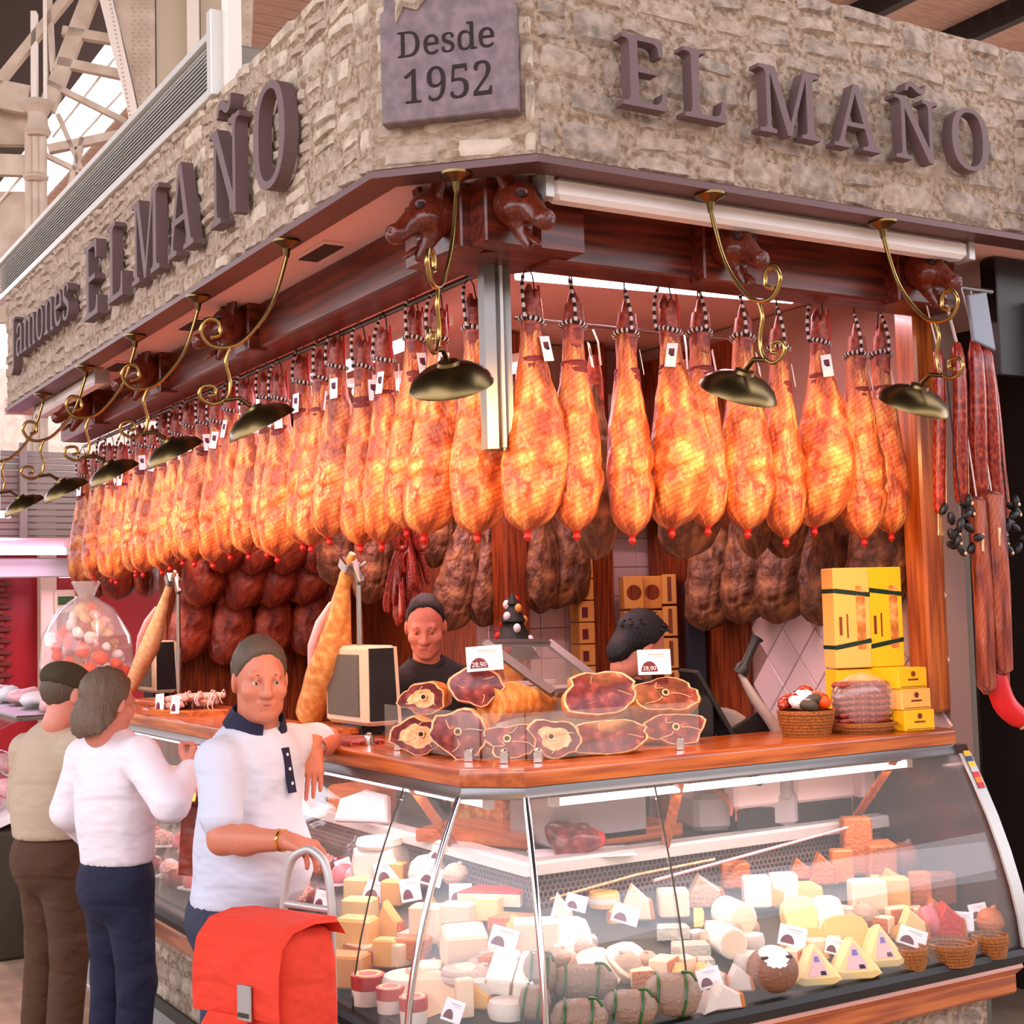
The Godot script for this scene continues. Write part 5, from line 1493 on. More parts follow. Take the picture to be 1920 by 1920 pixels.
	hair(o, t, M.hair_grey, [[Vector3(0, 0.02, -0.025), Vector3(0.079, 0.09, 0.098)]], [[Vector3(0, 0.03, 0.03), Vector3(0, -0.4, 0.9)], [Vector3(0, -0.05, 0), Vector3(0, -1, 0.3)]], 0.008)
	hand(body, J.wr_r, Vector3(0.8, -0.2, -0.4), Vector3(0, 1, 0), -1.0, 0.4)
	hand(body, J.wr_l, Vector3(0.8, -0.3, -0.3), Vector3(0, 1, 0), 1.0, 0.4)
	part(o, "body", body, M.skin_pink)
	var cf := Field.new(Vector3(-0.13, -0.02, -0.15), Vector3(0.13, 0.16, 0.2), 0.007)
	cf.ell(Vector3(0, 0.06, -0.015), Vector3(0.094, 0.075, 0.118), Basis(Vector3(1, 0, 0), 0.12), 0.0)
	cf.ell(Vector3(0, 0.05, 0.09), Vector3(0.075, 0.014, 0.075), Basis(Vector3(1, 0, 0), 0.25), 0.02)
	cf.cut(Vector3(0, 0.02, 0), Vector3(0, -1, -0.15))
	part(o, "cap", cf.mesh(Mb.new(), t), M.olive_cloth)
	collar(o, Transform3D(face(Vector3(0.9, 0, -0.4)) * Basis(Vector3(1, 0, 0), 0.25), J.neck), 0.072, 0.055, 0.3, M.beige_cloth)
	gm = Mb.new()
	for e in [-1, 1]: gm.tube([t * Vector3(e * 0.055, 0.002, 0.097), t * Vector3(e * 0.082, 0.004, 0.04), t * Vector3(e * 0.083, 0.002, -0.02)], 0.0018, 5)
	part(o, "glasses", gm, M.plinth)
	# the man behind the counter, looking down
	structure("platform", Mb.new().box(Vector3(3.2, 0.05, -5.6), Vector3(1.9, 0.1, 2.6)), M.plinth)
	J = {"head": Vector3(-0.006, 1.69, 0.017), "neck": Vector3(0.03, 1.52, -0.05), "chest": Vector3(0.05, 1.36, -0.07), "belly": Vector3(0.06, 1.14, -0.09), "hip": Vector3(0.06, 0.97, -0.10), "sh_r": Vector3(-0.12, 1.435, -0.01), "el_r": Vector3(-0.16, 1.20, 0.02), "wr_r": Vector3(-0.10, 1.08, 0.18), "sh_l": Vector3(0.235, 1.43, -0.07), "el_l": Vector3(0.25, 1.175, -0.02), "wr_l": Vector3(0.06, 1.07, 0.17)}
	o = person("short-haired man in a black shirt behind the counter, looking down", Vector3(2.87, 0.1, -5.55), J, 0.205, 0.135, 0.03, M.black_cloth, M.black_cloth, 1.9, 0.95, 1.0, M.skin_red, "shirt", "trousers")
	t = head_mesh(o, J.head, Vector3(-0.52, -0.22, 0.83), 0.12, M.skin_red, 0.0055, 1.03, 0.003, 0.85)
	hair(o, t, M.hair_dark, [[Vector3(0, 0.036, -0.02), Vector3(0.082, 0.10, 0.101)]], [[Vector3(0, 0.084, 0.064), Vector3(0, -0.55, 0.83)], [Vector3(0, -0.05, 0), Vector3(0, -1, 0.35)], [Vector3(0, 0.0, 0.005), Vector3(0, -0.35, 0.92)]], 0.0065)
	collar(o, Transform3D(face(Vector3(-0.4, 0, 0.9)) * Basis(Vector3(1, 0, 0), 0.35), J.neck + Vector3(-0.005, -0.02, 0.01)), 0.072, 0.055, 0.55, M.black_cloth)
	hand(body, J.wr_r, Vector3(0.2, -0.4, 0.9), Vector3(0, 0.9, 0.4), -1.0, 0.4)
	hand(body, J.wr_l, Vector3(-0.4, -0.4, 0.8), Vector3(0, 0.9, 0.4), 1.0, 0.4)
	part(o, "body", body, M.skin_red)
	# the woman behind the counter, bent over the slicer
	J = {"head": Vector3(0.036, 1.587, 0.037), "neck": Vector3(-0.01, 1.44, -0.03), "chest": Vector3(-0.04, 1.28, -0.06), "belly": Vector3(-0.05, 1.06, -0.08), "hip": Vector3(-0.05, 0.904, -0.09), "sh_r": Vector3(0.03, 1.36, 0.13), "el_r": Vector3(0.07, 1.13, 0.27), "wr_r": Vector3(0.03, 1.04, 0.49), "sh_l": Vector3(-0.06, 1.36, -0.22), "el_l": Vector3(0.05, 1.14, -0.28), "wr_l": Vector3(0.2, 1.05, -0.1)}
	o = person("woman with spiky black hair in a black top working behind the right counter", Vector3(3.46, 0.1, -4.85), J, 0.175, 0.12, 0.02, M.black_cloth, M.black_cloth, 1.4, 0.9, 0.97, M.skin_red, "top", "trousers")
	t = head_mesh(o, J.head, Vector3(0.93, -0.28, 0.12), 0.28, M.skin_red, 0.006, 0.98)
	hair(o, t, M.hair_black, [[Vector3(0, 0.04, -0.03), Vector3(0.096, 0.108, 0.112)], [Vector3(0, -0.05, -0.085), Vector3(0.07, 0.08, 0.05)], [Vector3(0, 0.1, 0.05), Vector3(0.07, 0.04, 0.05)]], [[Vector3(0, 0.055, 0.082), Vector3(0, -0.62, 0.78)], [Vector3(0, 0.0, 0.006), Vector3(0, -0.3, 0.95)]], 0.006)
	var sp := Mb.new()
	for i in 60:
		var a := rng.randf() * TAU
		var h := rng.randf_range(-0.2, 1.0)
		var d := Vector3(cos(a) * sqrt(1.0 - h * h), h, sin(a) * sqrt(1.0 - h * h))
		if d.z > 0.5 and d.y < 0.5: continue
		var q := Vector3(0, 0.04, -0.03) + d * Vector3(0.092, 0.104, 0.108)
		sp.tube([t * q, t * (q + d * 0.02 + Vector3(0, -0.006, 0.01))], [0.01, 0.001], 5)
	part(o, "hair_spikes", sp, M.hair_black)
	part(o, "neck_trim", Mb.new().lathe([[0.075, 0.0], [0.081, 0.004], [0.081, -0.006]], 24, Transform3D(Basis(Vector3(0, 0, 1), -0.25), J.neck + Vector3(0, -0.01, 0))), M.card)
	hand(body, J.wr_r, Vector3(0.2, -0.35, 0.9), Vector3(0.3, 0.8, 0.5), -1.0, 0.5)
	hand(body, J.wr_l, Vector3(0.6, -0.3, 0.5), Vector3(0, 0.9, 0.4), 1.0, 0.4)
	part(o, "body", body, M.skin_red)

func trolley() -> void:
	# orange shopping trolley in the foreground
	var o := thing("shopping_trolley", "orange fabric shopping trolley with a grey tube handle beside the man", "trolley", Vector3(1.56, 0, -4.04), -1.15)
	var b := Mb.new()
	var rings := []
	for q in [[0.16, 0.15, 0.10], [0.2, 0.168, 0.125], [0.5, 0.172, 0.135], [0.84, 0.168, 0.135], [0.92, 0.155, 0.125], [0.955, 0.11, 0.085]]:
		var r := PackedVector3Array()
		for i in 28:
			var a := TAU * i / 28
			var c := Vector2(cos(a), sin(a))
			var m := pow(pow(absf(c.x), 5.0) + pow(absf(c.y), 5.0), 0.2)
			r.append(Vector3(c.x / m * q[1], q[0] + 0.006 * sin(a * 5.0), c.y / m * q[2] + 0.004 * sin(a * 7.0 + q[0] * 9.0)))
		rings.append(r)
	part(o, "bag", b.loft(rings, 50.0), M.orange_cloth)
	# flap over the top and down the front
	rings = []
	for q in [[-0.13, 0.925, 0], [-0.10, 0.965, 0], [0.0, 0.978, 0], [0.09, 0.968, 0], [0.135, 0.93, 0], [0.15, 0.86, 0], [0.152, 0.78, 0], [0.15, 0.73, 0]]:
		rings.append(PackedVector3Array([Vector3(-0.174, q[1] - 0.012, q[0]), Vector3(-0.162, q[1] + 0.004, q[0] + 0.002), Vector3(0.162, q[1] + 0.004, q[0] + 0.002), Vector3(0.174, q[1] - 0.012, q[0]), Vector3(0.162, q[1] - 0.014, q[0] - 0.01), Vector3(-0.162, q[1] - 0.014, q[0] - 0.01)]))
	part(o, "flap", Mb.new().loft(rings, 30.0), M.orange_cloth)
	part(o, "pocket", Mb.new().prism(V2([[-0.14, 0.2], [0.09, 0.2], [0.09, 0.66], [0.05, 0.725], [-0.10, 0.725], [-0.14, 0.67]]), 0.12, 0.185, Transform3D(), 0.025), M.orange_cloth)
	var bk := part(o, "buckle", Mb.new().box(Vector3(0.05, 0.765, 0.162), Vector3(0.055, 0.10, 0.008), Basis(), 0.003), M.grey_plastic)
	part(bk, "slot", Mb.new().box(Vector3(0.05, 0.732, 0.167), Vector3(0.042, 0.012, 0.004)), M.plinth)
	var h := [Vector3(-0.10, 0.12, -0.15), Vector3(-0.10, 0.85, -0.15), Vector3(-0.095, 1.0, -0.155), Vector3(-0.07, 1.10, -0.16), Vector3(-0.02, 1.135, -0.165), Vector3(0.02, 1.135, -0.165), Vector3(0.07, 1.10, -0.16), Vector3(0.095, 1.0, -0.155), Vector3(0.10, 0.85, -0.15), Vector3(0.10, 0.12, -0.15)]
	part(o, "handle", Mb.new().tube(curve(h, 5), 0.013, 12), M.aluminium)
	part(o, "crossbar", Mb.new().tube([Vector3(-0.097, 0.97, -0.154), Vector3(0.097, 0.97, -0.154)], 0.011, 10), M.aluminium)
	part(o, "base_frame", Mb.new().box(Vector3(0, 0.14, -0.02), Vector3(0.3, 0.02, 0.24)), M.aluminium)
	for s in [-1, 1]: part(o, "wheel", Mb.new().lathe([[0.02, -0.016], [0.075, -0.016], [0.08, 0.0], [0.075, 0.016], [0.02, 0.016]], 24, Transform3D(Basis(Vector3(0, 0, 1), PI / 2), Vector3(s * 0.19, 0.08, -0.13))), M.black)
	# green crate at the viewer's feet
	var c := thing("green_crate", "dark green plastic crate at the bottom edge beside the trousers", "crate", Vector3(1.13, 0, -5.25), 0.45)
	part(c, "bin", Mb.new().box(Vector3(0, 0.14, 0), Vector3(0.5, 0.28, 0.36), Basis(), 0.012), M.green_plastic)
	part(c, "rim", Mb.new().box(Vector3(0, 0.285, 0), Vector3(0.54, 0.03, 0.4), Basis(), 0.008), M.green_plastic)

# ------------------------------------------------------------------ goods standing on the counter
const CT := 1.362
func cut_ham(label: String, at: Vector3, w: float, h: float, yaw: float, tilt: float, long := 0.2) -> Node3D:
	# a half ham whose cut face looks along its own z
	var o := thing("cut_ham", label, "ham", at, 0.0, "cut hams on the counter")
	o.transform = Transform3D(Basis(Vector3.UP, yaw) * Basis(Vector3(1, 0, 0), tilt), at)
	var sd := at.x * 7.0 + at.z * 3.0
	var rings := []
	var oval := func(s: float, z: float) -> PackedVector3Array:
		var r := PackedVector3Array()
		for i in 26:
			var a := TAU * i / 26
			var g := 1.0 + 0.34 * nz.get_noise_3d(cos(a) * 0.16 + sd, sin(a) * 0.16, 0.0) + 0.05 * cos(3.0 * a + sd)
			r.append(Vector3(w * 0.5 * s * g * cos(a), h * 0.5 + h * 0.5 * s * g * sin(a), z))
		return r
	for q in [[0.45, -long], [0.7, -long * 0.8], [0.9, -long * 0.45], [1.0, -long * 0.12], [1.0, 0.0], [0.97, 0.006]]: rings.append(oval.call(q[0], q[1]))
	part(o, "rind", Mb.new().loft(rings, 50.0), M.fat_gold)
	part(o, "fat", Mb.new().loft([oval.call(0.97, 0.0), oval.call(0.965, 0.009)], 40.0), M.fat)
	part(o, "cut_face", Mb.new().loft([oval.call(0.915, 0.0), oval.call(0.90, 0.0115), oval.call(0.3, 0.012 + 0.006 * sin(sd * 2.0))], 40.0), M.cut_lean)
	var bx := w * 0.12 * sin(sd)
	part(o, "bone", Mb.new().lathe([[0.011, 0.0], [0.014, 0.005], [0.009, 0.006], [0.006, 0.003]], 14, Transform3D(Basis(Vector3(1, 0, 0), PI / 2), Vector3(bx, h * 0.55, 0.011))), M.fat)
	part(o, "marrow", Mb.new().ball(Vector3(bx, h * 0.55, 0.014), Vector3(0.016, 0.011, 0.003), Basis(), 10, 6), M.engraved)
	for k in 3:
		var a := 1.0 + 2.1 * k + sd
		var v := [Vector3(bx + 0.02 * cos(a), h * 0.55 + 0.02 * sin(a), 0.014), Vector3(w * 0.22 * cos(a + 0.2), h * 0.5 + h * 0.22 * sin(a + 0.2), 0.015), Vector3(w * 0.38 * cos(a - 0.1), h * 0.5 + h * 0.38 * sin(a - 0.1), 0.012)]
		part(o, "fat_seam", Mb.new().tube(curve(v, 4), 0.0016, 5), M.fat)
	return o

func price_card(label: String, at: Vector3, w: float, h: float, yaw: float, roll := 0.0, tilt := -0.15, words := "") -> Node3D:
	var o := thing("price_card", label, "price card", at, 0.0)
	o.transform = Transform3D(Basis(Vector3.UP, yaw) * Basis(Vector3(1, 0, 0), tilt) * Basis(Vector3(0, 0, 1), roll), at)
	part(o, "card", Mb.new().box(Vector3(0, h * 0.5, 0), Vector3(w, h, 0.002), Basis(), 0.0008), M.card)
	var arc := []
	for i in 13: arc.append([-w * 0.16 + w * 0.25 * cos(PI * i / 12), h * 0.12 + h * 0.42 * sin(PI * i / 12)])
	part(o, "emblem", Mb.new().prism(V2(arc), 0.0005, 0.0016), M.maroon)
	part(o, "line", Mb.new().box(Vector3(w * 0.06, h * 0.80, 0.0012), Vector3(w * 0.5, h * 0.035, 0.001)), M.grey_plastic)
	part(o, "line", Mb.new().box(Vector3(w * 0.14, h * 0.70, 0.0012), Vector3(w * 0.4, h * 0.02, 0.001)), M.grey_plastic)
	if words:
		var ln := font_sans.get_string_size(words, HORIZONTAL_ALIGNMENT_LEFT, -1, 100).x / 100.0
		letters(o, words, font_sans, w * 0.40 / ln, 0.001, M.card, Transform3D(Basis(), Vector3(-w * 0.36, h * 0.18, 0.0022)))
	return o

func counter_goods() -> void:
	for c in [["cut ham half with a pale rind, leftmost of the lower row behind the glass", 2.24, 0.0, -4.40, 0.19, 0.135, -0.75, 0.0, 0.2], ["cut ham half in the lower row, second from the left behind the glass", 2.29, 0.0, -4.19, 0.20, 0.165, -0.75, -0.1, 0.2], ["cut ham half with a dark hollow, at the glass corner", 2.42, 0.0, -4.06, 0.21, 0.12, -0.65, -0.35, 0.18], ["cut ham half lying just right of the glass corner", 2.52, 0.0, -3.97, 0.18, 0.13, -0.5, -0.2, 0.2], ["widest cut ham half, lower right by the counter edge", 2.72, 0.0, -3.93, 0.30, 0.125, -0.35, -0.4, 0.2], ["cut ham half at the right end of the lower row", 3.07, 0.0, -4.04, 0.24, 0.115, -0.4, -0.35, 0.2], ["cut ham half on top at the far left of the pile", 2.31, 0.13, -4.50, 0.17, 0.115, -0.8, 0.0, 0.2], ["cut ham half on top left, its rind golden, under the first price card", 2.42, 0.155, -4.30, 0.21, 0.14, -0.6, -0.15, 0.28], ["big folded cut ham half on top in the middle right", 2.77, 0.12, -4.05, 0.28, 0.16, -0.4, -0.3, 0.2], ["cut ham half on top at the far right, under the second price card", 3.09, 0.11, -4.12, 0.26, 0.13, -0.4, -0.5, 0.22]]:
		cut_ham(c[0], Vector3(c[1], CT + c[2], c[3]), c[4], c[5], c[6], c[7], c[8])
	var sh := one("ham_shank", "golden ham shank sticking out to the right behind the glass corner", "ham", Mb.new().tube([Vector3(-0.16, 0, 0), Vector3(-0.05, 0.01, 0), Vector3(0.06, -0.005, -0.01), Vector3(0.14, -0.01, -0.02), Vector3(0.155, -0.01, -0.02)], [0.07, 0.066, 0.05, 0.042, 0.02], 16), M.fat_gold, Vector3(2.62, CT + 0.165, -4.33), 0.2)
	price_card("white price card standing on the cut hams at the left", Vector3(2.42, CT + 0.285, -4.24), 0.125, 0.085, -0.6, 0.06, -0.15, "28,90")
	price_card("white price card standing on the cut hams at the right", Vector3(3.06, CT + 0.245, -4.14), 0.12, 0.09, -0.45, 0.0, -0.15, "28,90")
	# low glass screen with clamps
	var g := thing("glass_screen", "low clear glass screen in front of the cut hams, held by small clamps", "glass screen", Vector3(2.3, CT, -3.95))
	for s in [[Vector3(2.27, 0, -4.72), Vector3(2.27, 0, -4.03)], [Vector3(2.275, 0, -4.02), Vector3(2.375, 0, -3.92)], [Vector3(2.38, 0, -3.915), Vector3(3.06, 0, -3.90)]]:
		var d: Vector3 = s[1] - s[0]
		part(g, "pane", Mb.new().box((s[0] + s[1]) * 0.5 - Vector3(2.3, 0, -3.95) + Vector3(0, 0.085, 0), Vector3(0.005, 0.15, d.length()), face(d), 0.001), M.glass)
	for p in [[2.27, -4.62], [2.27, -4.1], [2.325, -3.965], [2.42, -3.912], [2.98, -3.902]]:
		var c := part(g, "clamp", Mb.new().prism(V2([[-0.014, 0], [0.014, 0], [0.014, 0.03], [0.010, 0.042], [0, 0.047], [-0.010, 0.042], [-0.014, 0.03]]), -0.012, 0.012, Transform3D(), 0.003), M.chrome)
		c.transform = Transform3D(Basis(Vector3.UP, -0.75), Vector3(p[0] - 2.3, 0, p[1] + 3.95))
	one("metal_stub", "short dark metal stub with chrome tips on the wood by the man's elbow", "clamp", Mb.new().lathe([[0.02, 0.0], [0.02, 0.03], [0.012, 0.045], [0.006, 0.05]], 12), M.chrome, Vector3(2.27, CT, -4.86))
	ham_stand("golden carved ham clamped upright in a steel stand between the two men", Vector3(2.45, CT, -5.55), Vector3(0.0, 0.70, 0.15), Vector3(-0.02, 0.05, -0.27), 1.0, M.fat_gold)
	ham_stand("nearly carved-out ham bone clamped in a stand far along the left counter", Vector3(2.47, CT, -8.2), Vector3(0.02, 0.72, 0.30), Vector3(0.0, 0.10, -0.45), 0.72, M.fat)
	for m in [["beige scale display with a grey screen beside the ham stand", Vector3(2.44, CT, -5.42)], ["beige scale display farther along the left counter", Vector3(2.62, CT, -8.85)]]:
		var o := thing("scale_display", m[0], "scale", m[1], 0.0, "")
		part(o, "case", Mb.new().box(Vector3(0.06, 0.20, 0), Vector3(0.14, 0.32, 0.42), Basis(), 0.015), M.beige_plastic)
		part(o, "screen", Mb.new().box(Vector3(-0.012, 0.20, -0.02), Vector3(0.01, 0.25, 0.31), Basis(), 0.003), M.screen_grey)
		part(o, "side_panel", Mb.new().prism(V2([[0.0, 0.06], [0.125, 0.06], [0.11, 0.35], [0.0, 0.35]]), 0.2, 0.213), M.black)
		part(o, "side_rim", Mb.new().box(Vector3(0.122, 0.2, 0.212), Vector3(0.014, 0.31, 0.008), Basis(Vector3(0, 0, 1), 0.05)), M.beige_plastic)
		part(o, "foot", Mb.new().box(Vector3(0.06, 0.02, 0), Vector3(0.1, 0.04, 0.2)), M.black)
	# board of dry white sausages
	var b := thing("sausage_board", "wooden leaf-shaped board on the left counter, heaped with white sausages", "board", Vector3(2.36, CT, -7.25), 0.3)
	part(b, "board", Mb.new().prism(V2([[-0.16, -0.22], [0.02, -0.32], [0.17, -0.18], [0.18, 0.12], [0.08, 0.32], [-0.08, 0.30], [-0.18, 0.1]]), 0.0, 0.03, Transform3D(Basis(Vector3(1, 0, 0), Vector3(0, 0, -1), Vector3(0, 1, 0)), Vector3.ZERO), 0.008), M.counter_z)
	for i in 14:
		var a := -0.3 + 0.5 * rng.randf()
		var c := Vector3(-0.11 + 0.036 * (i % 7), 0.05 + 0.033 * (i / 7), -0.06 + 0.14 * rng.randf())
		var o := thing("dry_sausage", "white-skinned dry sausage on the wooden board, %s of the %s layer" % [ordinal(i % 7), ["lower", "upper"][i / 7]], "sausage", b.position, 0.3, "dry sausages on the board")
		var d := Vector3(sin(a), 0.06, cos(a)) * 0.12
		part(o, "sausage", Mb.new().tube([c - d, c - d * 0.9, c - d * 0.4, c + d * 0.4, c + d * 0.9, c + d], [0.004, 0.016, 0.02, 0.02, 0.016, 0.004], 9), M.fuet)
		part(o, "string", Mb.new().tube(curve([c + d, c + d * 1.2 + Vector3(-0.03, 0.03, 0), c + d * 1.1 + Vector3(-0.06, -0.01, 0.02), c + d * 1.3 + Vector3(-0.05, -0.04, 0)], 4), 0.003, 5), M.cord_white)
	price_card("small white card on the board of sausages, nearer one", Vector3(2.21, CT + 0.02, -7.0), 0.06, 0.09, -1.1, 0.0)
	price_card("small white card on the board of sausages, farther one", Vector3(2.21, CT + 0.02, -7.25), 0.06, 0.09, -1.1, 0.1)
	one("pink_pen", "thin pink pen lying on the left counter edge", "pen", Mb.new().tube([Vector3(0, 0, -0.2), Vector3(0, 0, 0.2)], 0.006), M.pink, Vector3(2.17, CT + 0.006, -7.75))
	for i in 5: one("cold_cut_pack", "pink packed cold cuts beside the scale display, %s from the viewer" % ordinal(i), "cold cuts", Mb.new().prism(V2([[-0.07, -0.05], [0.07, -0.05], [0.08, 0.0], [0.06, 0.06], [-0.07, 0.05]]), 0, 0.018, Transform3D(Basis(Vector3(1, 0, 0), Vector3(0, 0, -1), Vector3(0, 1, 0)), Vector3.ZERO), 0.006), M.salami, Vector3(2.28 + 0.02 * (i % 2), CT + 0.001, -4.95 - 0.13 * i), 0.4 * i, "cold cuts by the scale")
	# gift heap of orange peppers and wrapped things at the far end
	var h := thing("gift_basket", "tall cellophane heap of orange and pale goods at the far end of the left counter", "gift basket", Vector3(2.30, CT - 0.05, -9.05))
	part(h, "basket", Mb.new().lathe([[0.14, 0.0], [0.2, 0.12], [0.22, 0.14], [0.19, 0.13], [0.1, 0.05]], 20), M.wicker)
	for i in 46:
		var a := i * 2.4
		var q := sqrt((i + 0.5) / 46.0)
		var p := Vector3(0.24 * q * cos(a), 0.18 + 0.42 * (1.0 - q * q) + 0.02 * rng.randf(), 0.24 * q * sin(a))
		part(h, ["pepper", "pack", "jar", "roll"][i % 4], Mb.new().ball(p, Vector3(0.05, 0.04, 0.05) * rng.randf_range(0.7, 1.1), Basis(Vector3(1, 1, 0).normalized(), a), 10, 7, nz, 0.02), [M.pepper, M.fat, M.pepper, M.pink_pale, M.card][i % 5])
	part(h, "wrapping", Mb.new().lathe([[0.22, 0.13], [0.29, 0.28], [0.27, 0.45], [0.17, 0.62], [0.05, 0.70], [0.09, 0.78], [0.085, 0.79], [0.04, 0.7], [0.16, 0.615], [0.262, 0.45]], 18, Transform3D(), 60.0), M.film)
	# right end: slicer, basket, tray of sausages, yellow boxes
	structure("bench", Mb.new().box(Vector3(3.55, 0.96, -4.45), Vector3(1.4, 0.05, 0.42), Basis(), 0.005), M.steel)
	var s := thing("meat_slicer", "grey metal meat slicer with a black handle behind the right counter", "slicer", Vector3(3.62, 0.985, -4.42), -0.35)
	part(s, "base", Mb.new().box(Vector3(0, 0.08, 0), Vector3(0.42, 0.14, 0.34), Basis(), 0.02), M.slicer)
	part(s, "blade_guard", Mb.new().lathe([[0.01, -0.02], [0.15, -0.02], [0.165, 0.0], [0.15, 0.02], [0.01, 0.03]], 28, Transform3D(Basis(Vector3(1, 0, 0), PI / 2), Vector3(-0.05, 0.30, 0.02))), M.slicer)
	part(s, "gauge_plate", Mb.new().box(Vector3(-0.08, 0.40, 0.12), Vector3(0.02, 0.5, 0.22), Basis(Vector3(0, 0, 1), 0.5), 0.004), M.black)
	part(s, "carriage", Mb.new().box(Vector3(0.06, 0.32, 0.13), Vector3(0.17, 0.22, 0.02), Basis(Vector3(0, 0, 1), 0.5), 0.004), M.black)
	part(s, "arm", Mb.new().tube(curve([Vector3(0.16, 0.12, 0.15), Vector3(0.15, 0.34, 0.16), Vector3(0.05, 0.50, 0.16), Vector3(0.0, 0.60, 0.15)], 5), [0.03, 0.03, 0.03, 0.03, 0.03, 0.028, 0.026, 0.024, 0.022, 0.02, 0.02, 0.018, 0.016, 0.014, 0.012, 0.012], 10), M.slicer)
	part(s, "handle", Mb.new().tube([Vector3(0.0, 0.60, 0.15), Vector3(0.012, 0.625, 0.155), Vector3(0.02, 0.64, 0.155), Vector3(0.06, 0.72, 0.16), Vector3(0.07, 0.735, 0.16)], [0.03, 0.03, 0.017, 0.018, 0.028], 12), M.black)
	one("dark_tray", "dark plastic bin behind the right-hand cut hams", "bin", Mb.new().box(Vector3(0, 0.16, 0), Vector3(0.2, 0.32, 0.16), Basis(), 0.012), M.black, Vector3(3.35, 1.2, -4.36), -0.3)
	var lid := thing("hinged_cover", "open metal-framed glass lid between the man and the woman in black", "lid", Vector3(2.84, 1.55, -4.52))
	var c4 := [Vector3(-0.20, 0.18, -0.10), Vector3(0.16, 0.17, -0.23), Vector3(0.20, 0.0, 0.12), Vector3(-0.14, 0.005, 0.27)]
	for i in 4:
		var m := Mb.new()
		bar(m, c4[i], c4[(i + 1) % 4], 0.03, 0.02, Vector3(-0.5, 0.8, 0.6))
		part(lid, "frame", m, M.steel)
	part(lid, "pane", Mb.new().loft([PackedVector3Array(c4), PackedVector3Array([c4[0] + Vector3(0, 0.004, 0), c4[1] + Vector3(0, 0.004, 0), c4[2] + Vector3(0, 0.004, 0), c4[3] + Vector3(0, 0.004, 0)])], 10.0), M.glass)
	structure("stand_lid", Mb.new().box(Vector3(2.95, 1.28, -4.5), Vector3(0.42, 0.56, 0.3), Basis(), 0.01), M.slicer)
	wicker_basket("round wicker basket of packed sausages and olives on the right counter", Vector3(3.62, CT, -3.98), 0.10, 0.085)
	for i in 16:
		var a := i * 2.4
		var q := 0.085 * sqrt(i / 16.0)
		var o := thing("snack_pack", "shiny %s pack heaped in the round wicker basket, %s from the middle" % [["red", "white", "dark", "orange"][i % 4], ordinal(i)], "pack", Vector3(3.62 + q * cos(a), CT + 0.09 + 0.05 * (1.0 - q / 0.09), -3.98 + q * sin(a)), a, "packs in the round basket")
		part(o, "pack", Mb.new().ball(Vector3(0, 0.02, 0), Vector3(0.036, 0.022, 0.026), Basis(Vector3(0, 0, 1), 0.5 * sin(a * 3.0)), 12, 7, nz, 0.012), [M.loin, M.card, M.plinth, M.pepper][i % 4])
		part(o, "label", Mb.new().box(Vector3(0, 0.042, 0), Vector3(0.02, 0.002, 0.015)), M.card)
	wicker_basket("flat wicker tray under the stacked sausages on the right counter", Vector3(3.86, CT, -3.95), 0.125, 0.03)
	for i in 14:
		var o := thing("thin_sausage", "thin red sausage in the wrapped stack on the wicker tray, %s layer, %s" % [ordinal(i / 2), ["back", "front"][i % 2]], "sausage", Vector3(3.85, CT + 0.045 + 0.022 * (i / 2), -3.95 + 0.035 * (i % 2)), -0.15, "stacked thin sausages")
		part(o, "sausage", Mb.new().tube([Vector3(-0.11, 0, 0), Vector3(-0.1, 0, 0), Vector3(-0.03, 0.003, 0), Vector3(0.05, -0.002, 0), Vector3(0.10, 0, 0), Vector3(0.115, 0, 0)], [0.004, 0.0125, 0.013, 0.013, 0.0125, 0.004], 9), M.salami)
		part(o, "tip", Mb.new().ball(Vector3(0.117, 0, 0), Vector3(0.004, 0.006, 0.006), Basis(), 6, 4), M.fat)
	one("sausage_wrap", "loose clear film wrapped round the stacked sausages", "film", Mb.new().ball(Vector3(0, 0.1, 0), Vector3(0.145, 0.1, 0.06), Basis(), 18, 9, nz, 0.02), M.film, Vector3(3.86, CT + 0.02, -3.93), -0.15)
	for i in 3:
		var o := thing("yellow_box", "low yellow carton in the stack of three at the counter's right end, %s" % ["lowest", "middle, paler", "topmost"][i], "box", Vector3(4.05 - 0.006 * i, CT + 0.078 * i, -3.93 - 0.01 * i), -0.12 + 0.03 * i, "low yellow cartons")
		part(o, "carton", Mb.new().box(Vector3(0, 0.039, 0), Vector3(0.14, 0.077, 0.22), Basis(), 0.003), [M.yellow_card, M.yellow_pale_card, M.yellow_card][i])
		part(o, "print", Mb.new().box(Vector3(0.0, 0.034, 0.111), Vector3(0.05, 0.006, 0.002)), M.wood_y)
		part(o, "print", Mb.new().lathe([[0.009, 0], [0.011, 0.002], [0.004, 0.001]], 10, Transform3D(Basis(Vector3(1, 0, 0), PI / 2), Vector3(0, 0.055, 0.11))), M.wood_y)
		part(o, "seam", Mb.new().box(Vector3(0, 0.008, 0.111), Vector3(0.12, 0.002, 0.002)), M.wood_y)
	for i in 2:
		var o := thing("tall_yellow_box", "tall yellow window carton tied with green tape, %s" % ["right and brighter", "left and paler"][i], "box", Vector3(4.05 - 0.14 * i, CT + 0.235, -4.02 - 0.03 * i), -0.2 - 0.1 * i, "tall yellow cartons")
		part(o, "carton", Mb.new().box(Vector3(0, 0.19, 0), Vector3(0.15, 0.38, 0.1), Basis(), 0.003), [M.yellow_card, M.yellow_pale_card][i])
		part(o, "window", Mb.new().box(Vector3(0.035, 0.19, 0.0505), Vector3(0.036, 0.24, 0.002)), M.fat_gold)
		part(o, "print", Mb.new().box(Vector3(-0.05, 0.16, 0.051), Vector3(0.012, 0.07, 0.001)), M.wood_y)
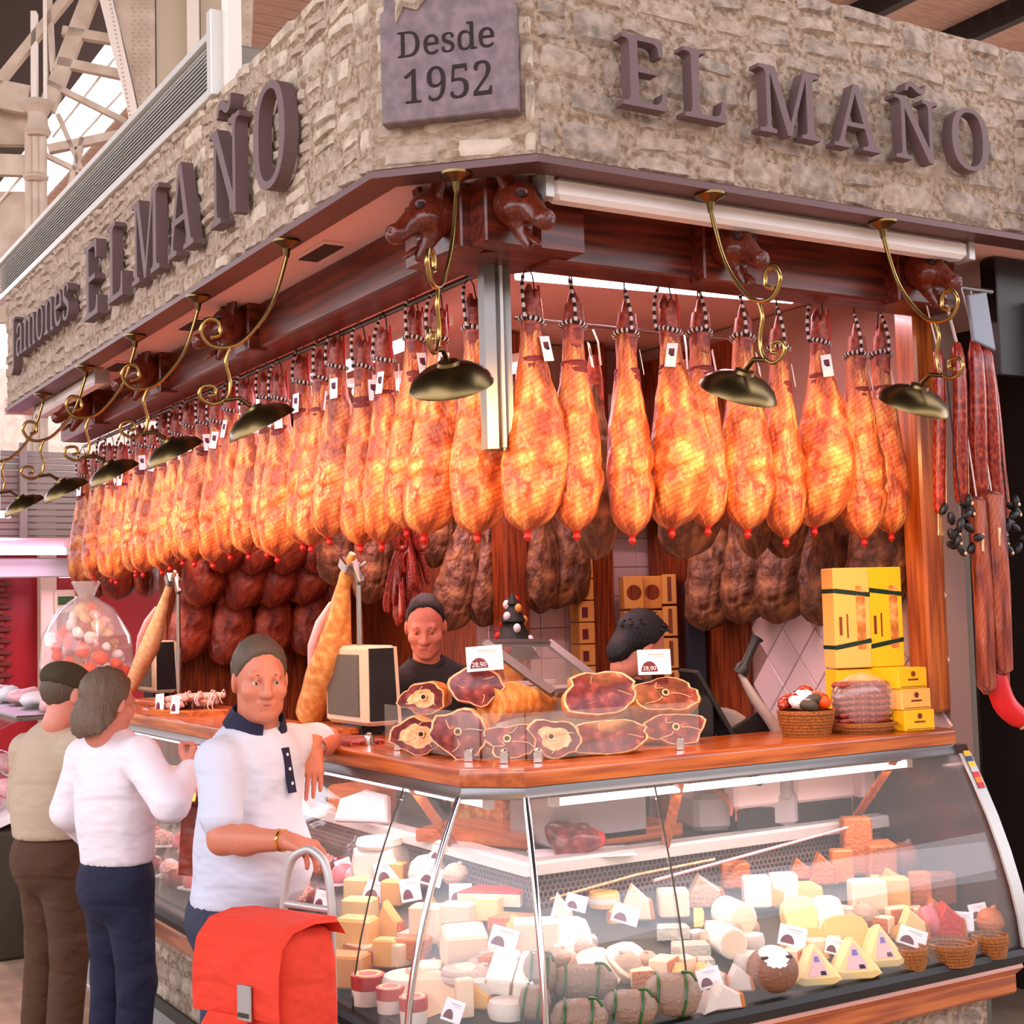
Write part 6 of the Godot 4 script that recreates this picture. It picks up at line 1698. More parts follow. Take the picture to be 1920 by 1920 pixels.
		part(o, "print", Mb.new().box(Vector3(-0.022, 0.16, 0.051), Vector3(0.006, 0.09, 0.001)), M.wood_y)
		for y in [0.09, 0.285]: part(o, "tape", Mb.new().box(Vector3(0, y, 0), Vector3(0.154, 0.018, 0.104), Basis(Vector3(0, 0, 1), 0.16 if y < 0.2 else -0.12), 0.002), M.green_plastic)
	one("spare_yellow_box", "yellow carton lying behind the sausages under the tall boxes", "box", Mb.new().box(Vector3(0, 0.115, 0), Vector3(0.15, 0.23, 0.1), Basis(), 0.003), M.yellow_card, Vector3(3.92, CT, -4.06), -0.3)
	loins()

func wicker_basket(label: String, at: Vector3, r: float, h: float) -> void:
	var o := thing("wicker_basket", label, "basket", at)
	part(o, "base", Mb.new().lathe([[0.005, 0.0], [r * 0.8, 0.0], [r * 0.82, 0.01], [0.005, 0.012]], 24), M.wicker)
	var n := int(h / 0.011)
	for i in n:
		var ring := []
		for k in 49: ring.append(Vector3(r * (0.82 + 0.18 * i / n) * cos(TAU * k / 48), 0.006 + 0.011 * i, r * (0.82 + 0.18 * i / n) * sin(TAU * k / 48)) * (Vector3(1, 1, 1) + Vector3(0.02, 0, 0.02) * (1 if (k + i) % 2 else -1)))
		part(o, "strand", Mb.new().tube(ring, 0.0062, 5), M.wicker)
	part(o, "rim", Mb.new().lathe([[r * 0.98, h], [r * 1.05, h - 0.004], [r * 1.06, h + 0.008], [r * 0.98, h + 0.01], [r * 0.98, h]], 24, Transform3D(), 40.0, false), M.wicker)

func ham_stand(label: String, at: Vector3, a: Vector3, b: Vector3, fat: float, m: Material) -> void:
	var o := thing("ham_on_stand", label, "ham stand", at)
	part(o, "base", Mb.new().box(Vector3(0, 0.015, 0), Vector3(0.16, 0.03, 0.42), Basis(), 0.008), M.counter_z)
	part(o, "pole", Mb.new().tube([Vector3(a.x + 0.02, 0.02, a.z + 0.04), Vector3(a.x + 0.02, a.y * 0.92, a.z + 0.04)], 0.012, 10), M.chrome)
	part(o, "collar", Mb.new().tube([Vector3(a.x + 0.02, a.y * 0.3, a.z + 0.04), Vector3(a.x + 0.02, a.y * 0.45, a.z + 0.04)], 0.019, 10), M.chrome)
	part(o, "clamp", Mb.new().box(a + Vector3(0, -0.01, 0.0), Vector3(0.075, 0.07, 0.05), face(b - a), 0.006), M.chrome)
	part(o, "clamp_arm", Mb.new().box(a + Vector3(0.01, -0.04, 0.05), Vector3(0.03, 0.03, 0.12), Basis(Vector3(1, 0, 0), 0.9), 0.005), M.steel)
	for s in [-1, 1]: part(o, "screw", Mb.new().tube([a + Vector3(0.02, -0.02, s * 0.03), a + Vector3(0.03, 0.0, s * 0.10)], 0.006, 8), M.chrome)
	var d := b - a
	var rings := []
	for q in [[-0.06, 0.016, 0.0], [0.0, 0.026, 0.0], [0.08, 0.036, 0.0], [0.14, 0.034, 0.0], [0.2, 0.044, 0.012], [0.32, 0.062, 0.03], [0.45, 0.085, 0.05], [0.58, 0.095, 0.05], [0.72, 0.085, 0.03], [0.84, 0.075, 0.015], [0.95, 0.072, 0.0], [1.0, 0.066, 0.0]]:
		var r := PackedVector3Array()
		var bs := face(d)
		for i in 20:
			var g := TAU * i / 20
			var n := 1.0 + 0.12 * nz.get_noise_3d(cos(g) * 0.2 + at.z, q[0], sin(g) * 0.2)
			r.append(a + d * q[0] + bs * Vector3(cos(g) * q[1] * fat * n * 0.8, sin(g) * q[1] * fat * n - q[2] * fat, 0))
		rings.append(r)
	part(o, "ham", Mb.new().loft(rings, 60.0), m)
	var cutm := Mb.new()
	cutm.tube([a + d * 0.3 + Vector3(-0.035, 0.035, 0.02) * fat, a + d * 0.45 + Vector3(-0.06, 0.05, 0.03) * fat, a + d * 0.6 + Vector3(-0.065, 0.05, 0.03) * fat, a + d * 0.75 + Vector3(-0.05, 0.03, 0.02) * fat], [0.008, 0.02, 0.022, 0.006], 8)
	part(o, "cut_flesh", cutm, M.pink_pale)

func loins() -> void:
	var g := "wrapped cured loins hanging at the right end"
	var n := 0
	for p in [[4.10, 2.78, 0.62, 0.022, 0.05, -3.52, "behind the lamp arm, nearest the wooden post"], [4.15, 2.80, 0.60, 0.026, 0.03, -3.47, "second from the wooden post"], [4.22, 2.82, 0.60, 0.030, 0.015, -3.45, "in the middle of the bunch, front"], [4.28, 2.82, 0.63, 0.030, -0.04, -3.46, "fourth, leaning outward"], [4.33, 2.80, 0.66, 0.029, -0.09, -3.50, "rightmost and longest"], [4.25, 2.8, 0.58, 0.026, -0.02, -3.56, "behind the middle ones"]]:
		var o := thing("hanging_loin", "dark red cured loin in clear wrapping, %s" % p[6], "cured loin", Vector3(p[0] - 0.02, p[1], p[5] - 0.17), 0.0, g)
		var lean: Vector3 = Vector3(p[4] * -1.0, -1, 0) * p[2]
		part(o, "meat", Mb.new().tube(curve([Vector3.ZERO, lean * 0.05, lean * 0.3 + Vector3(0, 0, 0.008), lean * 0.7, lean * 0.96, lean], 3), [0.006, 0.012, 0.016, 0.02, p[3], p[3], p[3], p[3] * 1.05, p[3] * 1.1, p[3] * 1.1, p[3] * 1.05, p[3] * 1.0, p[3] * 0.95, p[3] * 0.8, p[3] * 0.6, 0.006], 12), M.loin)
		part(o, "paper_end", Mb.new().prism(V2([[-0.012, 0], [0.012, 0], [0.028, -0.09], [-0.02, -0.09]]), -0.002, 0.002, Transform3D(Basis(Vector3.UP, 0.3), lean * 0.98)), [M.fat, M.foil][n % 2])
		part(o, "wrap_strip", Mb.new().tube([Vector3(p[3], -0.1, 0.01), lean * 0.6 + Vector3(p[3] * 1.1, 0, 0.01), lean * 0.95 + Vector3(p[3], 0, 0.01)], 0.004, 5), M.fat)
		part(o, "cord", Mb.new().tube([Vector3.ZERO, Vector3(0.0, 0.2, -0.05)], 0.003, 5), M.cord_white)
		n += 1
	for p in [[4.155, 2.22, 0.72, 0.034, -3.42, "left one of the long lower pair"], [4.225, 2.24, 0.68, 0.042, -3.41, "right one of the long lower pair"], [4.29, 2.2, 0.70, 0.032, -3.47, "in shadow behind the long lower pair"]]:
		var o := thing("long_salami", "long orange-red salami in net wrapping, %s" % p[5], "salami", Vector3(p[0] - 0.02, p[1], p[4] - 0.17), 0.0, "long salamis at the right end")
		part(o, "meat", Mb.new().tube([Vector3.ZERO, Vector3(0, -0.02, 0), Vector3(0, -p[2] * 0.5, 0.01), Vector3(0.005, -p[2] * 0.96, 0), Vector3(0.005, -p[2], 0)], [0.02, p[3], p[3] * 1.02, p[3], 0.012], 16), M.ham_red)
		part(o, "label", Mb.new().box(Vector3(-0.012, -0.17, p[3]), Vector3(0.022, 0.065, 0.004)), M.fat)
		part(o, "cord", Mb.new().tube([Vector3.ZERO, Vector3(0.02, 0.5, -0.08)], 0.003, 5), M.cord_white)
	var r := thing("red_salami", "thick bright red salami with a white cut end above the counter's right end", "salami", Vector3(4.24, 1.55, -3.60))
	part(r, "casing", Mb.new().tube(curve([Vector3(-0.03, 0.03, 0), Vector3(-0.025, -0.03, 0), Vector3(0.0, -0.10, 0.01), Vector3(0.05, -0.155, 0.04)], 4), [0.034, 0.036, 0.038, 0.04, 0.041, 0.042, 0.042, 0.043, 0.043, 0.042, 0.041, 0.038, 0.03], 18), M.red_casing)
	part(r, "cut_end", Mb.new().lathe([[0.003, 0.0], [0.028, 0.0], [0.031, -0.006], [0.003, -0.012]], 18, Transform3D(face(Vector3(0.05, -0.05, 0.04)) * Basis(Vector3(1, 0, 0), PI / 2), Vector3(0.058, -0.164, 0.046))), M.fat)
	for s in [[4.08, 2.13, "left"], [4.33, 2.13, "right"]]:
		var o := thing("black_pudding_bunch", "bunch of small black puddings hanging %s of the long salamis" % s[2], "sausages", Vector3(s[0] - 0.02, s[1], -3.60))
		for i in 16:
			var c := Vector3(0.045 * sin(i * 2.4), -0.012 * i + 0.07, 0.04 * cos(i * 1.7))
			part(o, "pudding", Mb.new().ball(c, Vector3(0.015, 0.026, 0.015), Basis(Vector3(0, 0, 1), i * 1.3), 9, 6), M.black)
			if i % 3 == 0: part(o, "tip", Mb.new().ball(c + Vector3(0, -0.01, 0.016), Vector3(0.007, 0.007, 0.004), Basis(), 7, 5), M.fat)
		part(o, "cord", Mb.new().tube([Vector3(0, 0.07, 0), Vector3(0, 0.6, -0.04)], 0.003, 5), M.cord_dark)
	one("grey_packet", "grey printed packet hanging above the loins beside the last pig head", "packet", Mb.new().prism(V2([[-0.05, 0], [0.05, 0.02], [0.085, -0.2], [-0.03, -0.17]]), -0.008, 0.008, Transform3D(), 0.004), M.foil, Vector3(4.20, 2.97, -3.60), 0.0)
	one("loin_rack", "dark steel rail over the hanging loins", "rail", Mb.new().tube([Vector3(4.0, 3.02, -3.68), Vector3(4.38, 3.02, -3.68)], 0.01), M.steel)

# ------------------------------------------------------------------ the cheese case
func cheese(k: String, at: Vector3, w: float, h: float, d: float, yaw: float, tilt: float, m: Material, label: String) -> void:
	if k == "basket":
		wicker_basket(label, at - Vector3(0, 0.01, 0), w * 0.5, h * 0.8)
		return
	var o := thing({"pot": "cheese_tub", "pink": "pack"}.get(k, "cheese"), label, "cheese", at)
	o.transform = Transform3D((Basis(Vector3.UP, yaw) * Basis(Vector3(1, 0, 0), tilt)).scaled_local(Vector3.ONE * 1.1), at + Vector3(0, 0.008, 0))
	var flat := Basis(Vector3(1, 0, 0), Vector3(0, 0, -1), Vector3(0, 1, 0))
	match k:
		"block":
			var mb := Mb.new().box(Vector3(0, h * 0.5, 0), Vector3(w, h, d), Basis(), minf(w, h) * 0.07)
			part(o, "paste", mb, m)
			part(o, "rind", Mb.new().box(Vector3(w * 0.02, h * 0.5, -d * 0.5), Vector3(w * 0.97, h * 0.97, 0.006), Basis(), 0.002), M.rind_orange)
		"bar":
			part(o, "paste", Mb.new().box(Vector3(0, h * 0.4, 0), Vector3(w * 0.8, h * 0.55, 0.16), Basis(Vector3.UP, -0.5), 0.006), m)
			part(o, "side", Mb.new().box(Vector3(0, h * 0.36, 0), Vector3(w * 0.83, h * 0.45, 0.155), Basis(Vector3.UP, -0.5), 0.004), M.rind_pale)
		"slab":
			part(o, "paste", Mb.new().prism(V2([[-w * 0.5, -d * 0.5], [w * 0.5, -d * 0.35], [w * 0.46, d * 0.4], [-w * 0.4, d * 0.5]]), 0.0, minf(h * 0.45, 0.05), Transform3D(flat, Vector3.ZERO), 0.004), M.cream if m == M.red_wax else m)
			part(o, "top", Mb.new().prism(V2([[-w * 0.49, -d * 0.49], [w * 0.49, -d * 0.34], [w * 0.45, d * 0.39], [-w * 0.39, d * 0.49]]), 0.0, 0.006, Transform3D(flat, Vector3(0, minf(h * 0.45, 0.05) - 0.002, 0)), 0.002), m)
		"wedge":
			part(o, "paste", Mb.new().prism(V2([[-w * 0.5, 0], [w * 0.42, 0], [w * 0.36, h * 0.55], [-w * 0.1, h]]), -d * 0.3, d * 0.3, Transform3D(), 0.006), m)
			part(o, "rind", Mb.new().prism(V2([[w * 0.40, 0], [w * 0.5, 0.004], [w * 0.43, h * 0.55], [w * 0.36, h * 0.56]]), -d * 0.29, d * 0.29, Transform3D(), 0.003), M.rind_orange if m != M.white_cheese else M.bloomy)
		"drum":
			part(o, "drum", Mb.new().prism(V2([[-w * 0.42, 0], [w * 0.42, 0], [w * 0.5, h * 0.25], [w * 0.42, h * 0.72], [-w * 0.42, h * 0.72], [-w * 0.5, h * 0.3]]), -w * 0.38, w * 0.38, Transform3D(), 0.02), m)
			part(o, "lid", Mb.new().lathe([[0.01, h * 0.7], [w * 0.42, h * 0.71], [w * 0.46, h * 0.78], [w * 0.43, h * 0.9], [0.01, h * 0.92]], 28), m)
		"wheel", "disc":
			var hh := 0.045 if k == "wheel" else 0.03
			part(o, "wheel", Mb.new().lathe([[0.01, 0.0], [w * 0.46, 0.0], [w * 0.5, hh * 0.3], [w * 0.5, hh * 0.7], [w * 0.45, hh], [0.01, hh + 0.002]], 30), m)
			part(o, "edge", Mb.new().lathe([[w * 0.497, hh * 0.3], [w * 0.504, hh * 0.35], [w * 0.504, hh * 0.62], [w * 0.497, hh * 0.68]], 30), M.bloomy)
		"pot":
			part(o, "tub", Mb.new().lathe([[0.005, 0.0], [w * 0.46, 0.0], [w * 0.5, h * 0.75], [w * 0.46, h * 0.78], [0.005, h * 0.76]], 26), M.white_cheese)
			part(o, "label", Mb.new().lathe([[w * 0.475, h * 0.42], [w * 0.492, h * 0.43], [w * 0.508, h * 0.8], [w * 0.47, h * 0.82]], 26), M.label_red)
			part(o, "lid", Mb.new().lathe([[0.005, h * 0.8], [w * 0.40, h * 0.83], [w * 0.42, h * 0.79]], 26), M.yellow_pale)
		"half":
			var r := []
			for i in 16:
				var a := TAU * i / 16
				var c := Vector2(cos(a), sin(a))
				var q := pow(pow(absf(c.x), 3.5) + pow(absf(c.y), 3.5), 1.0 / 3.5)
				r.append([c.x / q * w * 0.5, h * 0.5 + c.y / q * h * 0.48])
			part(o, "rind", Mb.new().prism(V2(r), -d, 0.0, Transform3D(), 0.0, 50.0), M.rind_pale if m == M.half_loaf else m)
			part(o, "cut_face", Mb.new().prism(V2(r), -0.004, 0.006, Transform3D().scaled_local(Vector3(0.97, 0.97, 1.0)).translated(Vector3(0, h * 0.015, 0)), 0.004), m)
		"loaf":
			var rings := []
			for i in 11:
				var q := -1.0 + 0.2 * i
				var s := pow(maxf(0.02, 1.0 - pow(absf(q), 3.2)), 0.45)
				var ring := PackedVector3Array()
				for j in 16:
					var a := TAU * j / 16
					ring.append(Vector3(q * w * 0.5, h * 0.5 + h * 0.5 * s * sin(a) * (1.0 + 0.05 * nz.get_noise_2d(q + at.x, a * 0.3)), h * 0.5 * s * cos(a)))
				rings.append(ring)
			part(o, "rind", Mb.new().loft(rings, 60.0), m)
			for x in [w * 0.18, -w * 0.3]:
				var ring := []
				for j in 17: ring.append(Vector3(x + 0.008 * sin(TAU * j / 16), h * 0.5 + h * 0.505 * sin(TAU * j / 16), h * 0.505 * cos(TAU * j / 16)))
				part(o, "raffia", Mb.new().tube(ring, 0.0042, 5), M.raffia)
			part(o, "knot", Mb.new().tube(curve([Vector3(w * 0.18, h, 0), Vector3(w * 0.3, h * 1.05, 0.03), Vector3(w * 0.38, h * 0.9, 0.05)], 3), 0.004, 5), M.raffia)
		"log":
			part(o, "log", Mb.new().lathe([[0.005, -d * 0.9], [h * 0.44, -d * 0.9], [h * 0.5, -d * 0.84], [h * 0.5, d * 0.55], [h * 0.46, d * 0.6], [0.005, d * 0.61]], 24, Transform3D(Basis(Vector3(1, 0, 0), PI / 2) * Basis(), Vector3(0, h * 0.5, 0))), m)
			part(o, "cut_end", Mb.new().lathe([[0.004, 0.0], [h * 0.42, 0.0], [h * 0.42, 0.003], [0.004, 0.004]], 24, Transform3D(Basis(Vector3(1, 0, 0), PI / 2), Vector3(0, h * 0.5, d * 0.61))), M.cream)
		"tear":
			part(o, "paste", Mb.new().prism(V2([[-w * 0.5, 0.012], [-w * 0.3, 0.0], [w * 0.3, 0.0], [w * 0.5, 0.012], [w * 0.42, h * 0.3], [w * 0.05, h], [-w * 0.05, h], [-w * 0.42, h * 0.3]]), -0.05, 0.03, Transform3D(Basis(Vector3(1, 0, 0), -0.45), Vector3.ZERO), 0.016, 40.0), m)
			var lb := part(o, "label", Mb.new().prism(V2([[-w * 0.22, h * 0.18], [w * 0.22, h * 0.18], [w * 0.03, h * 0.78], [-w * 0.03, h * 0.78]]), 0.0305, 0.032, Transform3D(Basis(Vector3(1, 0, 0), -0.45), Vector3.ZERO)), M.pink_pale)
			part(lb, "print", Mb.new().prism(V2([[w * 0.04, h * 0.2], [w * 0.16, h * 0.2], [w * 0.14, h * 0.3], [w * 0.04, h * 0.3]]), 0.032, 0.033, Transform3D(Basis(Vector3(1, 0, 0), -0.45), Vector3.ZERO)), M.navy)
			part(lb, "print", Mb.new().prism(V2([[-w * 0.06, h * 0.52], [w * 0.06, h * 0.52], [w * 0.04, h * 0.66], [-w * 0.04, h * 0.66]]), 0.032, 0.033, Transform3D(Basis(Vector3(1, 0, 0), -0.45), Vector3.ZERO)), M.violet)
		"round":
			part(o, "rind", Mb.new().ball(Vector3(0, h * 0.48, 0), Vector3(w * 0.5, h * 0.46, w * 0.5), Basis(), 22, 13, nz, 0.004), m)
			part(o, "paper", Mb.new().ball(Vector3(0, h * 0.52, 0.006), Vector3(w * 0.42, h * 0.45, w * 0.45), Basis(Vector3(1, 0, 0), 0.3), 20, 11), M.card)
			part(o, "stripe", Mb.new().box(Vector3(0, h * 0.8, w * 0.3), Vector3(w * 0.6, 0.005, 0.008), Basis(Vector3(1, 0, 0), 0.6)), M.plinth)
		_:
			part(o, "body", Mb.new().ball(Vector3(0, h * 0.45, 0), Vector3(w * 0.5, h * 0.5, w * 0.42), Basis(Vector3(0, 0, 1), 0.2), 14, 9, nz, w * 0.16), m)
			part(o, "twist", Mb.new().ball(Vector3(w * 0.12, h * 0.92, 0), Vector3(w * 0.14, h * 0.1, w * 0.1), Basis(Vector3(0, 0, 1), 0.6), 9, 6, nz, 0.012), M.film if m == M.wrapped_brown else m)

func cheese_case() -> void:
	for r in [
		["drum", 2.44, 0.794, -5.15, 0.182, 0.173, 0.127, -0.90, 0.00, "white_cheese", "tall white drum of fresh cheese with a round lid, standing at the back left"],
		["slab", 2.49, 0.836, -4.34, 0.202, 0.088, 0.120, -0.90, 0.00, "red_wax", "long cheese slab with bright red wax top at the back grille"],
		["lump", 2.49, 0.825, -4.84, 0.140, 0.108, 0.098, -0.90, 0.00, "white_cheese", "lumpy white wrapped cheese behind the left tags"],
		["lump", 2.49, 0.860, -4.61, 0.092, 0.071, 0.065, -0.90, 0.00, "rind_pale", "small pale wrapped cheese beside the lumpy white one"],
		["block", 2.22, 0.705, -4.86, 0.107, 0.092, 0.075, -0.90, 0.00, "yellow_pale", "pale yellow block behind the orange-rinded wedge"],
		["block", 2.33, 0.748, -5.12, 0.086, 0.072, 0.060, -0.90, 0.00, "yellow_pale", "small pale block behind the trolley handle"],
		["wedge", 2.19, 0.695, -4.56, 0.105, 0.137, 0.074, -0.90, 0.00, "yellow", "tall wedge with golden orange rind on its right side"],
		["block", 2.46, 0.800, -5.04, 0.068, 0.076, 0.048, -0.90, 0.00, "yellow", "narrow yellow block leaning on the white drum"],
		["block", 2.36, 0.763, -4.86, 0.079, 0.083, 0.056, -0.90, 0.00, "yellow", "yellow cut piece below the lumpy white cheese"],
		["block", 2.26, 0.723, -4.40, 0.102, 0.116, 0.071, -0.90, 0.00, "cream", "square cream block standing left of the first corner post"],
		["block", 2.34, 0.752, -4.33, 0.099, 0.097, 0.069, -0.90, 0.00, "cream", "cream block standing right of the first corner post"],
		["block", 2.24, 0.716, -4.12, 0.126, 0.108, 0.088, -0.30, 0.35, "cream", "tilted cream block with pinkish rind behind the post"],
		["block", 2.09, 0.656, -4.60, 0.125, 0.129, 0.088, -0.90, 0.00, "yellow", "large smooth yellow block beside the trolley handle"],
		["block", 1.98, 0.613, -4.45, 0.129, 0.096, 0.091, -0.90, 0.00, "yellow_dark", "big deep yellow block at the tray front by the trolley bag"],
		["block", 2.11, 0.664, -4.41, 0.077, 0.084, 0.054, -0.90, 0.00, "yellow", "yellow block between the big block and the white wheel"],
		["block", 2.18, 0.691, -4.36, 0.098, 0.062, 0.069, -0.90, 0.00, "rind_orange", "low orange-rinded piece behind the white wheel"],
		["pot", 1.96, 0.604, -4.24, 0.099, 0.104, 0.070, -0.90, 0.00, "white_cheese", "white soft-cheese tub with red label, nearest the trolley bag"],
		["pot", 1.97, 0.608, -4.10, 0.080, 0.086, 0.070, -0.90, 0.00, "white_cheese", "white soft-cheese tub with red label, middle of the three"],
		["pot", 1.97, 0.608, -3.94, 0.080, 0.091, 0.070, -0.90, 0.00, "white_cheese", "white soft-cheese tub with red label, nearest the corner post"],
		["wheel", 2.07, 0.647, -4.15, 0.176, 0.108, 0.123, -0.90, 0.00, "white_cheese", "large flat white wheel at the front left of the corner"],
		["disc", 2.06, 0.643, -4.00, 0.174, 0.107, 0.122, -0.90, 0.75, "cream", "cream disc leaning against the large white wheel"],
		["wheel", 2.17, 0.687, -3.98, 0.139, 0.086, 0.098, -0.90, 0.00, "rind_pale", "round pale cheese with red paper, right of the first corner post"],
		["bar", 2.25, 0.691, -3.89, 0.091, 0.104, 0.200, -0.20, 0.35, "white_cheese", "long white bar with dark sides, left one of the pair"],
		["bar", 2.30, 0.688, -3.83, 0.070, 0.098, 0.200, -0.20, 0.35, "white_cheese", "long white bar with dark sides, right one of the pair"],
		["slab", 2.30, 0.728, -3.98, 0.113, 0.057, 0.079, -0.70, 0.00, "rind_orange", "flat crusted slab behind the two white bars"],
		["block", 2.09, 0.631, -3.84, 0.048, 0.102, 0.034, -0.30, 0.00, "cream", "upright cream wedge by the first corner post at the front"],
		["wheel", 2.19, 0.634, -3.75, 0.114, 0.079, 0.080, -0.70, 0.00, "bloomy", "small bloomy white round at the front between the posts"],
		["wheel", 2.18, 0.669, -3.88, 0.090, 0.055, 0.063, -0.70, 0.00, "bloomy", "little bloomy round behind the front one between the posts"],
		["block", 2.44, 0.793, -4.29, 0.078, 0.073, 0.055, -0.90, 0.00, "yellow_pale", "pale cut piece beside the red wax slab"],
		["slab", 2.44, 0.793, -4.13, 0.132, 0.079, 0.093, -0.90, 0.00, "rind_orange", "flat orange-edged slices behind the first white tag"],
		["block", 2.44, 0.751, -3.99, 0.129, 0.086, 0.090, -0.50, 0.00, "cream", "broad cream block behind the second corner post"],
		["half", 2.51, 0.708, -3.87, 0.122, 0.152, 0.060, -0.35, -0.50, "half_loaf", "upright half loaf with a white cut face, nearest the second post"],
		["half", 2.57, 0.661, -3.75, 0.163, 0.135, 0.070, 0.35, -0.75, "half_loaf", "long half loaf with a pale cut face lying aslant"],
		["half", 2.71, 0.666, -3.77, 0.173, 0.136, 0.070, 0.35, -0.90, "half_loaf", "long half loaf with the brightest white cut face"],
		["loaf", 2.44, 0.647, -3.72, 0.190, 0.101, 0.133, -0.50, 0.00, "loaf", "grey-brown rind loaf tied with green raffia, upper left of the five"],
		["loaf", 2.67, 0.593, -3.58, 0.162, 0.120, 0.114, -0.50, 0.00, "loaf", "grey-brown rind loaf tied with green raffia, rightmost of the five"],
		["loaf", 2.51, 0.594, -3.58, 0.156, 0.096, 0.109, -0.50, 0.00, "loaf", "grey-brown rind loaf tied with green raffia, lower middle of the five"],
		["loaf", 2.33, 0.592, -3.58, 0.153, 0.100, 0.107, -0.50, 0.00, "loaf", "grey-brown rind loaf tied with green raffia, at the bottom by the post"],
		["loaf", 2.32, 0.669, -3.78, 0.097, 0.117, 0.068, -0.50, 0.00, "loaf", "grey-brown rind loaf with green raffia behind the second post"],
		["loaf", 2.24, 0.631, -3.68, 0.087, 0.095, 0.061, -0.70, 0.00, "loaf", "plain grey-brown loaf left of the second post at the front"],
		["wedge", 2.58, 0.781, -4.06, 0.081, 0.111, 0.057, -0.50, 0.00, "white_cheese", "sharp white wedge standing by the second post"],
		["wedge", 2.88, 0.778, -4.05, 0.113, 0.109, 0.079, -0.50, 0.00, "cream", "triangular cream wedge standing before the grille"],
		["wheel", 2.81, 0.816, -4.14, 0.101, 0.059, 0.071, -0.50, 0.00, "yellow", "half wheel with golden rind before the grille"],
		["block", 3.03, 0.771, -4.04, 0.096, 0.085, 0.067, -0.50, 0.00, "cream", "cream cut piece behind the pane seam"],
		["wedge", 3.18, 0.781, -4.06, 0.143, 0.102, 0.100, -0.50, 0.00, "rind_pale", "big wedge with brown-grey rind below the rail of the case"],
		["log", 3.19, 0.719, -3.90, 0.128, 0.099, 0.090, -0.25, 0.00, "white_cheese", "fat white goat log pointing at the viewer"],
		["log", 3.06, 0.677, -3.79, 0.113, 0.094, 0.079, -0.25, 0.00, "white_cheese", "white goat log with a pale cut end below the fat one"],
		["wheel", 3.18, 0.681, -3.81, 0.083, 0.076, 0.058, -0.50, 0.00, "bloomy", "small white-topped half round right of the goat logs"],
		["wheel", 3.09, 0.648, -3.72, 0.089, 0.074, 0.063, -0.50, 0.00, "bloomy", "small white-topped half round below the other"],
		["slab", 2.94, 0.695, -3.84, 0.122, 0.060, 0.085, -0.50, 0.00, "blue", "thick slice of blue-veined cheese beside the pane seam"],
		["slab", 2.92, 0.668, -3.77, 0.095, 0.049, 0.067, -0.50, 0.00, "blue", "lower slice of blue-veined cheese"],
		["slab", 2.94, 0.730, -3.93, 0.104, 0.072, 0.073, -0.50, 0.00, "blue", "upper slab of blue-veined cheese at the seam"],
		["wedge", 2.89, 0.626, -3.66, 0.093, 0.073, 0.065, -0.50, 0.00, "bloomy", "soft white wedge behind the round with pink specks"],
		["wedge", 2.86, 0.591, -3.57, 0.120, 0.073, 0.084, -0.20, 0.00, "bloomy", "pink-specked white brie piece at the tray front"],
		["wedge", 2.81, 0.590, -3.57, 0.089, 0.059, 0.062, 0.20, 0.00, "bloomy", "flat white brie wedge in paper at the tray front edge"],
		["wedge", 2.97, 0.614, -3.63, 0.094, 0.075, 0.065, -0.50, 0.00, "bloomy", "white brie piece left of the paper-topped round"],
		["block", 3.49, 0.754, -3.99, 0.086, 0.107, 0.060, -0.50, 0.00, "white_cheese", "bright white square piece on the orange block, right one"],
		["block", 3.38, 0.763, -4.01, 0.088, 0.099, 0.061, -0.50, 0.00, "white_cheese", "bright white square piece on the orange block, left one"],
		["slab", 3.53, 0.763, -4.01, 0.203, 0.120, 0.142, -0.50, 0.00, "yellow", "large holey yellow piece behind the white squares"],
		["block", 3.39, 0.811, -4.14, 0.093, 0.084, 0.065, -0.50, 0.00, "rind_orange", "orange cut block under the price rail"],
		["half", 3.44, 0.689, -3.83, 0.111, 0.128, 0.050, -0.40, -0.50, "yellow_pale", "pale yellow wedge slanting left, behind the wax-labelled ones"],
		["half", 3.53, 0.675, -3.79, 0.112, 0.138, 0.050, -0.40, -0.50, "white_cheese", "whiter wedge slanting right beside the pale yellow one"],
		["half", 3.54, 0.643, -3.71, 0.150, 0.119, 0.060, -0.40, -0.60, "yellow", "broad yellow piece in the middle of the right end"],
		["half", 3.34, 0.638, -3.69, 0.143, 0.113, 0.060, -0.40, -0.60, "yellow", "yellow piece behind the first labelled teardrop"],
		["tear", 3.26, 0.593, -3.58, 0.149, 0.120, 0.105, -0.40, 0.00, "yellow_pale", "labelled pale teardrop cheese, left of the three"],
		["tear", 3.42, 0.591, -3.57, 0.164, 0.124, 0.115, -0.40, 0.00, "yellow_pale", "labelled pale teardrop cheese, middle of the three"],
		["tear", 3.58, 0.600, -3.60, 0.144, 0.130, 0.101, -0.40, 0.00, "yellow_pale", "labelled pale teardrop cheese, right of the three"],
		["round", 3.08, 0.596, -3.59, 0.152, 0.142, 0.106, -0.40, 0.00, "rind_brown", "brown round cheese topped with printed white paper"],
		["block", 3.97, 0.798, -4.11, 0.100, 0.195, 0.070, -0.50, 0.00, "rind_orange", "tall orange cut block standing at the back right"],
		["block", 4.03, 0.781, -4.06, 0.106, 0.127, 0.074, -0.30, 0.15, "rind_orange", "orange cut block leaning beside the tall one"],
		["block", 3.85, 0.786, -4.07, 0.075, 0.111, 0.052, -0.50, 0.00, "amber", "small amber glossy piece before the tall orange block"],
		["wedge", 3.76, 0.787, -4.08, 0.106, 0.108, 0.074, -0.50, 0.00, "rind_orange", "orange-edged wedge left of the amber piece"],
		["wedge", 3.69, 0.807, -4.13, 0.084, 0.074, 0.059, -0.50, 0.00, "rind_orange", "orange wedge at the left end of the back right heap"],
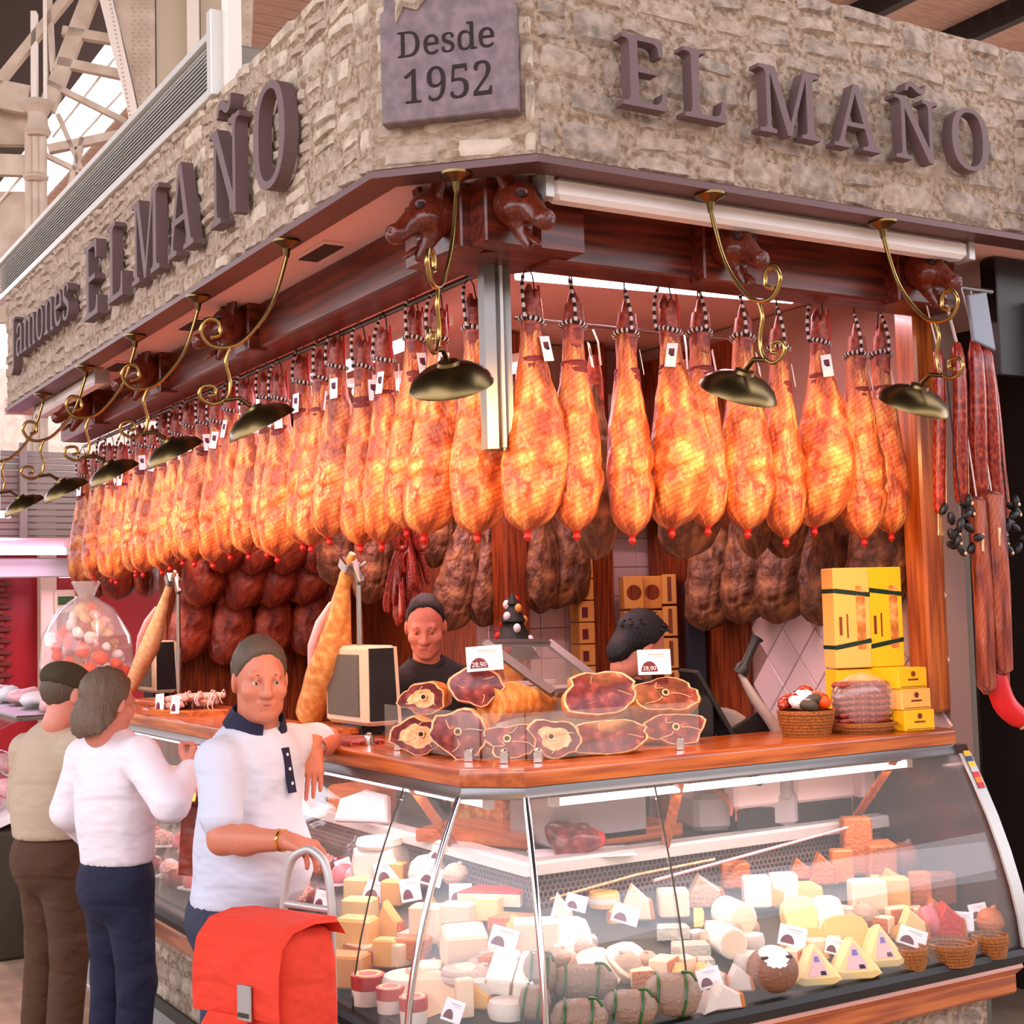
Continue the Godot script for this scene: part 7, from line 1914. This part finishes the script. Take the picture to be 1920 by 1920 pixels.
		["lump", 4.29, 0.832, -4.14, 0.155, 0.149, 0.108, -0.50, 0.00, "wrapped_brown", "large brown wrapped cheese on top of the back heap"],
		["lump", 4.40, 0.787, -4.08, 0.138, 0.138, 0.097, -0.50, 0.00, "wrapped_brown", "brown wrapped cheese lower on the right of the heap"],
		["lump", 4.18, 0.783, -4.07, 0.129, 0.114, 0.090, -0.50, 0.00, "wrapped_brown", "brown wrapped cheese low on the left of the heap"],
		["block", 3.92, 0.706, -3.87, 0.088, 0.108, 0.062, -0.50, 0.00, "yellow", "yellow cut wedge before the brown heap"],
		["block", 4.05, 0.705, -3.87, 0.069, 0.113, 0.049, -0.50, 0.00, "rind_orange", "upright orange slice right of the yellow cut wedge"],
		["block", 4.15, 0.701, -3.86, 0.090, 0.106, 0.063, -0.50, 0.00, "wrapped_brown", "dark brown square block at the back right"],
		["block", 4.31, 0.699, -3.85, 0.101, 0.101, 0.071, -0.50, 0.00, "wrapped_brown", "dark brown square block nearest the end panel"],
		["block", 3.80, 0.715, -3.89, 0.117, 0.101, 0.082, -0.50, 0.00, "cream", "wrapped cream piece with printed film before the amber piece"],
		["basket", 3.69, 0.598, -3.59, 0.121, 0.086, 0.084, -0.50, 0.00, "white_cheese", "small wicker basket at the tray front, left of the three"],
		["basket", 3.88, 0.592, -3.58, 0.173, 0.084, 0.121, -0.50, 0.00, "white_cheese", "wide wicker basket in the middle of the three"],
		["basket", 4.07, 0.591, -3.57, 0.121, 0.087, 0.085, -0.50, 0.00, "white_cheese", "small wicker basket nearest the end panel"],
		["wedge", 3.82, 0.640, -3.70, 0.113, 0.106, 0.079, -0.50, 0.00, "yellow_pale", "pale yellow labelled wedge in the left basket"],
		["wedge", 3.98, 0.632, -3.68, 0.120, 0.115, 0.084, -0.50, 0.00, "red_wax", "red-waxed orange wedge in the middle basket"],
		["lump", 3.92, 0.643, -3.71, 0.076, 0.101, 0.053, -0.50, 0.00, "pink_pack", "pink wrapped pack beside the red-waxed wedge"],
		["lump", 4.18, 0.626, -3.66, 0.101, 0.085, 0.071, -0.50, 0.00, "rind_orange", "orange wrapped pieces in the basket by the end panel"],
		["wedge", 4.04, 0.679, -3.80, 0.078, 0.063, 0.055, -0.50, 0.00, "rind_orange", "orange wedge behind the pink pack"]]:
		cheese(r[0], Vector3(r[1], r[2], r[3]), r[4], r[5], r[6], r[7], r[8], M[r[9]], r[10])
	for r in [
		[2.417, 0.821, -5.024, 0.091, 0.083, "on the white drum"],
		[2.309, 0.779, -4.930, 0.097, 0.073, "on the pale block left of the corner"],
		[2.369, 0.803, -4.731, 0.075, 0.083, "tilted beside the golden wedge"],
		[2.457, 0.844, -4.768, 0.084, 0.068, "on the lumpy white cheese"],
		[2.436, 0.829, -4.488, 0.080, 0.065, "before the red wax slab"],
		[2.457, 0.941, -4.712, 0.044, 0.055, "clipped to the shelf edge"],
		[2.304, 0.780, -3.984, 0.089, 0.069, "on the flat slices between the posts"],
		[2.775, 0.798, -3.978, 0.090, 0.061, "before the triangular cream wedge"],
		[2.648, 0.840, -4.079, 0.073, 0.054, "beside the sharp white wedge"],
		[3.279, 0.698, -3.723, 0.094, 0.069, "below the white squares"],
		[3.399, 0.669, -3.648, 0.065, 0.054, "behind the labelled teardrops"],
		[3.724, 0.656, -3.615, 0.097, 0.063, "on the labelled wedge of the left basket"],
		[4.012, 0.666, -3.643, 0.085, 0.066, "in front of the right baskets"],
		[4.151, 0.679, -3.679, 0.067, 0.059, "standing in the basket by the end panel"],
		[2.008, 0.650, -3.783, 0.060, 0.064, "at the front beside the first corner post"],
		[2.846, 0.655, -3.607, 0.075, 0.061, "among the brie pieces"],
		[2.386, 0.808, -5.351, 0.065, 0.065, "behind the trolley handle"],
		[2.185, 0.731, -5.145, 0.062, 0.070, "on the meat left of the handle"]]:
		price_card("white price tag %s" % r[5], Vector3(r[0], r[1], r[2]), r[3], r[4], -0.55, 0.35 * sin(r[0] * 40.0), -0.3)
	# pieces packed between the others, which nothing tells apart
	for i in 70:
		var q := fposmod(i * 0.6180339, 1.0)
		var leg := 0 if i % 10 < 6 else (2 if i % 10 < 9 else 1)
		var b := 0.10 - 0.38 * fposmod(i * 0.7548776, 1.0)
		var p := station(leg, b, 0.607 + (0.19 - b) * 0.39).lerp(station(leg + 1, b, 0.607 + (0.19 - b) * 0.39), (0.06 + 0.88 * q) if leg == 0 else (0.13 * q if leg == 2 else q))
		var k := i % 4
		var s := 0.045 + 0.03 * fposmod(i * 0.3, 1.0)
		cheese(["block", "wedge", "slab", "lump"][k], p - Vector3(0, 0.012, 0), s * 1.3, s, s, i * 0.9, 0.0, [M.cream, M.yellow, M.bloomy, M.rind_pale][k], ["small plain cream cheese block packed among the others in the case", "small plain yellow cheese wedge packed among the others in the case", "small flat white-rinded cheese packed among the others in the case", "small wrapped pale cheese packed among the others in the case"][k])
		get_child(-1).set_meta("group", ["small cream blocks filling the case", "small yellow wedges filling the case", "small flat cheeses filling the case", "small wrapped cheeses filling the case"][k])
	# wire rails with price strips over the back of the cheeses
	one("price_rail", "thin pale price rail running over the right-hand cheeses", "rail", Mb.new().tube([Vector3(2.98, 0.90, -4.08), Vector3(3.35, 0.93, -4.1), Vector3(3.95, 0.99, -4.1)], 0.006), M.pink_pale)
	one("price_rail", "thin wooden-handled wire rail in front of the air grille", "rail", Mb.new().tube([Vector3(2.58, 0.88, -4.12), Vector3(2.95, 0.915, -4.14), Vector3(3.3, 0.93, -4.14)], 0.005), M.fat)
	# on the shelf behind the case
	var t := thing("meat_tray", "piece of red meat on white paper on the shelf behind the corner posts", "meat", Vector3(2.78, 0.986, -4.28), -0.4)
	part(t, "paper", Mb.new().box(Vector3(0.03, 0.004, 0), Vector3(0.36, 0.006, 0.2), Basis(), 0.002), M.card)
	part(t, "meat", Mb.new().ball(Vector3(0, 0.055, 0), Vector3(0.10, 0.06, 0.08), Basis(), 20, 12, nz, 0.05), M.cut_lean)
	part(t, "fat_rim", Mb.new().ball(Vector3(0.03, 0.05, -0.02), Vector3(0.10, 0.055, 0.075), Basis(), 20, 12, nz, 0.05), M.red_wax)
	one("cutting_board", "thick wooden cutting board on the shelf at the right of the meat", "board", Mb.new().box(Vector3(0, 0.025, 0), Vector3(0.55, 0.05, 0.3), Basis(), 0.006), M.counter_x, Vector3(3.05, 0.986, -4.5))
	one("cutting_board", "wooden cutting board on the shelf at the corner left of the meat", "board", Mb.new().box(Vector3(0, 0.025, 0), Vector3(0.3, 0.05, 0.5), Basis(), 0.006), M.counter_z, Vector3(2.72, 0.986, -4.75), 0.5)
	var p := one("orange_packs", "orange wrapped packs behind the corner on the shelf", "packs", Mb.new().box(Vector3(0, 0.07, 0), Vector3(0.16, 0.14, 0.3), Basis(), 0.01), M.fat_gold, Vector3(2.86, 0.986, -5.0), 0.3)
	for q in [[3.62, -4.26, 0.28, 0.15, "white slicer tray front seen through the case, left part"], [3.93, -4.26, 0.3, 0.16, "white machine front with a dark knob seen through the case"], [4.2, -4.27, 0.12, 0.2, "white box front at the right of the machines in the case"]]:
		var o := thing("machine_front", q[4], "machine", Vector3(q[0], 0.986, q[1]), -0.05)
		part(o, "body", Mb.new().box(Vector3(0, 0.17, 0), Vector3(q[2], q[3], 0.08), Basis(), 0.012), M.tile)
		part(o, "knob", Mb.new().ball(Vector3(-q[2] * 0.25, 0.2, 0.05), Vector3(0.022, 0.018, 0.016), Basis(), 10, 7), M.plinth)
		part(o, "foot", Mb.new().box(Vector3(0, 0.045, 0), Vector3(q[2] * 0.9, 0.09, 0.07)), M.black)
	one("round_weight", "round white knob under the woman's hand", "knob", Mb.new().ball(Vector3.ZERO, Vector3(0.035, 0.035, 0.02), Basis(), 14, 9), M.card, Vector3(3.56, 1.14, -4.26), 0.6)

func meat_case() -> void:
	# packed meats on the tray of the left leg, from the corner to behind the customers
	var k := 0
	for i in 34:
		var z := -5.25 - 0.115 * i
		for j in 3:
			var b := 0.10 - 0.17 * j + 0.02 * sin(i * 2.0)
			var y := 0.615 + (0.19 - b) * 0.39
			var at := Vector3(2.15 - b, y, z + 0.03 * sin(j * 3.0 + i))
			var far := z < -6.6
			var l := "%s on the left tray, %s from the %s, %s row" % [["pink cold meat", "pink packed slices", "red meat", "fatty pork piece"][(i + j * 2) % 4], ordinal(i if i < 17 else 33 - i), "corner" if i < 17 else "far end", ["front", "middle", "back"][j]]
			if far and (i + j) % 2: continue
			var o := thing("meat_piece", l, "meat", at, 0.7 * sin(i * 1.7 + j), "meats on the left tray")
			var m: Material = [M.pink_pale, M.pink_pack, M.cut_lean, M.fuet][(i + j * 2) % 4]
			part(o, "meat", Mb.new().ball(Vector3(0, 0.035, 0), Vector3(0.065, 0.04, 0.05), Basis(Vector3(0, 0, 1), 0.3 * sin(i)), 12, 8, nz, 0.03), m)
			if (i + j) % 3 == 0: part(o, "tray", Mb.new().box(Vector3(0, 0.004, 0), Vector3(0.12, 0.01, 0.10)), M.card)
	var f := thing("banded_pack", "oval pack banded in red and yellow in the case beside the polo-shirted man", "pack", Vector3(2.20, 1.02, -6.9), 0.3)
	var oval := []
	for i in 20: oval.append([0.30 * cos(TAU * i / 20), 0.13 * sin(TAU * i / 20)])
	var fb := Transform3D(Basis(Vector3(0, 0, -1), Vector3(-0.45, 0.89, 0), Vector3(-0.89, -0.45, 0) * -1.0), Vector3.ZERO)
	fb = Transform3D(face(Vector3(-0.85, 0.5, 0.3)), Vector3.ZERO)
	part(f, "dish", Mb.new().prism(V2(oval), -0.03, 0.0, fb, 0.006), M.fat)
	var wave := func(y0: float, y1: float) -> PackedVector2Array:
		var a := []
		for i in 13:
			var x := -0.25 + 0.5 * i / 12.0
			a.append([x, y0 + 0.018 * sin(x * 16.0)])
		for i in 13:
			var x := 0.25 - 0.5 * i / 12.0
			a.append([x, y1 + 0.018 * sin(x * 16.0)])
		return V2(a)
	part(f, "band", Mb.new().prism(wave.call(-0.075, -0.035), 0.0, 0.004, fb), M.yellow_card)
	part(f, "band", Mb.new().prism(wave.call(-0.035, 0.02), 0.0, 0.005, fb), M.red_casing)
	part(f, "band", Mb.new().prism(wave.call(0.02, 0.065), 0.0, 0.004, fb), M.yellow_card)
	part(f, "stand", Mb.new().box(Vector3(0.06, -0.12, -0.02), Vector3(0.05, 0.2, 0.05)), M.plinth)
	one("paper_bundle", "white and green printed papers in the case under the hanging hand", "paper", Mb.new().prism(V2([[-0.12, 0], [0.12, 0.0], [0.10, 0.11], [0.0, 0.13], [-0.11, 0.09]]), -0.02, 0.02, Transform3D(Basis(Vector3.UP, -0.9) * Basis(Vector3(1, 0, 0), -0.4), Vector3.ZERO), 0.008), M.card, Vector3(2.46, 1.01, -5.35))
	one("orange_block", "large orange cheese block on the shelf behind the hanging hand", "cheese", Mb.new().box(Vector3(0, 0.06, 0), Vector3(0.2, 0.12, 0.3), Basis(), 0.012), M.rind_orange, Vector3(2.66, 0.986, -5.75), 0.2)

# ------------------------------------------------------------------ the next stall and the far aisle, left of the stall
func next_stall() -> void:
	var o := Vector3(2.3, 0, -12.0)
	structure("wall_next", Mb.new().box(o + Vector3(1.4, 1.6, -1.2), Vector3(3.6, 3.2, 0.12), Basis(), 0.01), M.red_wall)
	var w := get_node("wall_next")
	# bricks of the pier, each its own piece
	var bm := Mb.new().box(Vector3.ZERO, Vector3(0.118, 0.042, 0.05), Basis(), 0.005).done()
	for j in 26:
		for i in 5:
			var b := part(w, "brick", bm, [M.brick, M.brick_dark][(i * 3 + j * 5) % 2])
			b.position = o + Vector3(-0.25 + 0.126 * i + (0.063 if j % 2 else 0.0), 1.25 + 0.050 * j, -1.12)
	structure("pillar_next", Mb.new().box(o + Vector3(0.66, 1.6, -1.0), Vector3(0.14, 3.2, 0.14), Basis(), 0.008), M.beige_plastic)
	# slatted shutter over the far opening
	var s := thing("slat_shutter", "grey slatted roller shutter panel behind the last lamps on the left", "shutter", o + Vector3(0.55, 2.55, -0.3))
	for j in 14: part(s, "slat", Mb.new().box(Vector3(0, 0.055 * j, 0), Vector3(1.5, 0.05, 0.02), Basis(), 0.006), M.slat_grey)
	part(s, "post", Mb.new().box(Vector3(-0.25, 0.38, 0.05), Vector3(0.06, 0.85, 0.05)), M.slat_grey)
	part(s, "post", Mb.new().box(Vector3(-0.55, 0.6, 0.2), Vector3(0.16, 0.9, 0.1)), M.aluminium)
	var h := thing("stall_hood", "pinkish lamp hood over the next stall's counter at the left edge", "hood", o + Vector3(0.1, 2.42, 0.1))
	part(h, "hood", Mb.new().box(Vector3(0, 0.06, 0), Vector3(1.5, 0.1, 0.3), Basis(), 0.02), M.pink_pale)
	part(h, "panel", Mb.new().box(Vector3(0, -0.12, -0.1), Vector3(1.3, 0.16, 0.04), Basis(), 0.01), M.aluminium)
	for q in [[Vector3(-0.8, 0.0, 0.18), Vector3(0.42, 0.0, 0.18), "bright violet-white tube over the next stall, the long one"], [Vector3(-0.9, 0.30, 0.1), Vector3(-0.02, 0.30, 0.1), "upper violet-white tube over the next stall"], [Vector3(0.55, -0.16, -0.6), Vector3(0.75, -0.16, -0.6), "short bright tube deep in the next stall"]]:
		var t := thing("tube_light", q[2], "tube light", h.position + q[0])
		var d: Vector3 = q[1] - q[0]
		part(t, "tube", Mb.new().tube([Vector3.ZERO, d], 0.028, 10), M.tube_violet)
		part(t, "socket", Mb.new().box(d + Vector3(0.01, 0, 0), Vector3(0.03, 0.06, 0.06)), M.white)
		lamp_area(h.position + (q[0] + q[1]) * 0.5 + Vector3(0, -0.05, 0.02), Vector3(0, -1, 0.15), d, d.length(), 0.06, Color(1.0, 0.78, 0.96), 1.2)
	var hm := make_dark_ham("hanging_ham", "pale brown ham hanging before the brick pier of the next stall", 2.2, M.ham_dark, "")
	hm.transform = Transform3D(Basis(), o + Vector3(0.05, 2.62, -0.85))
	hm.remove_meta("group")
	one("ham_hook_pole", "thin metal pole under the ham before the brick pier", "pole", Mb.new().tube([Vector3.ZERO, Vector3(0, 0.95, 0)], 0.01), M.steel, o + Vector3(0.1, 1.15, -0.85))
	# the next stall's counter with pink meats under glass
	var c := thing("next_counter", "next stall's glass counter full of pink meat at the left edge", "counter", o + Vector3(-0.35, 0, 2.4))
	part(c, "base", Mb.new().box(Vector3(-0.2, 0.35, 0), Vector3(0.9, 0.7, 2.6), Basis(), 0.02), M.plinth)
	part(c, "bumper", Mb.new().box(Vector3(-0.66, 0.72, 0), Vector3(0.06, 0.06, 2.6), Basis(), 0.02), M.pink_pale)
	part(c, "tray", Mb.new().box(Vector3(-0.2, 0.78, 0), Vector3(0.85, 0.04, 2.5), Basis(Vector3(0, 0, 1), 0.35)), M.card)
	part(c, "glass", Mb.new().prism(V2([[-0.64, 0.75], [-0.6, 1.0], [-0.45, 1.22], [-0.2, 1.32], [-0.2, 1.315], [-0.445, 1.21], [-0.594, 0.995], [-0.634, 0.75]]), -1.3, 1.3), M.glass)
	part(c, "top", Mb.new().box(Vector3(0.02, 1.32, 0), Vector3(0.5, 0.03, 2.6), Basis(), 0.008), M.steel)
	for i in 40:
		var m := thing("meat_piece", "%s in the next stall's case, %s along, %s row" % [["pink joint of meat", "pale chop", "white-fatted cut"][i % 3], ordinal(i / 4), ["front", "second", "third", "back"][i % 4]], "meat", c.position + Vector3(-0.5 + 0.17 * (i % 4), 0.72 + 0.062 * (i % 4), -1.15 + 0.24 * (i / 4)), i * 1.3, "meats of the next stall")
		part(m, "meat", Mb.new().ball(Vector3(0, 0.05, 0), Vector3(0.09, 0.055, 0.07), Basis(), 11, 7, nz, 0.05), [M.pink_pack, M.pink_pale, M.fuet][i % 3])
	for i in 6: one("paper_parcel", "white paper parcel on the next stall's counter top, %s from the viewer" % ordinal(5 - i), "parcel", Mb.new().ball(Vector3(0, 0.05, 0), Vector3(0.12, 0.06, 0.1), Basis(), 10, 7, nz, 0.06), [M.card, M.pink_pale][i % 2], c.position + Vector3(0.05, 1.335, -1.0 + 0.4 * i), i)
	var sc := thing("till_scale", "white shop scale with a green display behind the gift heap", "scale", o + Vector3(0.62, 1.9, -0.2))
	part(sc, "case", Mb.new().box(Vector3(0, 0.12, 0), Vector3(0.17, 0.2, 0.1), Basis(), 0.012), M.beige_plastic)
	part(sc, "display", Mb.new().box(Vector3(0, 0.13, 0.052), Vector3(0.13, 0.07, 0.006)), M.screen_green)
	part(sc, "pole", Mb.new().tube([Vector3(0, -1.9, 0), Vector3(0, 0.02, 0)], 0.02), M.steel)
	var sg := thing("white_sign", "white sign with red strokes at the left edge beyond the fascia", "sign", o + Vector3(-0.42, 2.95, 0.6))
	part(sg, "board", Mb.new().box(Vector3(0, 0.3, 0), Vector3(0.5, 0.8, 0.04), Basis(), 0.01), M.card)
	for i in 4: part(sg, "stroke", Mb.new().box(Vector3(0.16, 0.08 + 0.14 * i, 0.024), Vector3(0.05, 0.10, 0.008), Basis(Vector3(0, 0, 1), 0.3 * (i - 1.5))), M.red_casing)
